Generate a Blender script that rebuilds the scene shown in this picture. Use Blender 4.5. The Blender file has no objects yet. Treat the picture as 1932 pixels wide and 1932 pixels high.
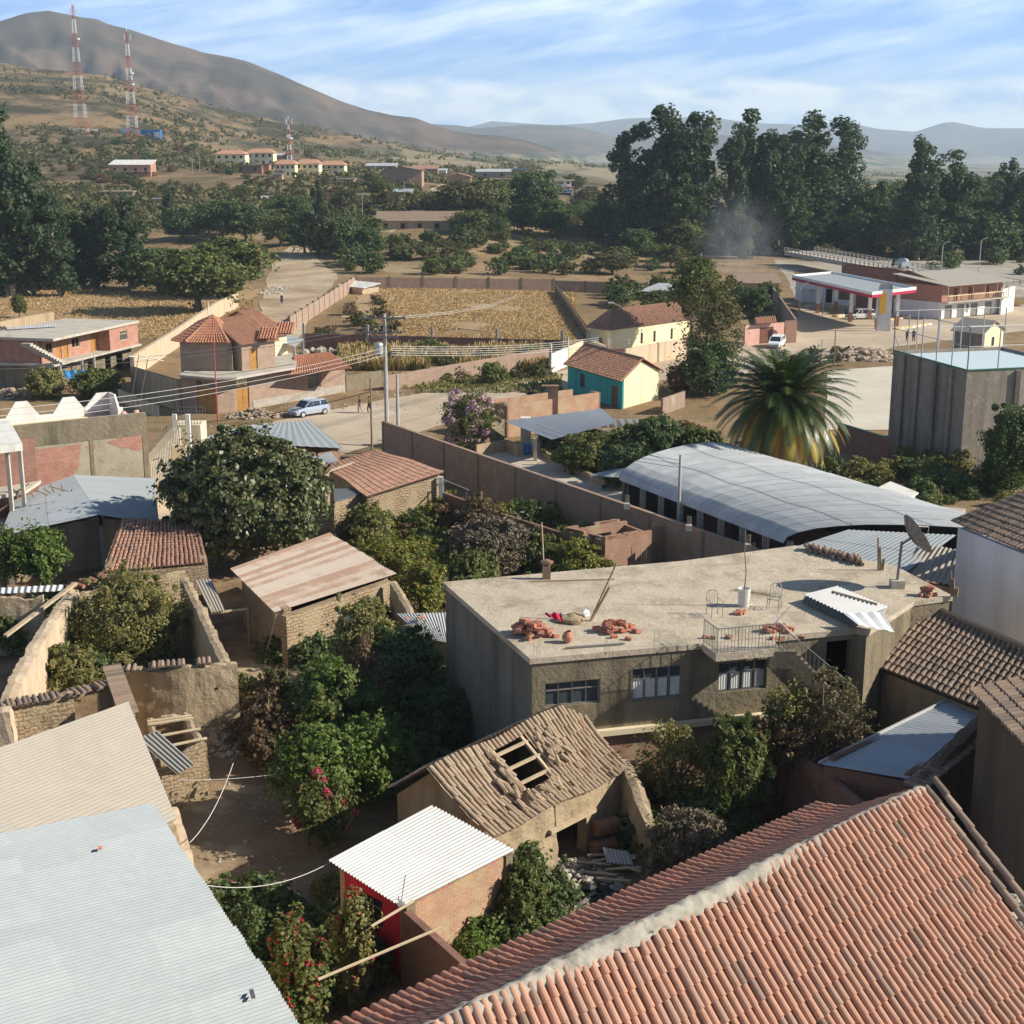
import bpy, math, random
import numpy as np
from mathutils import Vector, noise
S = bpy.context.scene
COL = S.collection
R = math.radians
# camera
F = 2665.0; HZ = 298.0; CZ = 24.0                    # picture units: 1932 x 1932
PITCH = math.atan((966 - HZ) / F)
cd = bpy.data.cameras.new('camera'); cam = bpy.data.objects.new('camera', cd); COL.objects.link(cam)
cam.location = (0, 0, CZ); cam.rotation_euler = (math.pi / 2 - PITCH, 0, 0)
cd.sensor_width = 36; cd.sensor_fit = 'HORIZONTAL'; cd.lens = 36 * F / 1932; cd.clip_end = 60000; cd.clip_start = 0.5
S.camera = cam
S.render.resolution_x = 1024; S.render.resolution_y = 1024
# sun, sky, exposure
SUN_EL, SUN_AZ = 31.0, 93.0                           # degrees; azimuth clockwise from +Y
sd = bpy.data.lights.new('sun', 'SUN'); sd.energy = 5.0; sd.angle = R(0.53); sd.color = (1.0, 0.93, 0.80)
sun = bpy.data.objects.new('sun', sd); COL.objects.link(sun)
sv = Vector((math.cos(R(SUN_EL)) * math.sin(R(SUN_AZ)), math.cos(R(SUN_EL)) * math.cos(R(SUN_AZ)), math.sin(R(SUN_EL))))
sun.rotation_euler = sv.to_track_quat('Z', 'Y').to_euler(); sun.location = (60, 0, 80)
S.view_settings.view_transform = 'Standard'; S.view_settings.look = 'None'
S.view_settings.exposure = 0.60; S.view_settings.gamma = 1.0
S.cycles.max_bounces = 6; S.cycles.diffuse_bounces = 3; S.cycles.glossy_bounces = 2
S.cycles.transparent_max_bounces = 6; S.cycles.volume_bounces = 1; S.cycles.transmission_bounces = 3
W = bpy.data.worlds.new('World'); S.world = W; W.use_nodes = True
def N(t, k, **kw):
 n = t.nodes.new(k)
 for a, b in kw.items():
  if a in ('loc',): continue
  if hasattr(n, a): setattr(n, a, b)
  else: n.inputs[a.replace('_', ' ')].default_value = b
 return n
def L(t, a, b): t.links.new(a, b)
def mth(t, op, a, b=None, c=None, clamp=False):
 n = t.nodes.new('ShaderNodeMath'); n.operation = op; n.use_clamp = clamp
 for i, v in enumerate((a, b, c)):
  if v is None: continue
  if isinstance(v, (int, float)): n.inputs[i].default_value = v
  else: t.links.new(v, n.inputs[i])
 return n.outputs[0]
def mix(t, f, a, b, blend='MIX'):
 n = t.nodes.new('ShaderNodeMix'); n.data_type = 'RGBA'; n.blend_type = blend
 for s, v in ((n.inputs[0], f), (n.inputs[6], a), (n.inputs[7], b)):
  if isinstance(v, (int, float)): s.default_value = v
  elif isinstance(v, tuple): s.default_value = (*v[:3], 1)
  else: t.links.new(v, s)
 return n.outputs[2]
def ramp(t, f, pts):
 n = t.nodes.new('ShaderNodeValToRGB'); e = n.color_ramp.elements
 while len(e) < len(pts): e.new(0.5)
 for i, (p, c) in enumerate(pts):
  e[i].position = p; e[i].color = (*c, 1) if isinstance(c, tuple) else (c, c, c, 1)
 t.links.new(f, n.inputs[0]); return n.outputs[0]
def nz(t, vec, scale, detail=4, rough=0.55, dist=0.0, dim='3D'):
 n = t.nodes.new('ShaderNodeTexNoise'); n.noise_dimensions = dim
 n.inputs['Scale'].default_value = scale; n.inputs['Detail'].default_value = detail
 n.inputs['Roughness'].default_value = rough; n.inputs['Distortion'].default_value = dist
 if vec is not None: t.links.new(vec, n.inputs['Vector'])
 return n.outputs['Fac']
def mapv(t, vec, scale=(1, 1, 1), rot=(0, 0, 0), loc=(0, 0, 0)):
 n = t.nodes.new('ShaderNodeMapping'); n.inputs['Scale'].default_value = scale
 n.inputs['Rotation'].default_value = rot; n.inputs['Location'].default_value = loc
 t.links.new(vec, n.inputs['Vector']); return n.outputs[0]
t = W.node_tree; t.nodes.clear()
tc = N(t, 'ShaderNodeTexCoord')
sep = N(t, 'ShaderNodeSeparateXYZ'); L(t, tc.outputs['Generated'], sep.inputs[0])
sky = N(t, 'ShaderNodeTexSky'); sky.sky_type = 'NISHITA'; sky.sun_disc = False
sky.sun_elevation = R(SUN_EL); sky.sun_rotation = R(SUN_AZ); sky.altitude = 2700
sky.air_density = 1.0; sky.dust_density = 0.15; sky.ozone_density = 2.2
el0 = mth(t, 'ARCSINE', sep.outputs[2])
az0 = mth(t, 'ARCTAN2', sep.outputs[0], sep.outputs[1])
cv = N(t, 'ShaderNodeCombineXYZ'); L(t, az0, cv.inputs[0]); L(t, el0, cv.inputs[1])
# thin streaks
dg = mapv(t, cv.outputs[0], (1, 1, 1), (0, 0, R(-11)))
c1 = nz(t, mapv(t, dg, (3.4, 30, 1), (0, 0, 0), (2.3, 0.45, 0)), 1.4, 5, 0.52, 0.7)
c2 = nz(t, mapv(t, dg, (9, 40, 1), (0, 0, 0), (5.2, 0.7, 0)), 2.4, 5, 0.6, 0.4)
cir = mth(t, 'MULTIPLY_ADD', c2, 0.32, mth(t, 'MULTIPLY', c1, 0.8))
cir = ramp(t, cir, [(0.46, 0.0), (0.60, 0.35), (0.76, 0.80)])
# low cumulus bank
pu = nz(t, mapv(t, cv.outputs[0], (13, 30, 1), (0, 0, 0), (1.1, 0.2, 0)), 1.9, 6, 0.55, 0.3)
top = mth(t, 'MULTIPLY_ADD', nz(t, mapv(t, cv.outputs[0], (9, 2, 1)), 1.0, 4), 0.034, 0.036)
band = mth(t, 'SUBTRACT', top, el0)
band = mth(t, 'MULTIPLY', band, 110, clamp=True)
cum = mth(t, 'MULTIPLY', band, mth(t, 'MULTIPLY_ADD', pu, 4.2, -1.25, clamp=True), clamp=True)
hzn = mth(t, 'MULTIPLY_ADD', el0, -22.0, 0.85, clamp=True)
bcl = mix(t, ramp(t, pu, [(0.35, 0.0), (0.62, 1.0)]), (9.2, 10.0, 11.6), (13.2, 13.3, 13.3))
up = N(t, 'ShaderNodeCombineXYZ'); L(t, sep.outputs[0], up.inputs[0]); L(t, sep.outputs[1], up.inputs[1])
L(t, mth(t, 'ADD', mth(t, 'MULTIPLY', mth(t, 'ABSOLUTE', sep.outputs[2]), 1.0), 0.16), up.inputs[2])
L(t, up.outputs[0], sky.inputs[0])
low = mth(t, 'MULTIPLY_ADD', el0, -4.0, 1.5, clamp=True)
skyc = mix(t, 1.0, sky.outputs[0], mix(t, low, (1.25, 1.22, 1.15), (1.65, 2.05, 2.35)), 'MULTIPLY')
c = mix(t, mth(t, 'MULTIPLY', hzn, 0.35), skyc, (8.6, 10.2, 12.2))
c = mix(t, mth(t, 'MULTIPLY', cir, low), c, (11.0, 12.0, 13.0))
c = mix(t, cum, c, bcl)
bg = N(t, 'ShaderNodeBackground'); bg.inputs[1].default_value = 0.078; L(t, c, bg.inputs[0])
L(t, bg.outputs[0], N(t, 'ShaderNodeOutputWorld').inputs[0])
# picture point -> place
sp_, cp_ = math.sin(PITCH), math.cos(PITCH)
def ray(x, y):
 dx = (x - 966) / F; dy = -(y - 966) / F
 return Vector((dx, cp_ + dy * sp_, -sp_ + dy * cp_))
def A(x, y, z=0.0):                                   # the point at height z seen in that direction
 d = ray(x, y); k = (z - CZ) / d.z
 return Vector((d.x * k, d.y * k, z))
def AD(x, y, dist):                                   # the point at that distance forward
 d = ray(x, y); k = dist / d.y
 return Vector((d.x * k, dist, CZ + d.z * k))
def ppm(p): return F / (p.y * cp_ - (p.z - CZ) * sp_)
# objects
def tag(o, label=None, cat=None, group=None, kind=None):
 if label: o['label'] = label
 if cat: o['category'] = cat
 if group: o['group'] = group
 if kind: o['kind'] = kind
 return o
def thing(name, label, cat, loc=(0, 0, 0), rz=0.0, group=None, sc=1.0):
 o = bpy.data.objects.new(name, None); COL.objects.link(o); o.empty_display_size = 0.2
 o.location = loc; o.rotation_euler = (0, 0, rz); o.scale = (sc, sc, sc)
 return tag(o, label, cat, group)
def dup(root, loc, rz=0.0, sc=1.0, label=None, group=None):
 r = root.copy(); COL.objects.link(r); r.location = loc; r.rotation_euler = (0, 0, rz)
 r.scale = sc if isinstance(sc, tuple) else (sc, sc, sc)
 if label: r['label'] = label
 if group: r['group'] = group
 for ch in list(root.children):
  c_ = ch.copy(); COL.objects.link(c_); c_.parent = r
  for g in ch.children:
   d_ = g.copy(); COL.objects.link(d_); d_.parent = c_
 return r
def wloc(o):
 v = Vector((0, 0, 0))
 while o is not None: v += o.location; o = o.parent
 return v
class MB:
 def __init__(s): s.v = []; s.f = []; s.c = []
 def add(s, vs, fs, c=0.5):
  n = len(s.v); s.v += [tuple(p) for p in vs]
  for f in fs: s.f.append(tuple(i + n for i in f)); s.c.append(c)
  return s
 def poly(s, pts, c=0.5): return s.add(pts, [tuple(range(len(pts)))], c)
 def hexa(s, b, tp, c=0.5):                        # bottom quad, top quad (both ccw from above)
  n = len(b)
  fs = [tuple(reversed(range(n))), tuple(range(n, 2 * n))]
  fs += [(i, (i + 1) % n, n + (i + 1) % n, n + i) for i in range(n)]
  return s.add(list(b) + list(tp), fs, c)
 def box(s, ce, sz, rz=0.0, c=0.5, axis=None):
  x, y, z = (k / 2 for k in sz); cs, sn = math.cos(rz), math.sin(rz)
  P = []
  for zz in (-z, z):
   for xx, yy in ((-x, -y), (x, -y), (x, y), (-x, y)):
    P.append((ce[0] + xx * cs - yy * sn, ce[1] + xx * sn + yy * cs, ce[2] + zz))
  return s.hexa(P[:4], P[4:], c)
 def beam(s, a, b, w, h=None, c=0.5):              # rectangular bar from a to b
  a = Vector(a); b = Vector(b); h = h or w; d = (b - a).normalized()
  u = d.cross(Vector((0, 0, 1)))
  if u.length < 1e-3: u = Vector((1, 0, 0))
  u.normalize(); v = u.cross(d).normalized(); u *= w / 2; v *= h / 2
  return s.hexa([a - u - v, a + u - v, a + u + v, a - u + v], [b - u - v, b + u - v, b + u + v, b - u + v], c)
 def tube(s, pts, r, seg=6, c=0.5, cap=True):
  pts = [Vector(p) for p in pts]; n = len(pts)
  rs = r if isinstance(r, (list, tuple)) else [r] * n
  vs = []; prev = None
  for i, p in enumerate(pts):
   d = (pts[min(i + 1, n - 1)] - pts[max(i - 1, 0)]).normalized()
   u = prev if prev is not None else (Vector((0, 0, 1)) if abs(d.z) < 0.9 else Vector((1, 0, 0)))
   u = (u - d * u.dot(d)).normalized(); prev = u; w = d.cross(u)
   for k in range(seg):
    a = 2 * math.pi * k / seg; vs.append(p + (u * math.cos(a) + w * math.sin(a)) * rs[i])
  fs = [(i * seg + k, i * seg + (k + 1) % seg, (i + 1) * seg + (k + 1) % seg, (i + 1) * seg + k) for i in range(n - 1) for k in range(seg)]
  if cap: fs += [tuple(reversed(range(seg))), tuple(range((n - 1) * seg, n * seg))]
  return s.add(vs, fs, c)
 def slab(s, q, th, c=0.5):                        # sloping slab, q = top quad ccw from above
  q = [Vector(p) for p in q]; return s.hexa([p - Vector((0, 0, th)) for p in q], q, c)
 def lathe(s, ce, prof, seg=16, c=0.5):
  vs = [(ce[0] + r * math.cos(2 * math.pi * k / seg), ce[1] + r * math.sin(2 * math.pi * k / seg), ce[2] + z) for r, z in prof for k in range(seg)]
  n = len(prof)
  fs = [(i * seg + k, i * seg + (k + 1) % seg, (i + 1) * seg + (k + 1) % seg, (i + 1) * seg + k) for i in range(n - 1) for k in range(seg)]
  return s.add(vs, fs, c)
 def rock(s, ce, r, seed, c=0.5, flat=0.7, ang=0.35):
  rr = random.Random(seed); vs = []
  ico = [(0, 0, 1), (.89, 0, .45), (.28, .85, .45), (-.72, .53, .45), (-.72, -.53, .45), (.28, -.85, .45), (.72, .53, -.45), (-.28, .85, -.45), (-.89, 0, -.45), (-.28, -.85, -.45), (.72, -.53, -.45), (0, 0, -1)]
  fs = [(0, 1, 2), (0, 2, 3), (0, 3, 4), (0, 4, 5), (0, 5, 1), (1, 6, 2), (2, 7, 3), (3, 8, 4), (4, 9, 5), (5, 10, 1), (6, 7, 2), (7, 8, 3), (8, 9, 4), (9, 10, 5), (10, 6, 1), (11, 7, 6), (11, 8, 7), (11, 9, 8), (11, 10, 9), (11, 6, 10)]
  a = rr.uniform(0, 6.3)
  sx, sy, sz = rr.uniform(.7, 1.3), rr.uniform(.6, 1.1), flat * rr.uniform(.7, 1.2)
  for x, y, z in ico:
   k = r * rr.uniform(1 - ang, 1 + ang)
   X, Y = x * sx * k, y * sy * k
   vs.append((ce[0] + X * math.cos(a) - Y * math.sin(a), ce[1] + X * math.sin(a) + Y * math.cos(a), ce[2] + z * sz * k))
  return s.add(vs, fs, c)
 def build(s, name, m, parent=None, smooth=False, local=False):
  if name in ('post', 'corner_post', 'concrete_post', 'pillar', 'gate_post', 'pole', 'pilaster') and parent is not None and len(s.v) > 8 and len(s.v) % 8 == 0 and len(s.f) == len(s.v) // 8 * 6:
   for i in range(len(s.v) // 8):
    b = MB(); b.v = s.v[i * 8:i * 8 + 8]; b.f = [tuple(k - i * 8 for k in f) for f in s.f[i * 6:i * 6 + 6]]; b.c = s.c[i * 6:i * 6 + 6]; o = b.build(name, m, parent, smooth, local)
   return o
  vs = np.array(s.v, dtype=np.float64)
  if not local:
   if parent is not None: off = np.array(wloc(parent))
   else:
    off = np.array([(vs[:, 0].min() + vs[:, 0].max()) / 2, (vs[:, 1].min() + vs[:, 1].max()) / 2, vs[:, 2].min()])
   vs = vs - off
  me = bpy.data.meshes.new(name); me.from_pydata([tuple(p) for p in vs], [], s.f)
  me.materials.append(m)
  at = me.attributes.new('rnd', 'FLOAT', 'FACE'); at.data.foreach_set('value', s.c)
  uvmap(me)
  if smooth: me.shade_smooth()
  o = bpy.data.objects.new(name, me); COL.objects.link(o)
  if parent is not None: o.parent = parent
  elif not local: o.location = off
  return o
def uvmap(me):
 nl = len(me.loops)
 if nl == 0: return
 uv = me.uv_layers.new(name='UVMap')
 npol = len(me.polygons)
 nor = np.zeros(npol * 3); me.polygons.foreach_get('normal', nor); nor = nor.reshape(-1, 3)
 tot = np.zeros(npol, int); me.polygons.foreach_get('loop_total', tot)
 vi = np.zeros(nl, int); me.loops.foreach_get('vertex_index', vi)
 co = np.zeros(len(me.vertices) * 3); me.vertices.foreach_get('co', co); co = co.reshape(-1, 3)
 ln = np.repeat(nor, tot, axis=0); p = co[vi]
 h = np.hypot(ln[:, 0], ln[:, 1]); fl = h < 0.15
 hx = np.where(fl, 1, -ln[:, 1] / np.maximum(h, 1e-6)); hy = np.where(fl, 0, ln[:, 0] / np.maximum(h, 1e-6))
 u = p[:, 0] * hx + p[:, 1] * hy
 bx = -ln[:, 2] * hy; by = ln[:, 2] * hx; bz = ln[:, 0] * hy - ln[:, 1] * hx
 v = np.where(fl, p[:, 1], np.abs(bz) * p[:, 2] + (p[:, 0] * bx + p[:, 1] * by))
 uv.data.foreach_set('uv', np.stack([u, v], 1).ravel())
def npmesh(name, V, Fq, rn, m, parent=None, local=True, smooth=False):
 me = bpy.data.meshes.new(name); nv = len(V); nf = len(Fq); k = Fq.shape[1]
 me.vertices.add(nv); me.vertices.foreach_set('co', V.ravel().astype(np.float32))
 me.loops.add(nf * k); me.loops.foreach_set('vertex_index', Fq.ravel().astype(np.int32))
 me.polygons.add(nf); me.polygons.foreach_set('loop_start', np.arange(0, nf * k, k, dtype=np.int32))
 me.update(calc_edges=True)
 me.materials.append(m)
 if rn is not None:
  at = me.attributes.new('rnd', 'FLOAT', 'FACE'); at.data.foreach_set('value', rn.astype(np.float32))
 if smooth: me.shade_smooth()
 o = bpy.data.objects.new(name, me); COL.objects.link(o)
 if parent is not None: o.parent = parent
 return o
# materials (all procedural)
MT = {}
def newmat(name):
 m = bpy.data.materials.new(name); m.use_nodes = True; t = m.node_tree; t.nodes.clear()
 b = t.nodes.new('ShaderNodeBsdfPrincipled'); o = t.nodes.new('ShaderNodeOutputMaterial')
 t.links.new(b.outputs[0], o.inputs[0]); b.inputs['Roughness'].default_value = 0.9
 b.inputs['Specular IOR Level'].default_value = 0.25
 tc = t.nodes.new('ShaderNodeTexCoord'); MT[name] = m
 return m, t, b, tc
def bump(t, b, h, dist=0.02, st=1.0):
 n = t.nodes.new('ShaderNodeBump'); n.inputs['Distance'].default_value = dist; n.inputs['Strength'].default_value = st
 t.links.new(h, n.inputs['Height']); t.links.new(n.outputs[0], b.inputs['Normal'])
def attr(t, nm='rnd'):
 n = t.nodes.new('ShaderNodeAttribute'); n.attribute_name = nm; return n.outputs['Fac']
def plain(name, c1, c2=None, scale=2.0, rough=0.9, bd=0.01, bs=12.0, metal=0.0, c3=None, s3=0.4, spec=0.25, geo=False, st=1.0):
 m, t, b, tc = newmat(name); co = tc.outputs['Object']
 if geo: co = t.nodes.new('ShaderNodeNewGeometry').outputs['Position']
 c2 = c2 or tuple(k * 0.8 for k in c1)
 f = ramp(t, nz(t, co, scale, 6, 0.6), [(0.34, 0.0), (0.66, 1.0)])
 c = mix(t, f, c1, c2)
 if c3: c = mix(t, ramp(t, nz(t, co, s3, 5, 0.6), [(0.5, 0.0), (0.64, 1.0)]), c, c3)
 L(t, c, b.inputs['Base Color']); b.inputs['Roughness'].default_value = rough; b.inputs['Metallic'].default_value = metal
 b.inputs['Specular IOR Level'].default_value = spec
 if bd: bump(t, b, nz(t, co, bs, 4), bd, st)
 return m
def brick(name, c1, c2, mortar, w=0.24, h=0.08, ms=0.012, stain=None, sc=0.35, thr=0.56, bd=0.008, warp=0.0, streak=None):
 m, t, b, tc = newmat(name); uv = tc.outputs['UV']
 if warp:
  nn = t.nodes.new('ShaderNodeTexNoise'); nn.inputs['Scale'].default_value = 2.2; L(t, uv, nn.inputs['Vector'])
  vm = t.nodes.new('ShaderNodeVectorMath'); vm.operation = 'MULTIPLY_ADD'
  L(t, nn.outputs['Color'], vm.inputs[0]); vm.inputs[1].default_value = (warp, warp, 0); L(t, uv, vm.inputs[2]); uvw = vm.outputs[0]
 else: uvw = uv
 bk = t.nodes.new('ShaderNodeTexBrick'); L(t, uvw, bk.inputs['Vector']); bk.inputs['Scale'].default_value = 1.0
 bk.inputs['Brick Width'].default_value = w; bk.inputs['Row Height'].default_value = h; bk.inputs['Mortar Size'].default_value = ms
 bk.inputs['Mortar Smooth'].default_value = 0.3; bk.inputs['Bias'].default_value = 0.0
 bk.inputs['Color1'].default_value = (*c1, 1); bk.inputs['Color2'].default_value = (*c2, 1); bk.inputs['Mortar'].default_value = (*mortar, 1)
 v = nz(t, tc.outputs['Object'], 1.4, 6, 0.65)
 c = mix(t, 1.0, bk.outputs[0], ramp(t, v, [(0.2, 0.72), (0.8, 1.2)]), 'MULTIPLY')
 if stain:
  f = ramp(t, nz(t, tc.outputs['Object'], sc, 7, 0.62, 0.2), [(thr - 0.03, 0.0), (thr + 0.05, 1.0)])
  c = mix(t, f, c, stain)
 if streak:
  f = ramp(t, nz(t, mapv(t, tc.outputs['Object'], (1.6, 1.6, 0.12)), 1.0, 4), [(0.52, 0.0), (0.75, 0.8)])
  c = mix(t, f, c, streak)
 L(t, c, b.inputs['Base Color']); b.inputs['Roughness'].default_value = 0.92
 hh = mth(t, 'ADD', mth(t, 'MULTIPLY', bk.outputs['Fac'], -1.0), mth(t, 'MULTIPLY', nz(t, tc.outputs['Object'], 9, 5), 0.8))
 bump(t, b, hh, bd); return m
def stained(name, c1, c2, dark, rough=0.9, bd=0.02, bs=5.0, s=0.6, vert=True, pale=None):
 m, t, b, tc = newmat(name); co = tc.outputs['Object']
 c = mix(t, ramp(t, nz(t, co, s * 2.2, 7, 0.65), [(0.35, 0.0), (0.65, 1.0)]), c1, c2)
 mv = mapv(t, co, (1.1, 1.1, 0.10)) if vert else co
 f = ramp(t, nz(t, mv, s * 1.6, 6, 0.6), [(0.48, 0.0), (0.70, 0.85)])
 c = mix(t, f, c, dark)
 if pale:
  c = mix(t, ramp(t, nz(t, co, s * 3.1, 6, 0.7, 0.4), [(0.55, 0.0), (0.68, 0.7)]), c, pale)
 L(t, c, b.inputs['Base Color']); b.inputs['Roughness'].default_value = rough
 bump(t, b, nz(t, co, bs, 7, 0.65), bd); return m
def tiles(name, c1, c2, c3, dark, rough=0.8):
 m, t, b, tc = newmat(name); a = attr(t)
 c = ramp(t, a, [(0.0, dark), (0.05, c3), (0.40, c1), (0.75, c2), (1.0, c1)])
 f = ramp(t, nz(t, tc.outputs['Object'], 5, 7, 0.75), [(0.46, 0.0), (0.7, 0.7)])
 c = mix(t, f, c, tuple(k * 0.55 + 0.06 for k in c1))
 f = ramp(t, nz(t, tc.outputs['Object'], 0.7, 5, 0.6), [(0.5, 0.0), (0.75, 0.45)])
 c = mix(t, f, c, c3)
 L(t, c, b.inputs['Base Color']); b.inputs['Roughness'].default_value = rough
 bump(t, b, nz(t, tc.outputs['Object'], 30, 4), 0.006); return m
def metal(name, c1, c2, rough=0.4, mt=0.6, rust=None, rthr=0.55, rscale=1.0, dirt=(0.25, 0.24, 0.2)):
 m, t, b, tc = newmat(name); co = tc.outputs['Object']; a = attr(t)
 c = mix(t, a, c1, c2)
 c = mix(t, ramp(t, nz(t, co, 1.2, 6, 0.6), [(0.45, 0.0), (0.8, 0.5)]), c, dirt)
 rg = mth(t, 'MULTIPLY_ADD', nz(t, co, 3, 4), 0.3, rough - 0.12)
 if rust:
  f = mth(t, 'ADD', mth(t, 'MULTIPLY', nz(t, co, 2.2 * rscale, 6, 0.65), 0.72), mth(t, 'MULTIPLY', a, 0.34))
  f = ramp(t, f, [(rthr - 0.08, 0.0), (rthr + 0.08, 1.0)])
  c = mix(t, f, c, rust); rg = mix(t, f, rg, (0.9, 0.9, 0.9))
  L(t, mth(t, 'MULTIPLY', mth(t, 'SUBTRACT', 1.0, f), mt), b.inputs['Metallic'])
 else: b.inputs['Metallic'].default_value = mt
 L(t, c, b.inputs['Base Color']); L(t, rg, b.inputs['Roughness'])
 b.inputs['Specular IOR Level'].default_value = 0.5
 return m
def leafm(name, c1, c2, c3=None, rough=0.6, tr=0.25, spec=0.3):
 m, t, b, tc = newmat(name); a = attr(t)
 pts = [(0.0, c1), (0.55, c2)] + ([(0.9, c3)] if c3 else [])
 c = ramp(t, a, pts)
 L(t, c, b.inputs['Base Color']); b.inputs['Roughness'].default_value = rough; b.inputs['Specular IOR Level'].default_value = spec
 if tr:
  tl = t.nodes.new('ShaderNodeBsdfTranslucent'); L(t, mix(t, 1.0, c, (1.3, 1.5, 0.6), 'MULTIPLY'), tl.inputs[0])
  ms = t.nodes.new('ShaderNodeMixShader'); ms.inputs[0].default_value = tr
  L(t, b.outputs[0], ms.inputs[1]); L(t, tl.outputs[0], ms.inputs[2])
  o = [n for n in t.nodes if n.type == 'OUTPUT_MATERIAL'][0]; L(t, ms.outputs[0], o.inputs[0])
 return m
def flat(name, c, rough=0.6, metal_=0.0, spec=0.3):
 m, t, b, tc = newmat(name)
 f = nz(t, tc.outputs['Object'], 4, 5, 0.6)
 L(t, mix(t, 1.0, c, ramp(t, f, [(0.25, 0.86), (0.75, 1.08)]), 'MULTIPLY'), b.inputs['Base Color'])
 b.inputs['Roughness'].default_value = rough; b.inputs['Metallic'].default_value = metal_; b.inputs['Specular IOR Level'].default_value = spec
 return m
# walls
brick('m_brick_red', (0.42, 0.17, 0.115), (0.50, 0.23, 0.16), (0.38, 0.33, 0.27), 0.26, 0.16, 0.016)
brick('m_brick_old', (0.33, 0.165, 0.11), (0.40, 0.22, 0.15), (0.34, 0.27, 0.20), 0.25, 0.085, 0.014, stain=(0.42, 0.31, 0.2), sc=0.5, thr=0.58)
brick('m_brick_pink', (0.33, 0.21, 0.15), (0.39, 0.26, 0.19), (0.42, 0.34, 0.27), 0.25, 0.085, 0.014)
brick('m_brick_shed', (0.46, 0.215, 0.135), (0.54, 0.30, 0.19), (0.50, 0.38, 0.26), 0.30, 0.085, 0.02, stain=(0.50, 0.37, 0.23), sc=0.55, thr=0.55, warp=0.03, bd=0.02)
brick('m_brick_wall', (0.30, 0.20, 0.145), (0.36, 0.25, 0.185), (0.36, 0.30, 0.23), 0.25, 0.085, 0.012, stain=(0.40, 0.33, 0.25), sc=0.4, thr=0.6)
brick('m_brick_plastered', (0.50, 0.20, 0.13), (0.55, 0.26, 0.18), (0.42, 0.37, 0.28), 0.3, 0.18, 0.016, stain=(0.36, 0.31, 0.22), sc=0.33, thr=0.5, bd=0.015)
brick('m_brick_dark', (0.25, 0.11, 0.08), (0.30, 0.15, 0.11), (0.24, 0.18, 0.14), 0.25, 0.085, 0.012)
brick('m_adobe', (0.37, 0.275, 0.17), (0.43, 0.325, 0.21), (0.25, 0.175, 0.105), 0.38, 0.17, 0.025, stain=(0.41, 0.315, 0.20), sc=0.8, thr=0.5, bd=0.07, warp=0.25)
stained('m_mud', (0.385, 0.295, 0.19), (0.44, 0.345, 0.23), (0.26, 0.19, 0.115), bd=0.10, bs=3.0, s=0.7)
stained('m_mud_shaded', (0.135, 0.095, 0.065), (0.16, 0.115, 0.08), (0.09, 0.065, 0.045), bd=0.06, bs=3.0, s=0.5)  # mud colour with the shade on the right-hand walls painted in
stained('m_mud_pale', (0.53, 0.41, 0.285), (0.58, 0.46, 0.33), (0.42, 0.30, 0.18), bd=0.05, bs=3.5, s=0.6)
stained('m_plaster_grey', (0.20, 0.165, 0.11), (0.26, 0.215, 0.145), (0.085, 0.07, 0.05), bd=0.08, bs=4.0, s=0.55)
stained('m_plaster_tan', (0.36, 0.31, 0.225), (0.42, 0.365, 0.27), (0.25, 0.21, 0.15), bd=0.04, s=0.5, vert=False)
stained('m_plaster_dark', (0.17, 0.15, 0.12), (0.22, 0.19, 0.15), (0.10, 0.09, 0.07), bd=0.02, s=0.4)
stained('m_court', (0.27, 0.23, 0.185), (0.33, 0.28, 0.23), (0.15, 0.125, 0.10), bd=0.03, s=0.5, pale=(0.42, 0.38, 0.33))
stained('m_concrete', (0.46, 0.42, 0.35), (0.53, 0.48, 0.40), (0.34, 0.30, 0.245), bd=0.012, s=0.5, vert=False, pale=(0.60, 0.55, 0.46))
stained('m_roofslab', (0.48, 0.40, 0.29), (0.56, 0.475, 0.36), (0.30, 0.245, 0.17), bd=0.05, s=0.42, vert=False, pale=(0.66, 0.58, 0.455))
stained('m_mortar', (0.36, 0.325, 0.27), (0.44, 0.40, 0.33), (0.20, 0.185, 0.15), bd=0.03, bs=7, s=0.9, vert=False, pale=(0.34, 0.33, 0.27))
stained('m_white', (0.70, 0.68, 0.63), (0.76, 0.74, 0.68), (0.50, 0.47, 0.42), bd=0.006, s=0.5)
stained('m_white_wall', (0.70, 0.70, 0.71), (0.75, 0.75, 0.76), (0.54, 0.52, 0.50), bd=0.006, s=0.3)
stained('m_cream', (0.74, 0.62, 0.41), (0.78, 0.67, 0.46), (0.60, 0.48, 0.30), bd=0.006, s=0.4)
stained('m_yellow', (0.80, 0.70, 0.43), (0.83, 0.74, 0.48), (0.66, 0.56, 0.34), bd=0.0, s=0.1)
stained('m_teal', (0.045, 0.33, 0.31), (0.06, 0.37, 0.345), (0.05, 0.22, 0.21), bd=0.005, s=0.5)
stained('m_redwall', (0.52, 0.025, 0.05), (0.58, 0.035, 0.06), (0.36, 0.02, 0.04), bd=0.005, s=0.5)
stained('m_pink', (0.66, 0.37, 0.30), (0.70, 0.42, 0.35), (0.5, 0.3, 0.24), bd=0.004, s=0.4)
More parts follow.
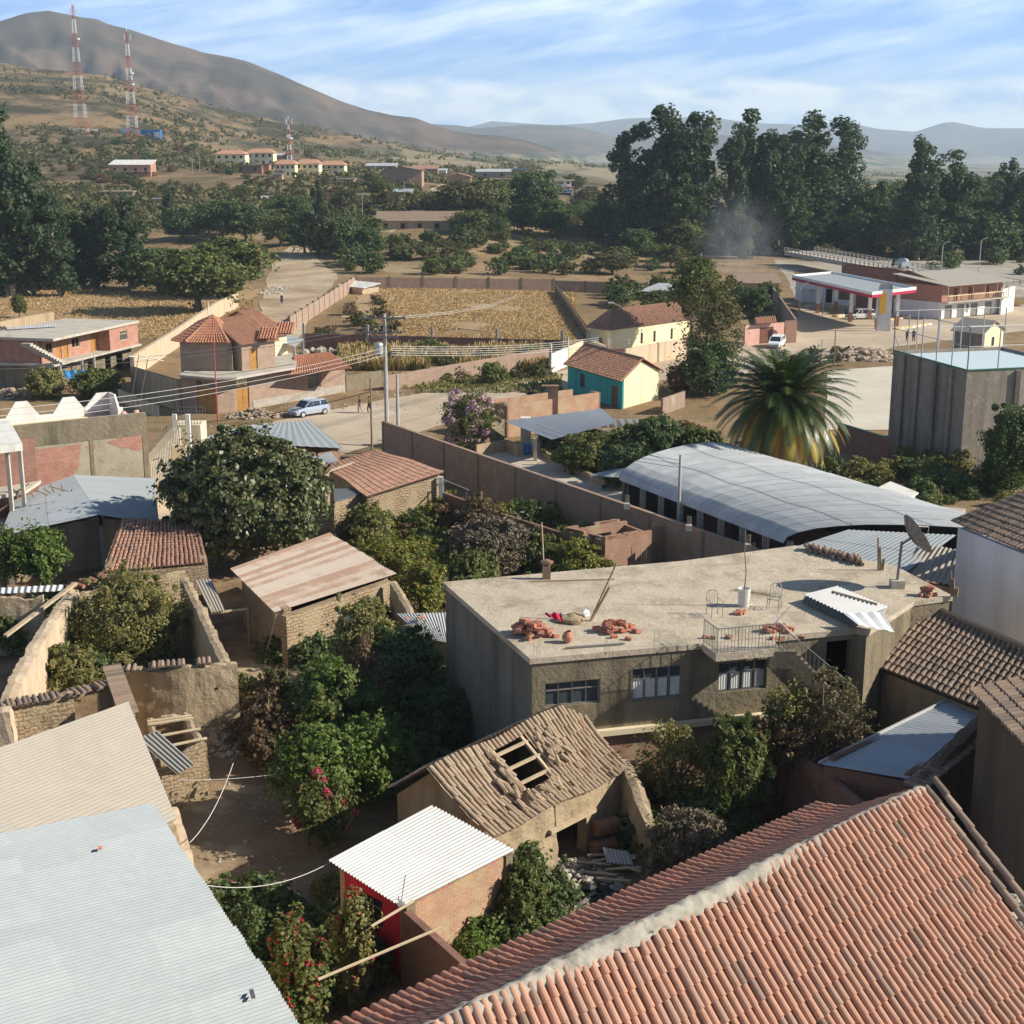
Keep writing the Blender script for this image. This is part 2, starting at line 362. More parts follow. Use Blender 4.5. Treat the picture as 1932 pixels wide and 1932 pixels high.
# roofs
tiles('m_tile_church', (0.475, 0.245, 0.16), (0.525, 0.29, 0.195), (0.40, 0.255, 0.185), (0.22, 0.16, 0.115))
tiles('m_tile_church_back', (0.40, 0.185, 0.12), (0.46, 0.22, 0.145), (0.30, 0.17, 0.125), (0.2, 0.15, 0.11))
tiles('m_tile_old', (0.28, 0.20, 0.145), (0.36, 0.255, 0.18), (0.20, 0.15, 0.115), (0.12, 0.095, 0.075))
tiles('m_tile_mud', (0.40, 0.30, 0.205), (0.44, 0.33, 0.23), (0.31, 0.225, 0.15), (0.34, 0.17, 0.11))
tiles('m_tile_red', (0.48, 0.21, 0.12), (0.53, 0.25, 0.15), (0.40, 0.18, 0.11), (0.3, 0.15, 0.1))
tiles('m_tile_flat', (0.38, 0.205, 0.14), (0.44, 0.25, 0.17), (0.31, 0.18, 0.13), (0.22, 0.15, 0.11))
tiles('m_tile_orange', (0.50, 0.26, 0.16), (0.54, 0.30, 0.19), (0.43, 0.23, 0.15), (0.42, 0.19, 0.11))
metal('m_zinc', (0.305, 0.335, 0.345), (0.35, 0.38, 0.385), 0.7, 0.05, dirt=(0.29, 0.335, 0.36))
metal('m_zinc_bright', (0.46, 0.46, 0.455), (0.53, 0.53, 0.52), 0.6, 0.1, dirt=(0.42, 0.42, 0.42))
metal('m_zinc_shed', (0.40, 0.42, 0.42), (0.52, 0.53, 0.53), 0.6, 0.1, dirt=(0.32, 0.34, 0.345))
metal('m_zinc_grey', (0.42, 0.45, 0.47), (0.50, 0.53, 0.55), 0.5, 0.3, dirt=(0.34, 0.36, 0.38))
metal('m_fibro', (0.33, 0.30, 0.255), (0.36, 0.325, 0.275), 0.9, 0.0, dirt=(0.46, 0.38, 0.28))
metal('m_rustroof', (0.40, 0.335, 0.28), (0.38, 0.29, 0.23), 0.7, 0.1, rust=(0.29, 0.19, 0.135), rthr=0.56, rscale=0.35, dirt=(0.44, 0.36, 0.30))
metal('m_metal_dark', (0.16, 0.16, 0.16), (0.2, 0.2, 0.2), 0.5, 0.5)
metal('m_galv', (0.5, 0.51, 0.52), (0.6, 0.6, 0.6), 0.45, 0.6)
metal('m_drum', (0.30, 0.14, 0.08), (0.34, 0.18, 0.10), 0.7, 0.2, rust=(0.20, 0.09, 0.05), rthr=0.5, dirt=(0.55, 0.5, 0.44))
# others
plain('m_wood', (0.30, 0.22, 0.14), (0.20, 0.145, 0.095), 3.0, bd=0.01)
plain('m_wood_pale', (0.52, 0.42, 0.29), (0.42, 0.33, 0.22), 3.0, bd=0.01)
plain('m_door', (0.42, 0.22, 0.06), (0.34, 0.17, 0.045), 2.0, 0.5, bd=0.004)
plain('m_door_brown', (0.16, 0.07, 0.04), (0.2, 0.09, 0.05), 2.0, 0.6)
plain('m_pole', (0.47, 0.45, 0.42), (0.40, 0.38, 0.35), 2.0, 0.8, bd=0.004)
plain('m_bark', (0.23, 0.18, 0.13), (0.13, 0.10, 0.075), 4.0, bd=0.03)
plain('m_bark_pale', (0.40, 0.34, 0.27), (0.26, 0.20, 0.15), 1.5, bd=0.03)
plain('m_rubble', (0.42, 0.32, 0.22), (0.32, 0.23, 0.15), 1.5, bd=0.02, c3=(0.45, 0.40, 0.34), s3=2.0)
plain('m_stone', (0.44, 0.40, 0.34), (0.33, 0.29, 0.24), 2.5, bd=0.03)
plain('m_sand', (0.38, 0.29, 0.17), (0.31, 0.23, 0.13), 3.0, bd=0.02)
flat('m_loosebrick', (0.55, 0.22, 0.14), 0.9); t = MT['m_loosebrick'].node_tree; oi = t.nodes.new('ShaderNodeObjectInfo'); bs_ = [n for n in t.nodes if n.type == 'BSDF_PRINCIPLED'][0]; L(t, mix(t, oi.outputs['Random'], (.52, .19, .12), (.36, .19, .13)), bs_.inputs['Base Color'])
flat('m_dark', (0.012, 0.011, 0.010), 0.9); flat('m_black', (0.02, 0.02, 0.022), 0.5)
flat('m_paint_white', (0.80, 0.80, 0.80), 0.4); flat('m_paint_red', (0.45, 0.09, 0.07), 0.6); flat('m_red_gate', (0.48, 0.12, 0.09), 0.6)
flat('m_blue', (0.03, 0.14, 0.42), 0.5); flat('m_blue_tarp', (0.05, 0.27, 0.55), 0.5); flat('m_paleblue', (0.56, 0.66, 0.70), 0.6)
flat('m_yellowp', (0.72, 0.42, 0.05), 0.6); flat('m_cloth_white', (0.8, 0.8, 0.78), 0.8); flat('m_curtain', (0.62, 0.62, 0.60), 0.9)
flat('m_frame_grey', (0.22, 0.20, 0.18), 0.6); flat('m_pot', (0.46, 0.22, 0.14), 0.8); flat('m_wire', (0.55, 0.53, 0.50), 0.7)
flat('m_wire_dark', (0.05, 0.05, 0.055), 0.7); flat('m_rope', (0.62, 0.60, 0.55), 0.8); flat('m_skin', (0.30, 0.17, 0.11), 0.7)
flat('m_navy', (0.02, 0.03, 0.07), 0.8); flat('m_clothdark', (0.03, 0.03, 0.035), 0.9); flat('m_purple', (0.2, 0.05, 0.16), 0.6)
flat('m_signred', (0.45, 0.02, 0.06), 0.5); flat('m_green_metal', (0.03, 0.16, 0.09), 0.5); flat('m_green', (0.08, 0.2, 0.1), 0.8)
flat('m_carsilver', (0.55, 0.62, 0.72), 0.25, 0.5, 0.6); flat('m_rubber', (0.02, 0.02, 0.02), 0.8); flat('m_carglass', (0.03, 0.045, 0.06), 0.08, 0, 0.8)
flat('m_glass', (0.06, 0.075, 0.085), 0.12, 0.0, 0.6); flat('m_pinkdress', (0.5, 0.3, 0.3), 0.8); flat('m_olive', (0.16, 0.17, 0.04), 0.9)
# leaves
leafm('l_dark', (0.033, 0.062, 0.023), (0.091, 0.131, 0.043), (0.172, 0.193, 0.081))
leafm('l_big', (0.035, 0.053, 0.014), (0.093, 0.110, 0.034), (0.210, 0.173, 0.072), 0.45, 0.15, 0.5)
leafm('l_euc', (0.024, 0.050, 0.024), (0.058, 0.091, 0.041), (0.111, 0.125, 0.058))
leafm('l_mid', (0.060, 0.085, 0.023), (0.129, 0.151, 0.042), (0.205, 0.184, 0.065))
leafm('l_green', (0.056, 0.106, 0.018), (0.118, 0.177, 0.034), (0.187, 0.211, 0.056))
leafm('l_citrus', (0.051, 0.092, 0.018), (0.101, 0.163, 0.036), (0.189, 0.185, 0.060))
leafm('l_olive', (0.121, 0.131, 0.040), (0.222, 0.210, 0.073), (0.363, 0.280, 0.114))
leafm('l_yellow', (0.093, 0.118, 0.022), (0.186, 0.190, 0.040), (0.297, 0.237, 0.056))
leafm('l_scrub', (0.070, 0.074, 0.026), (0.116, 0.110, 0.043), (0.186, 0.147, 0.070))
leafm('l_grey', (0.109, 0.126, 0.088), (0.186, 0.203, 0.150), (0.279, 0.294, 0.237))
leafm('l_brown', (0.099, 0.065, 0.038), (0.178, 0.115, 0.066), (0.267, 0.180, 0.104))
leafm('l_twig', (0.109, 0.084, 0.057), (0.176, 0.139, 0.093), (0.234, 0.202, 0.128), tr=0.0)
leafm('l_red', (0.085, 0.065, 0.037), (0.162, 0.119, 0.069), (0.171, 0.190, 0.062))
leafm('l_drygrass', (0.383, 0.248, 0.119), (0.484, 0.326, 0.167), (0.587, 0.431, 0.239), tr=0.15)
leafm('l_palm', (0.032, 0.059, 0.014), (0.070, 0.100, 0.024), (0.121, 0.141, 0.038), 0.4, 0.15, 0.5)
leafm('l_palmy', (0.465, 0.308, 0.044), (0.651, 0.420, 0.062), (0.403, 0.336, 0.062), 0.5, 0.2)
leafm('l_palmdead', (0.310, 0.210, 0.106), (0.465, 0.308, 0.150), (0.589, 0.420, 0.225))
leafm('f_pink', (0.42, 0.02, 0.10), (0.60, 0.04, 0.16), (0.7, 0.10, 0.2))
leafm('f_lilac', (0.42, 0.24, 0.34), (0.56, 0.36, 0.46), (0.66, 0.48, 0.54))
leafm('f_red', (0.30, 0.01, 0.03), (0.42, 0.02, 0.04), (0.5, 0.05, 0.06))
leafm('f_orange', (0.62, 0.28, 0.02), (0.7, 0.35, 0.03), (0.75, 0.45, 0.05))
leafm('f_yellow', (0.60, 0.42, 0.03), (0.7, 0.5, 0.05), (0.8, 0.6, 0.1))
leafm('f_rust', (0.30, 0.08, 0.04), (0.36, 0.12, 0.06), (0.40, 0.16, 0.09))
# building helpers
V2 = lambda p: Vector((p[0], p[1]))
def lerp(a, b, k): return a + (b - a) * k
def quadp(A_, B, C, D, u, v):
 return (A_ * (1 - u) + B * u) * (1 - v) + (D * (1 - u) + C * u) * v
def wallmb(mb, p0, p1, z0, prof, th, holes=()):
 # p0->p1: outside is to the right; prof = height or [(u, z)...]; holes = (u0, u1, v0, v1) measured from p0 / z0
 p0 = V2(p0); p1 = V2(p1); d = p1 - p0; ln = d.length; d.normalize(); nrm = Vector((-d.y, d.x))
 if isinstance(prof, (int, float)): prof = [(0, prof), (ln, prof)]
 def top(u):
  for (a, za), (b, zb) in zip(prof, prof[1:]):
   if u <= b + 1e-6: return lerp(za, zb, (u - a) / max(b - a, 1e-6))
  return prof[-1][1]
 us = sorted(set([0.0, ln] + [p[0] for p in prof if 0 < p[0] < ln] + [min(max(h[i], 0), ln) for h in holes for i in (0, 1)]))
 vs = sorted(set([0.0] + [h[i] for h in holes for i in (2, 3) if h[i] > 0])); nv = len(vs)
 def zz(u, j): return z0 + vs[j] if j < nv else z0 + top(u)
 def solid(i, j):
  if not (0 <= i < len(us) - 1 and 0 <= j < nv): return False
  um = (us[i] + us[i + 1]) / 2; vm = (vs[j] + (vs[j + 1] if j + 1 < nv else vs[j] + 0.01)) / 2
  if j == nv - 1: vm = vs[j] + 0.01
  return not any(h[0] < um < h[1] and h[2] < vm < h[3] for h in holes)
 def P(u, z, b): q = p0 + d * u + (nrm * th if b else Vector((0, 0))); return (q.x, q.y, z)
 for i in range(len(us) - 1):
  a, b = us[i], us[i + 1]
  for j in range(nv):
   if not solid(i, j): continue
   z00, z10, z11, z01 = zz(a, j), zz(b, j), zz(b, j + 1), zz(a, j + 1)
   mb.poly([P(a, z00, 0), P(b, z10, 0), P(b, z11, 0), P(a, z01, 0)])
   mb.poly([P(b, z10, 1), P(a, z00, 1), P(a, z01, 1), P(b, z11, 1)])
   if not solid(i - 1, j): mb.poly([P(a, z00, 1), P(a, z00, 0), P(a, z01, 0), P(a, z01, 1)])
   if not solid(i + 1, j): mb.poly([P(b, z10, 0), P(b, z10, 1), P(b, z11, 1), P(b, z11, 0)])
   if not solid(i, j + 1): mb.poly([P(a, z01, 0), P(b, z11, 0), P(b, z11, 1), P(a, z01, 1)])
   if not solid(i, j - 1): mb.poly([P(b, z10, 0), P(a, z00, 0), P(a, z00, 1), P(b, z10, 1)])
 return mb
def window(root, p0, p1, z0, h, cols=2, rows=2, fm='m_frame_grey', pm='m_glass', inset=0.10, bar=0.05, sill=None, curtain=None, trans=0.35):
 p0 = V2(p0); p1 = V2(p1); d = (p1 - p0).normalized(); nrm = Vector((-d.y, d.x))
 u0, u1, v0, v1 = h; zb, zt = z0 + v0, z0 + v1
 def P(u, z, k): q = p0 + d * u + nrm * k; return Vector((q.x, q.y, z))
 mb = MB(); e = bar / 2
 mb.beam(P(u0 + e, zb, inset), P(u0 + e, zt, inset), bar); mb.beam(P(u1 - e, zb, inset), P(u1 - e, zt, inset), bar)
 mb.beam(P(u0 + bar, zb + e, inset), P(u1 - bar, zb + e, inset), bar - .004); mb.beam(P(u0 + bar, zt - e, inset), P(u1 - bar, zt - e, inset), bar - .004)
 for i in range(1, cols):
  u = lerp(u0, u1, i / cols); mb.beam(P(u, zb + bar, inset), P(u, zt - bar, inset), bar * .8)
 for j in range(1, rows):
  z = lerp(zt, zb, trans) if rows == 2 else lerp(zb, zt, j / rows)
  mb.beam(P(u0 + bar, z, inset - .004), P(u1 - bar, z, inset - .004), bar * .7)
 w = mb.build('window', MT[fm], root)
 g = MB(); k = inset + 0.03
 g.poly([P(u0, zb, k), P(u1, zb, k), P(u1, zt, k), P(u0, zt, k)]).build('pane', MT[pm], w)
 if curtain:
  g = MB(); k = inset + 0.02
  for a, b in curtain:
   ua, ub = lerp(u0, u1, a), lerp(u0, u1, b); n = 9
   vs = []; fs = []
   for i in range(n):
    u = lerp(ua, ub, i / (n - 1)); kk = k - 0.012 * (i % 2)
    vs += [P(u, zb + .08, kk), P(u, lerp(zt, zb, trans) - .03, kk)]
   for i in range(n - 1): fs.append((2 * i, 2 * i + 2, 2 * i + 3, 2 * i + 1))
   g.add(vs, fs)
  g.build('curtain', MT['m_curtain'], w)
 if sill:
  g = MB(); g.hexa([P(u0 - .06, zb - .08, -.05), P(u1 + .06, zb - .08, -.05), P(u1 + .06, zb - .08, .0), P(u0 - .06, zb - .08, .0)],
       [P(u0 - .06, zb - .01, -.05), P(u1 + .06, zb - .01, -.05), P(u1 + .06, zb - .01, .0), P(u0 - .06, zb - .01, .0)]).build('sill', MT[sill], w)
 return w
def door(root, p0, p1, z0, h, m='m_door', inset=0.1, panels=2, name='door'):
 p0 = V2(p0); p1 = V2(p1); d = (p1 - p0).normalized(); nrm = Vector((-d.y, d.x))
 u0, u1, v0, v1 = h
 def P(u, z, k): q = p0 + d * u + nrm * k; return Vector((q.x, q.y, z))
 def bx(a, b, c_, e, k0, k1): return mb.hexa([P(a, c_, k0), P(b, c_, k0), P(b, c_, k1), P(a, c_, k1)], [P(a, e, k0), P(b, e, k0), P(b, e, k1), P(a, e, k1)])
 mb = MB(); bx(u0, u1, z0 + v0, z0 + v1, inset, inset + .05)
 w = (u1 - u0) / panels
 for i in range(panels):
  for a, b in ((.08, .45), (.52, .92)):
   bx(u0 + w * i + .1 * w, u0 + w * (i + 1) - .1 * w, lerp(z0 + v0, z0 + v1, a), lerp(z0 + v0, z0 + v1, b), inset - .025, inset - .001)
 dr = mb.build(name, MT[m], root)
 hb = MB(); hb.box(P(u0 + w * (.92 if panels == 1 else 1.06), lerp(z0 + v0, z0 + v1, .48), inset - .05), (.05, .05, .14)); hb.build('handle', MT['m_metal_dark'], dr)
 return dr
def walls(root, cs, z0, tops, mats, holes=None, th=0.2, name='wall'):
 # cs: ccw corners; tops: one per side (height or profile); mats per side
 holes = holes or {}; out = []; n = len(cs)
 if not isinstance(tops, (list, tuple)): tops = [tops] * n
 if isinstance(mats, str): mats = [mats] * n
 same = {}
 for i in range(n):
  p, q = V2(cs[i]), V2(cs[(i + 1) % n]); d = (q - p).normalized()
  same.setdefault(mats[i], MB())
  pr = tops[i]
  if i % 2:
   p2, q2 = p + d * (th + .001), q - d * (th + .001)
   hs = [(h[0] - th, h[1] - th, h[2], h[3]) for h in holes.get(i, ())]
   if not isinstance(pr, (int, float)):
    ln = (q - p).length
    def tp(u, pr=pr):
     for (a, za), (b, zb) in zip(pr, pr[1:]):
      if u <= b + 1e-6: return lerp(za, zb, (u - a) / max(b - a, 1e-6))
     return pr[-1][1]
    pr = [(0, tp(th))] + [(a - th, z) for a, z in pr if th < a < ln - th] + [(ln - 2 * th, tp(ln - th))]
   wallmb(same[mats[i]], p2, q2, z0, pr, th, hs)
  else: wallmb(same[mats[i]], p, q, z0, pr, th, holes.get(i, ()))
 for m, mb in same.items():
  if mb.v: out.append(mb.build(name, MT[m], root))
 return out
def rect(a, b, depth):                                # a,b = front line left to right; returns ccw corners
 a = V2(a); b = V2(b); d = (b - a).normalized(); n = Vector((-d.y, d.x)) * depth
 return [a, b, b + n, a + n]
def slope_corr(mb, A_, B, C, D, pitch=0.15, amp=0.02, th=0.01, panel=0.85, vseg=2, seg=4, seed=1, jag=0.0, sag=0.0):
 # A_,B upper edge; D,C lower edge; waves run from the AB edge to the DC edge
 A_, B, C, D = map(Vector, (A_, B, C, D)); rr = random.Random(seed)
 n = max(2, int((B - A_).length / pitch)) * seg
 nrm = (B - A_).cross(D - A_).normalized()
 if nrm.z < 0: nrm = -nrm
 prr = {}
 for k in range(vseg):
  v0, v1 = k / vseg, (k + 1) / vseg + (0.01 if k < vseg - 1 else 0)
  vs = []; fs = []; cs = []
  jl = {}
  for i in range(n + 1):
   u = i / n; w = math.sin(i / seg * 2 * math.pi) * amp
   pi = int(u * (B - A_).length / panel)
   j = jl.setdefault(pi, rr.uniform(-jag, jag))
   off = nrm * (w + (vseg - k) * 0.012)
   for vv in (v0, (v0 + v1) / 2, v1):
    P = quadp(A_, B, C, D, u, min(vv + (j if (k == vseg - 1 and vv == v1) else 0), 1.03)) + off
    if sag: P = P - Vector((0, 0, sag * math.sin(math.pi * min(vv, 1)) * (0.6 + 0.4 * math.sin(u * 7))))
    vs.append(P)
   if i:
    c = prr.setdefault((pi, k), rr.random()); b = 3 * i
    for q in (0, 1):
     fs.append((b - 3 + q, b - 2 + q, b + 1 + q, b + q)); cs.append(c)
  n0 = len(mb.v); mb.v += [tuple(p) for p in vs]; mb.f += [tuple(x + n0 for x in f) for f in fs]; mb.c += cs
  if True:                                        # underside, so that the sheet has a thickness
   n0 = len(mb.v); mb.v += [tuple(p - nrm * th) for p in vs]; mb.f += [tuple(x + n0 for x in reversed(f)) for f in fs]; mb.c += cs
 return mb
def slope_tiles(mb, A_, B, C, D, col=0.24, row=0.38, r=0.095, seg=4, seed=1, jit=0.01, zf=None, base=True, miss=0.0, skip=None, chan=True):
 # A_,B ridge edge; D,C eave edge; barrel tiles in columns from ridge to eave
 A_, B, C, D = map(Vector, (A_, B, C, D)); rr = random.Random(seed)
 nc = max(1, round(max((B - A_).length, (C - D).length) / col)); nr = max(1, round(((D - A_).length + (C - B).length) / 2 / row))
 N_ = (B - A_).cross(D - A_) + (C - D).cross(C - B) * 0
 N_ = N_.normalized()
 if N_.z < 0: N_ = -N_
 def P(u, v):
  p = quadp(A_, B, C, D, u, v)
  if zf: p = p + Vector((0, 0, zf(u, v)))
  return p
 if base:
  k = max(2, nr // 2); g = 6
  if skip: k, g = nr, nc
  for i in range(g):
   for j in range(k):
    if skip and skip((i + .5) / g, (j + .5) / k): continue
    mb.poly([P(i / g, j / k) - N_ * .03, P(i / g, (j + 1) / k) - N_ * .03, P((i + 1) / g, (j + 1) / k) - N_ * .03, P((i + 1) / g, j / k) - N_ * .03], 0.05)
 for i in range(nc):
  wob = rr.uniform(-jit, jit)
  for j in range(nr):
   if rr.random() < miss or (skip and skip((i + .5) / nc, (j + .5) / nr)): continue
   for kind in ((1, 0) if chan else (1,)):
    uc = (i + (.5 if kind else 0.0)) / nc
    p0 = P(uc, max(j / nr - .12 / nr, 0)); p1 = P(uc, min((j + 1) / nr, 1) + .1 / nr)
    ax = (p1 - p0).normalized(); su = (P(min(uc + .02, 1.02), (j + .5) / nr) - P(uc - .02, (j + .5) / nr)).normalized()
    nn = su.cross(ax).normalized()
    if nn.z < 0: nn = -nn
    js = su * (wob + rr.uniform(-jit, jit)); up0 = nn * (0.03 if kind else 0.0); up1 = nn * ((0.055 if kind else 0.025) + rr.uniform(-jit, jit) * .5)
    c = rr.random(); vs = []
    ra, rb = r * .84, r * 1.02
    for (pp, rad, up) in ((p0, ra, up0), (p1, rb, up1)):
     for s in range(seg + 1):
      a = math.pi * s / seg
      h = math.sin(a) * rad * (.85 if kind else -.45)
      vs.append(pp + js + up + su * (math.cos(a) * rad) + nn * (h + (0 if kind else rad * .3)))
    fs = [(s, s + 1, seg + 2 + s, seg + 1 + s) for s in range(seg)]
    if kind: fs.append(tuple(range(seg + 1, 2 * seg + 2)))
    mb.add(vs, fs, c)
 return mb
def mudwall(mb, pts, hs, th=0.4, z0=0.0, step=0.22, rough=0.06, seed=0, taper=0.25, topr=0.10):
 # rammed earth wall along a line, worn faces and top
 pts = [V2(p) for p in pts]
 seglen = [(b - a).length for a, b in zip(pts, pts[1:])]; tot = sum(seglen)
 n = max(2, int(tot / step)); hz = max(3, int(max(hs) / step)); vs = []
 def at(s):
  for k, l_ in enumerate(seglen):
   if s <= l_ or k == len(seglen) - 1:
    q = min(s / l_, 1); d = (pts[k + 1] - pts[k]).normalized(); return pts[k].lerp(pts[k + 1], q), Vector((-d.y, d.x)), lerp(hs[k], hs[k + 1], q)
   s -= l_
 rings = 2 * hz + 3
 for i in range(n + 1):
  p, nn, h = at(tot * i / n)
  h += noise.noise(Vector((tot * i / n * .9, seed, 3))) * topr * 2.2 + noise.noise(Vector((tot * i / n * 3, seed, 8))) * topr
  for j in range(rings):
   if j <= hz: side, k = -1, j / hz
   elif j == hz + 1: side, k = 0, 1.0
   else: side, k = 1, (2 * hz + 2 - j) / hz
   w = th / 2 * (1 - taper * k) * side
   z = z0 + h * k + (0.05 if side == 0 else 0)
   q = Vector((p.x + nn.x * w, p.y + nn.y * w, z))
   o = noise.noise_vector(q * 1.6 + Vector((seed, 0, 0))) * rough + noise.noise_vector(q * 5.0) * rough * .45
   vs.append(q + o)
 fs = [(i * rings + j, (i + 1) * rings + j, (i + 1) * rings + j + 1, i * rings + j + 1) for i in range(n) for j in range(rings - 1)]
 fs += [tuple(range(rings)), tuple(reversed(range(n * rings, (n + 1) * rings)))]
 n0 = len(mb.v); mb.v += [tuple(v) for v in vs]; mb.f += [tuple(x + n0 for x in f) for f in fs]; mb.c += [0.5] * len(fs)
 return mb
def onwall(x, y, p, q):
 d = ray(x, y); p = V2(p); q = V2(q); e = q - p; k = (p.x * e.y - p.y * e.x) / (d.x * e.y - d.y * e.x)
 return Vector((d.x * k, d.y * k, CZ + d.z * k))
def capping(mb, p, q, z, w=0.55, seed=0, col=.22):    # row of barrel tiles across the top of a mud wall
 p = V2(p); q = V2(q); d = (q - p).normalized(); n = Vector((-d.y, d.x)) * (w / 2); ln = (q - p).length
 A_ = Vector((p.x + n.x, p.y + n.y, z + .03)); B = Vector((q.x + n.x, q.y + n.y, z + .03))
 D = Vector((p.x - n.x, p.y - n.y, z - .03)); C = Vector((q.x - n.x, q.y - n.y, z - .03))
 return slope_tiles(mb, A_, B, C, D, col=col, row=w * .98, r=.1, seg=5, seed=seed, jit=.03, base=False, miss=.06)
def brickpile(mb, ce, n, spread, hgt, seed, sz=(.24, .15, .12), tilt=True):
 rr = random.Random(seed)
 for i in range(n):
  k = i / n; r_ = spread * (1 - k * .75) * math.sqrt(rr.random()); a = rr.uniform(0, 6.28)
  mb.box((ce[0] + r_ * math.cos(a), ce[1] + r_ * math.sin(a) * .7, ce[2] + sz[2] / 2 + hgt * k * rr.uniform(.6, 1)), sz, rr.uniform(-.5, .5) if tilt else rr.choice((0, 1.57)), rr.random())
 return mb
def person(p, rz, h, shirt, trousers, label, pose='walk', hat=None, skirt=False, hair='m_black', group=None):
 # one continuous skin for the body, clothes and hair as its children
 root = thing('person', label, 'person', p, rz, group)
 k = h / 1.7
 J = {'hip': (0, 0, .92), 'waist': (0, 0, 1.08), 'chest': (0, .01, 1.30), 'neck': (0, .0, 1.45), 'head': (0, .03, 1.58), 'crown': (0, .03, 1.66),
   'shL': (-.17, 0, 1.38), 'shR': (.17, 0, 1.38), 'hL': (-.09, 0, .90), 'hR': (.09, 0, .90)}
 if pose == 'walk':
  J.update(elL=(-.22, -.06, 1.12), haL=(-.22, .10, .92), elR=(.22, .04, 1.12), haR=(.22, -.08, .90),
     kL=(-.10, .16, .50), fL=(-.10, .10, .08), tL=(-.10, .24, .04), kR=(.10, -.04, .48), fR=(.10, -.26, .10), tR=(.10, -.14, .04))
 elif pose == 'ride':
  J.update(waist=(0, .06, 1.14), chest=(0, .18, 1.34), neck=(0, .25, 1.47), head=(0, .30, 1.59), crown=(0, .31, 1.67), shL=(-.17, .2, 1.42), shR=(.17, .2, 1.42), elL=(-.24, .34, 1.2), haL=(-.24, .52, 1.08), elR=(.24, .34, 1.2), haR=(.24, .52, 1.08),
     kL=(-.12, .36, .84), fL=(-.12, .22, .42), tL=(-.12, .34, .36), kR=(.12, .30, .66), fR=(.12, .12, .24), tR=(.12, .24, .18))
 else:
  J.update(elL=(-.22, -.02, 1.12), haL=(-.22, .04, .88), elR=(.22, -.02, 1.12), haR=(.22, .04, .88),
     kL=(-.10, .01, .49), fL=(-.10, 0, .08), tL=(-.10, .14, .04), kR=(.10, .01, .49), fR=(.10, 0, .08), tR=(.10, .14, .04))
 rad = dict(hip=.125, waist=.115, chest=.13, neck=.06, head=.095, crown=.07, shL=.07, shR=.07, elL=.042, elR=.042, haL=.035, haR=.035, hL=.09, hR=.09, kL=.06, kR=.06, fL=.04, fR=.04, tL=.03, tR=.03)
 ed = [('hip', 'waist'), ('waist', 'chest'), ('chest', 'neck'), ('neck', 'head'), ('head', 'crown'), ('chest', 'shL'), ('shL', 'elL'), ('elL', 'haL'), ('chest', 'shR'), ('shR', 'elR'), ('elR', 'haR'),
    ('hip', 'hL'), ('hL', 'kL'), ('kL', 'fL'), ('fL', 'tL'), ('hip', 'hR'), ('hR', 'kR'), ('kR', 'fR'), ('fR', 'tR')]
 def skin(name, keys, m, grow=0.0, rootk='hip'):
  ks = [q for q in J if q in keys]; idx = {q: i for i, q in enumerate(ks)}
  me = bpy.data.meshes.new(name); me.from_pydata([Vector(J[q]) * k for q in ks], [(idx[a], idx[b]) for a, b in ed if a in idx and b in idx], [])
  o = bpy.data.objects.new(name, me); COL.objects.link(o); o.parent = root; me.materials.append(MT[m])
  o.modifiers.new('s', 'SKIN'); o.modifiers.new('u', 'SUBSURF').levels = 1; o.modifiers['u'].render_levels = 1
  for q in ks:
   v = me.skin_vertices[0].data[idx[q]]; v.radius = ((rad[q] + grow) * k,) * 2; v.use_root = q == rootk
  return o
 skin('body', list(J), 'm_skin')
 skin('shirt', ['waist', 'chest', 'shL', 'elL', 'shR', 'elR', 'hip'], shirt, .018)
 if skirt:
  mb = MB(); mb.lathe((0, 0, 0), [(.14 * k, 1.05 * k), (.20 * k, .9 * k), (.26 * k, .6 * k), (.28 * k, .42 * k), (.02, .43 * k)], 12); mb.build('skirt', MT[trousers], root, local=True)
 else: skin('trousers', ['hip', 'hL', 'kL', 'fL', 'hR', 'kR', 'fR'], trousers, .018)
 hd = Vector(J['head']) * k
 mb = MB(); mb.lathe(hd + Vector((0, -.01, 0)), [(.10 * k, .0), (.108 * k, .05 * k), (.08 * k, .11 * k), (.0, .125 * k)], 10); mb.build('hair', MT[hair], root, local=True, smooth=True)
 if hat:
  mb = MB(); mb.lathe(hd, [(.0, .20 * k), (.09 * k, .19 * k), (.11 * k, .08 * k), (.20 * k, .06 * k), (.20 * k, .05 * k), (.0, .05 * k)], 14); mb.build('hat', MT[hat], root, local=True)
 return root
# the lie of the land
TX = [-200, 0, 250, 450, 650, 800, 1000, 1200, 1500, 1932, 2300]
TY = [200, 300, 400, 500, 600, 700, 900, 1100, 1500, 2200, 3200]
TZ = [[0, 3, 9, 17, 28, 44, 76, 98, 60, 40, 30],
   [0, 3, 9, 16, 26, 40, 72, 95, 60, 40, 30],
   [0, 2, 7, 16, 24, 36, 62, 84, 60, 35, 28],
   [0, 2, 8, 18, 21, 26, 42, 59, 45, 28, 24],
   [0, 2, 10, 17, 19, 21, 29, 42, 34, 22, 20],
   [0, 2, 13, 16, 17, 17.5, 23, 31, 26, 20, 17],
   [0, 1, 8, 12, 14, 15, 17, 20, 18, 15, 14],
   [0, 0, 3, 6, 8, 10, 12, 14, 14, 13, 12],
   [0, 0, 0, 2, 4, 5, 6, 7, 7, 6, 5],
   [0, -1, -1, 0, 0, 0, 0, 0, 0, -5, -10],
   [0, -1, -1, 0, 0, 0, 0, 0, 0, -5, -12]]
TT = [(x - 966) / F / cp_ for x in TX]
TZa = np.array(TZ, float)
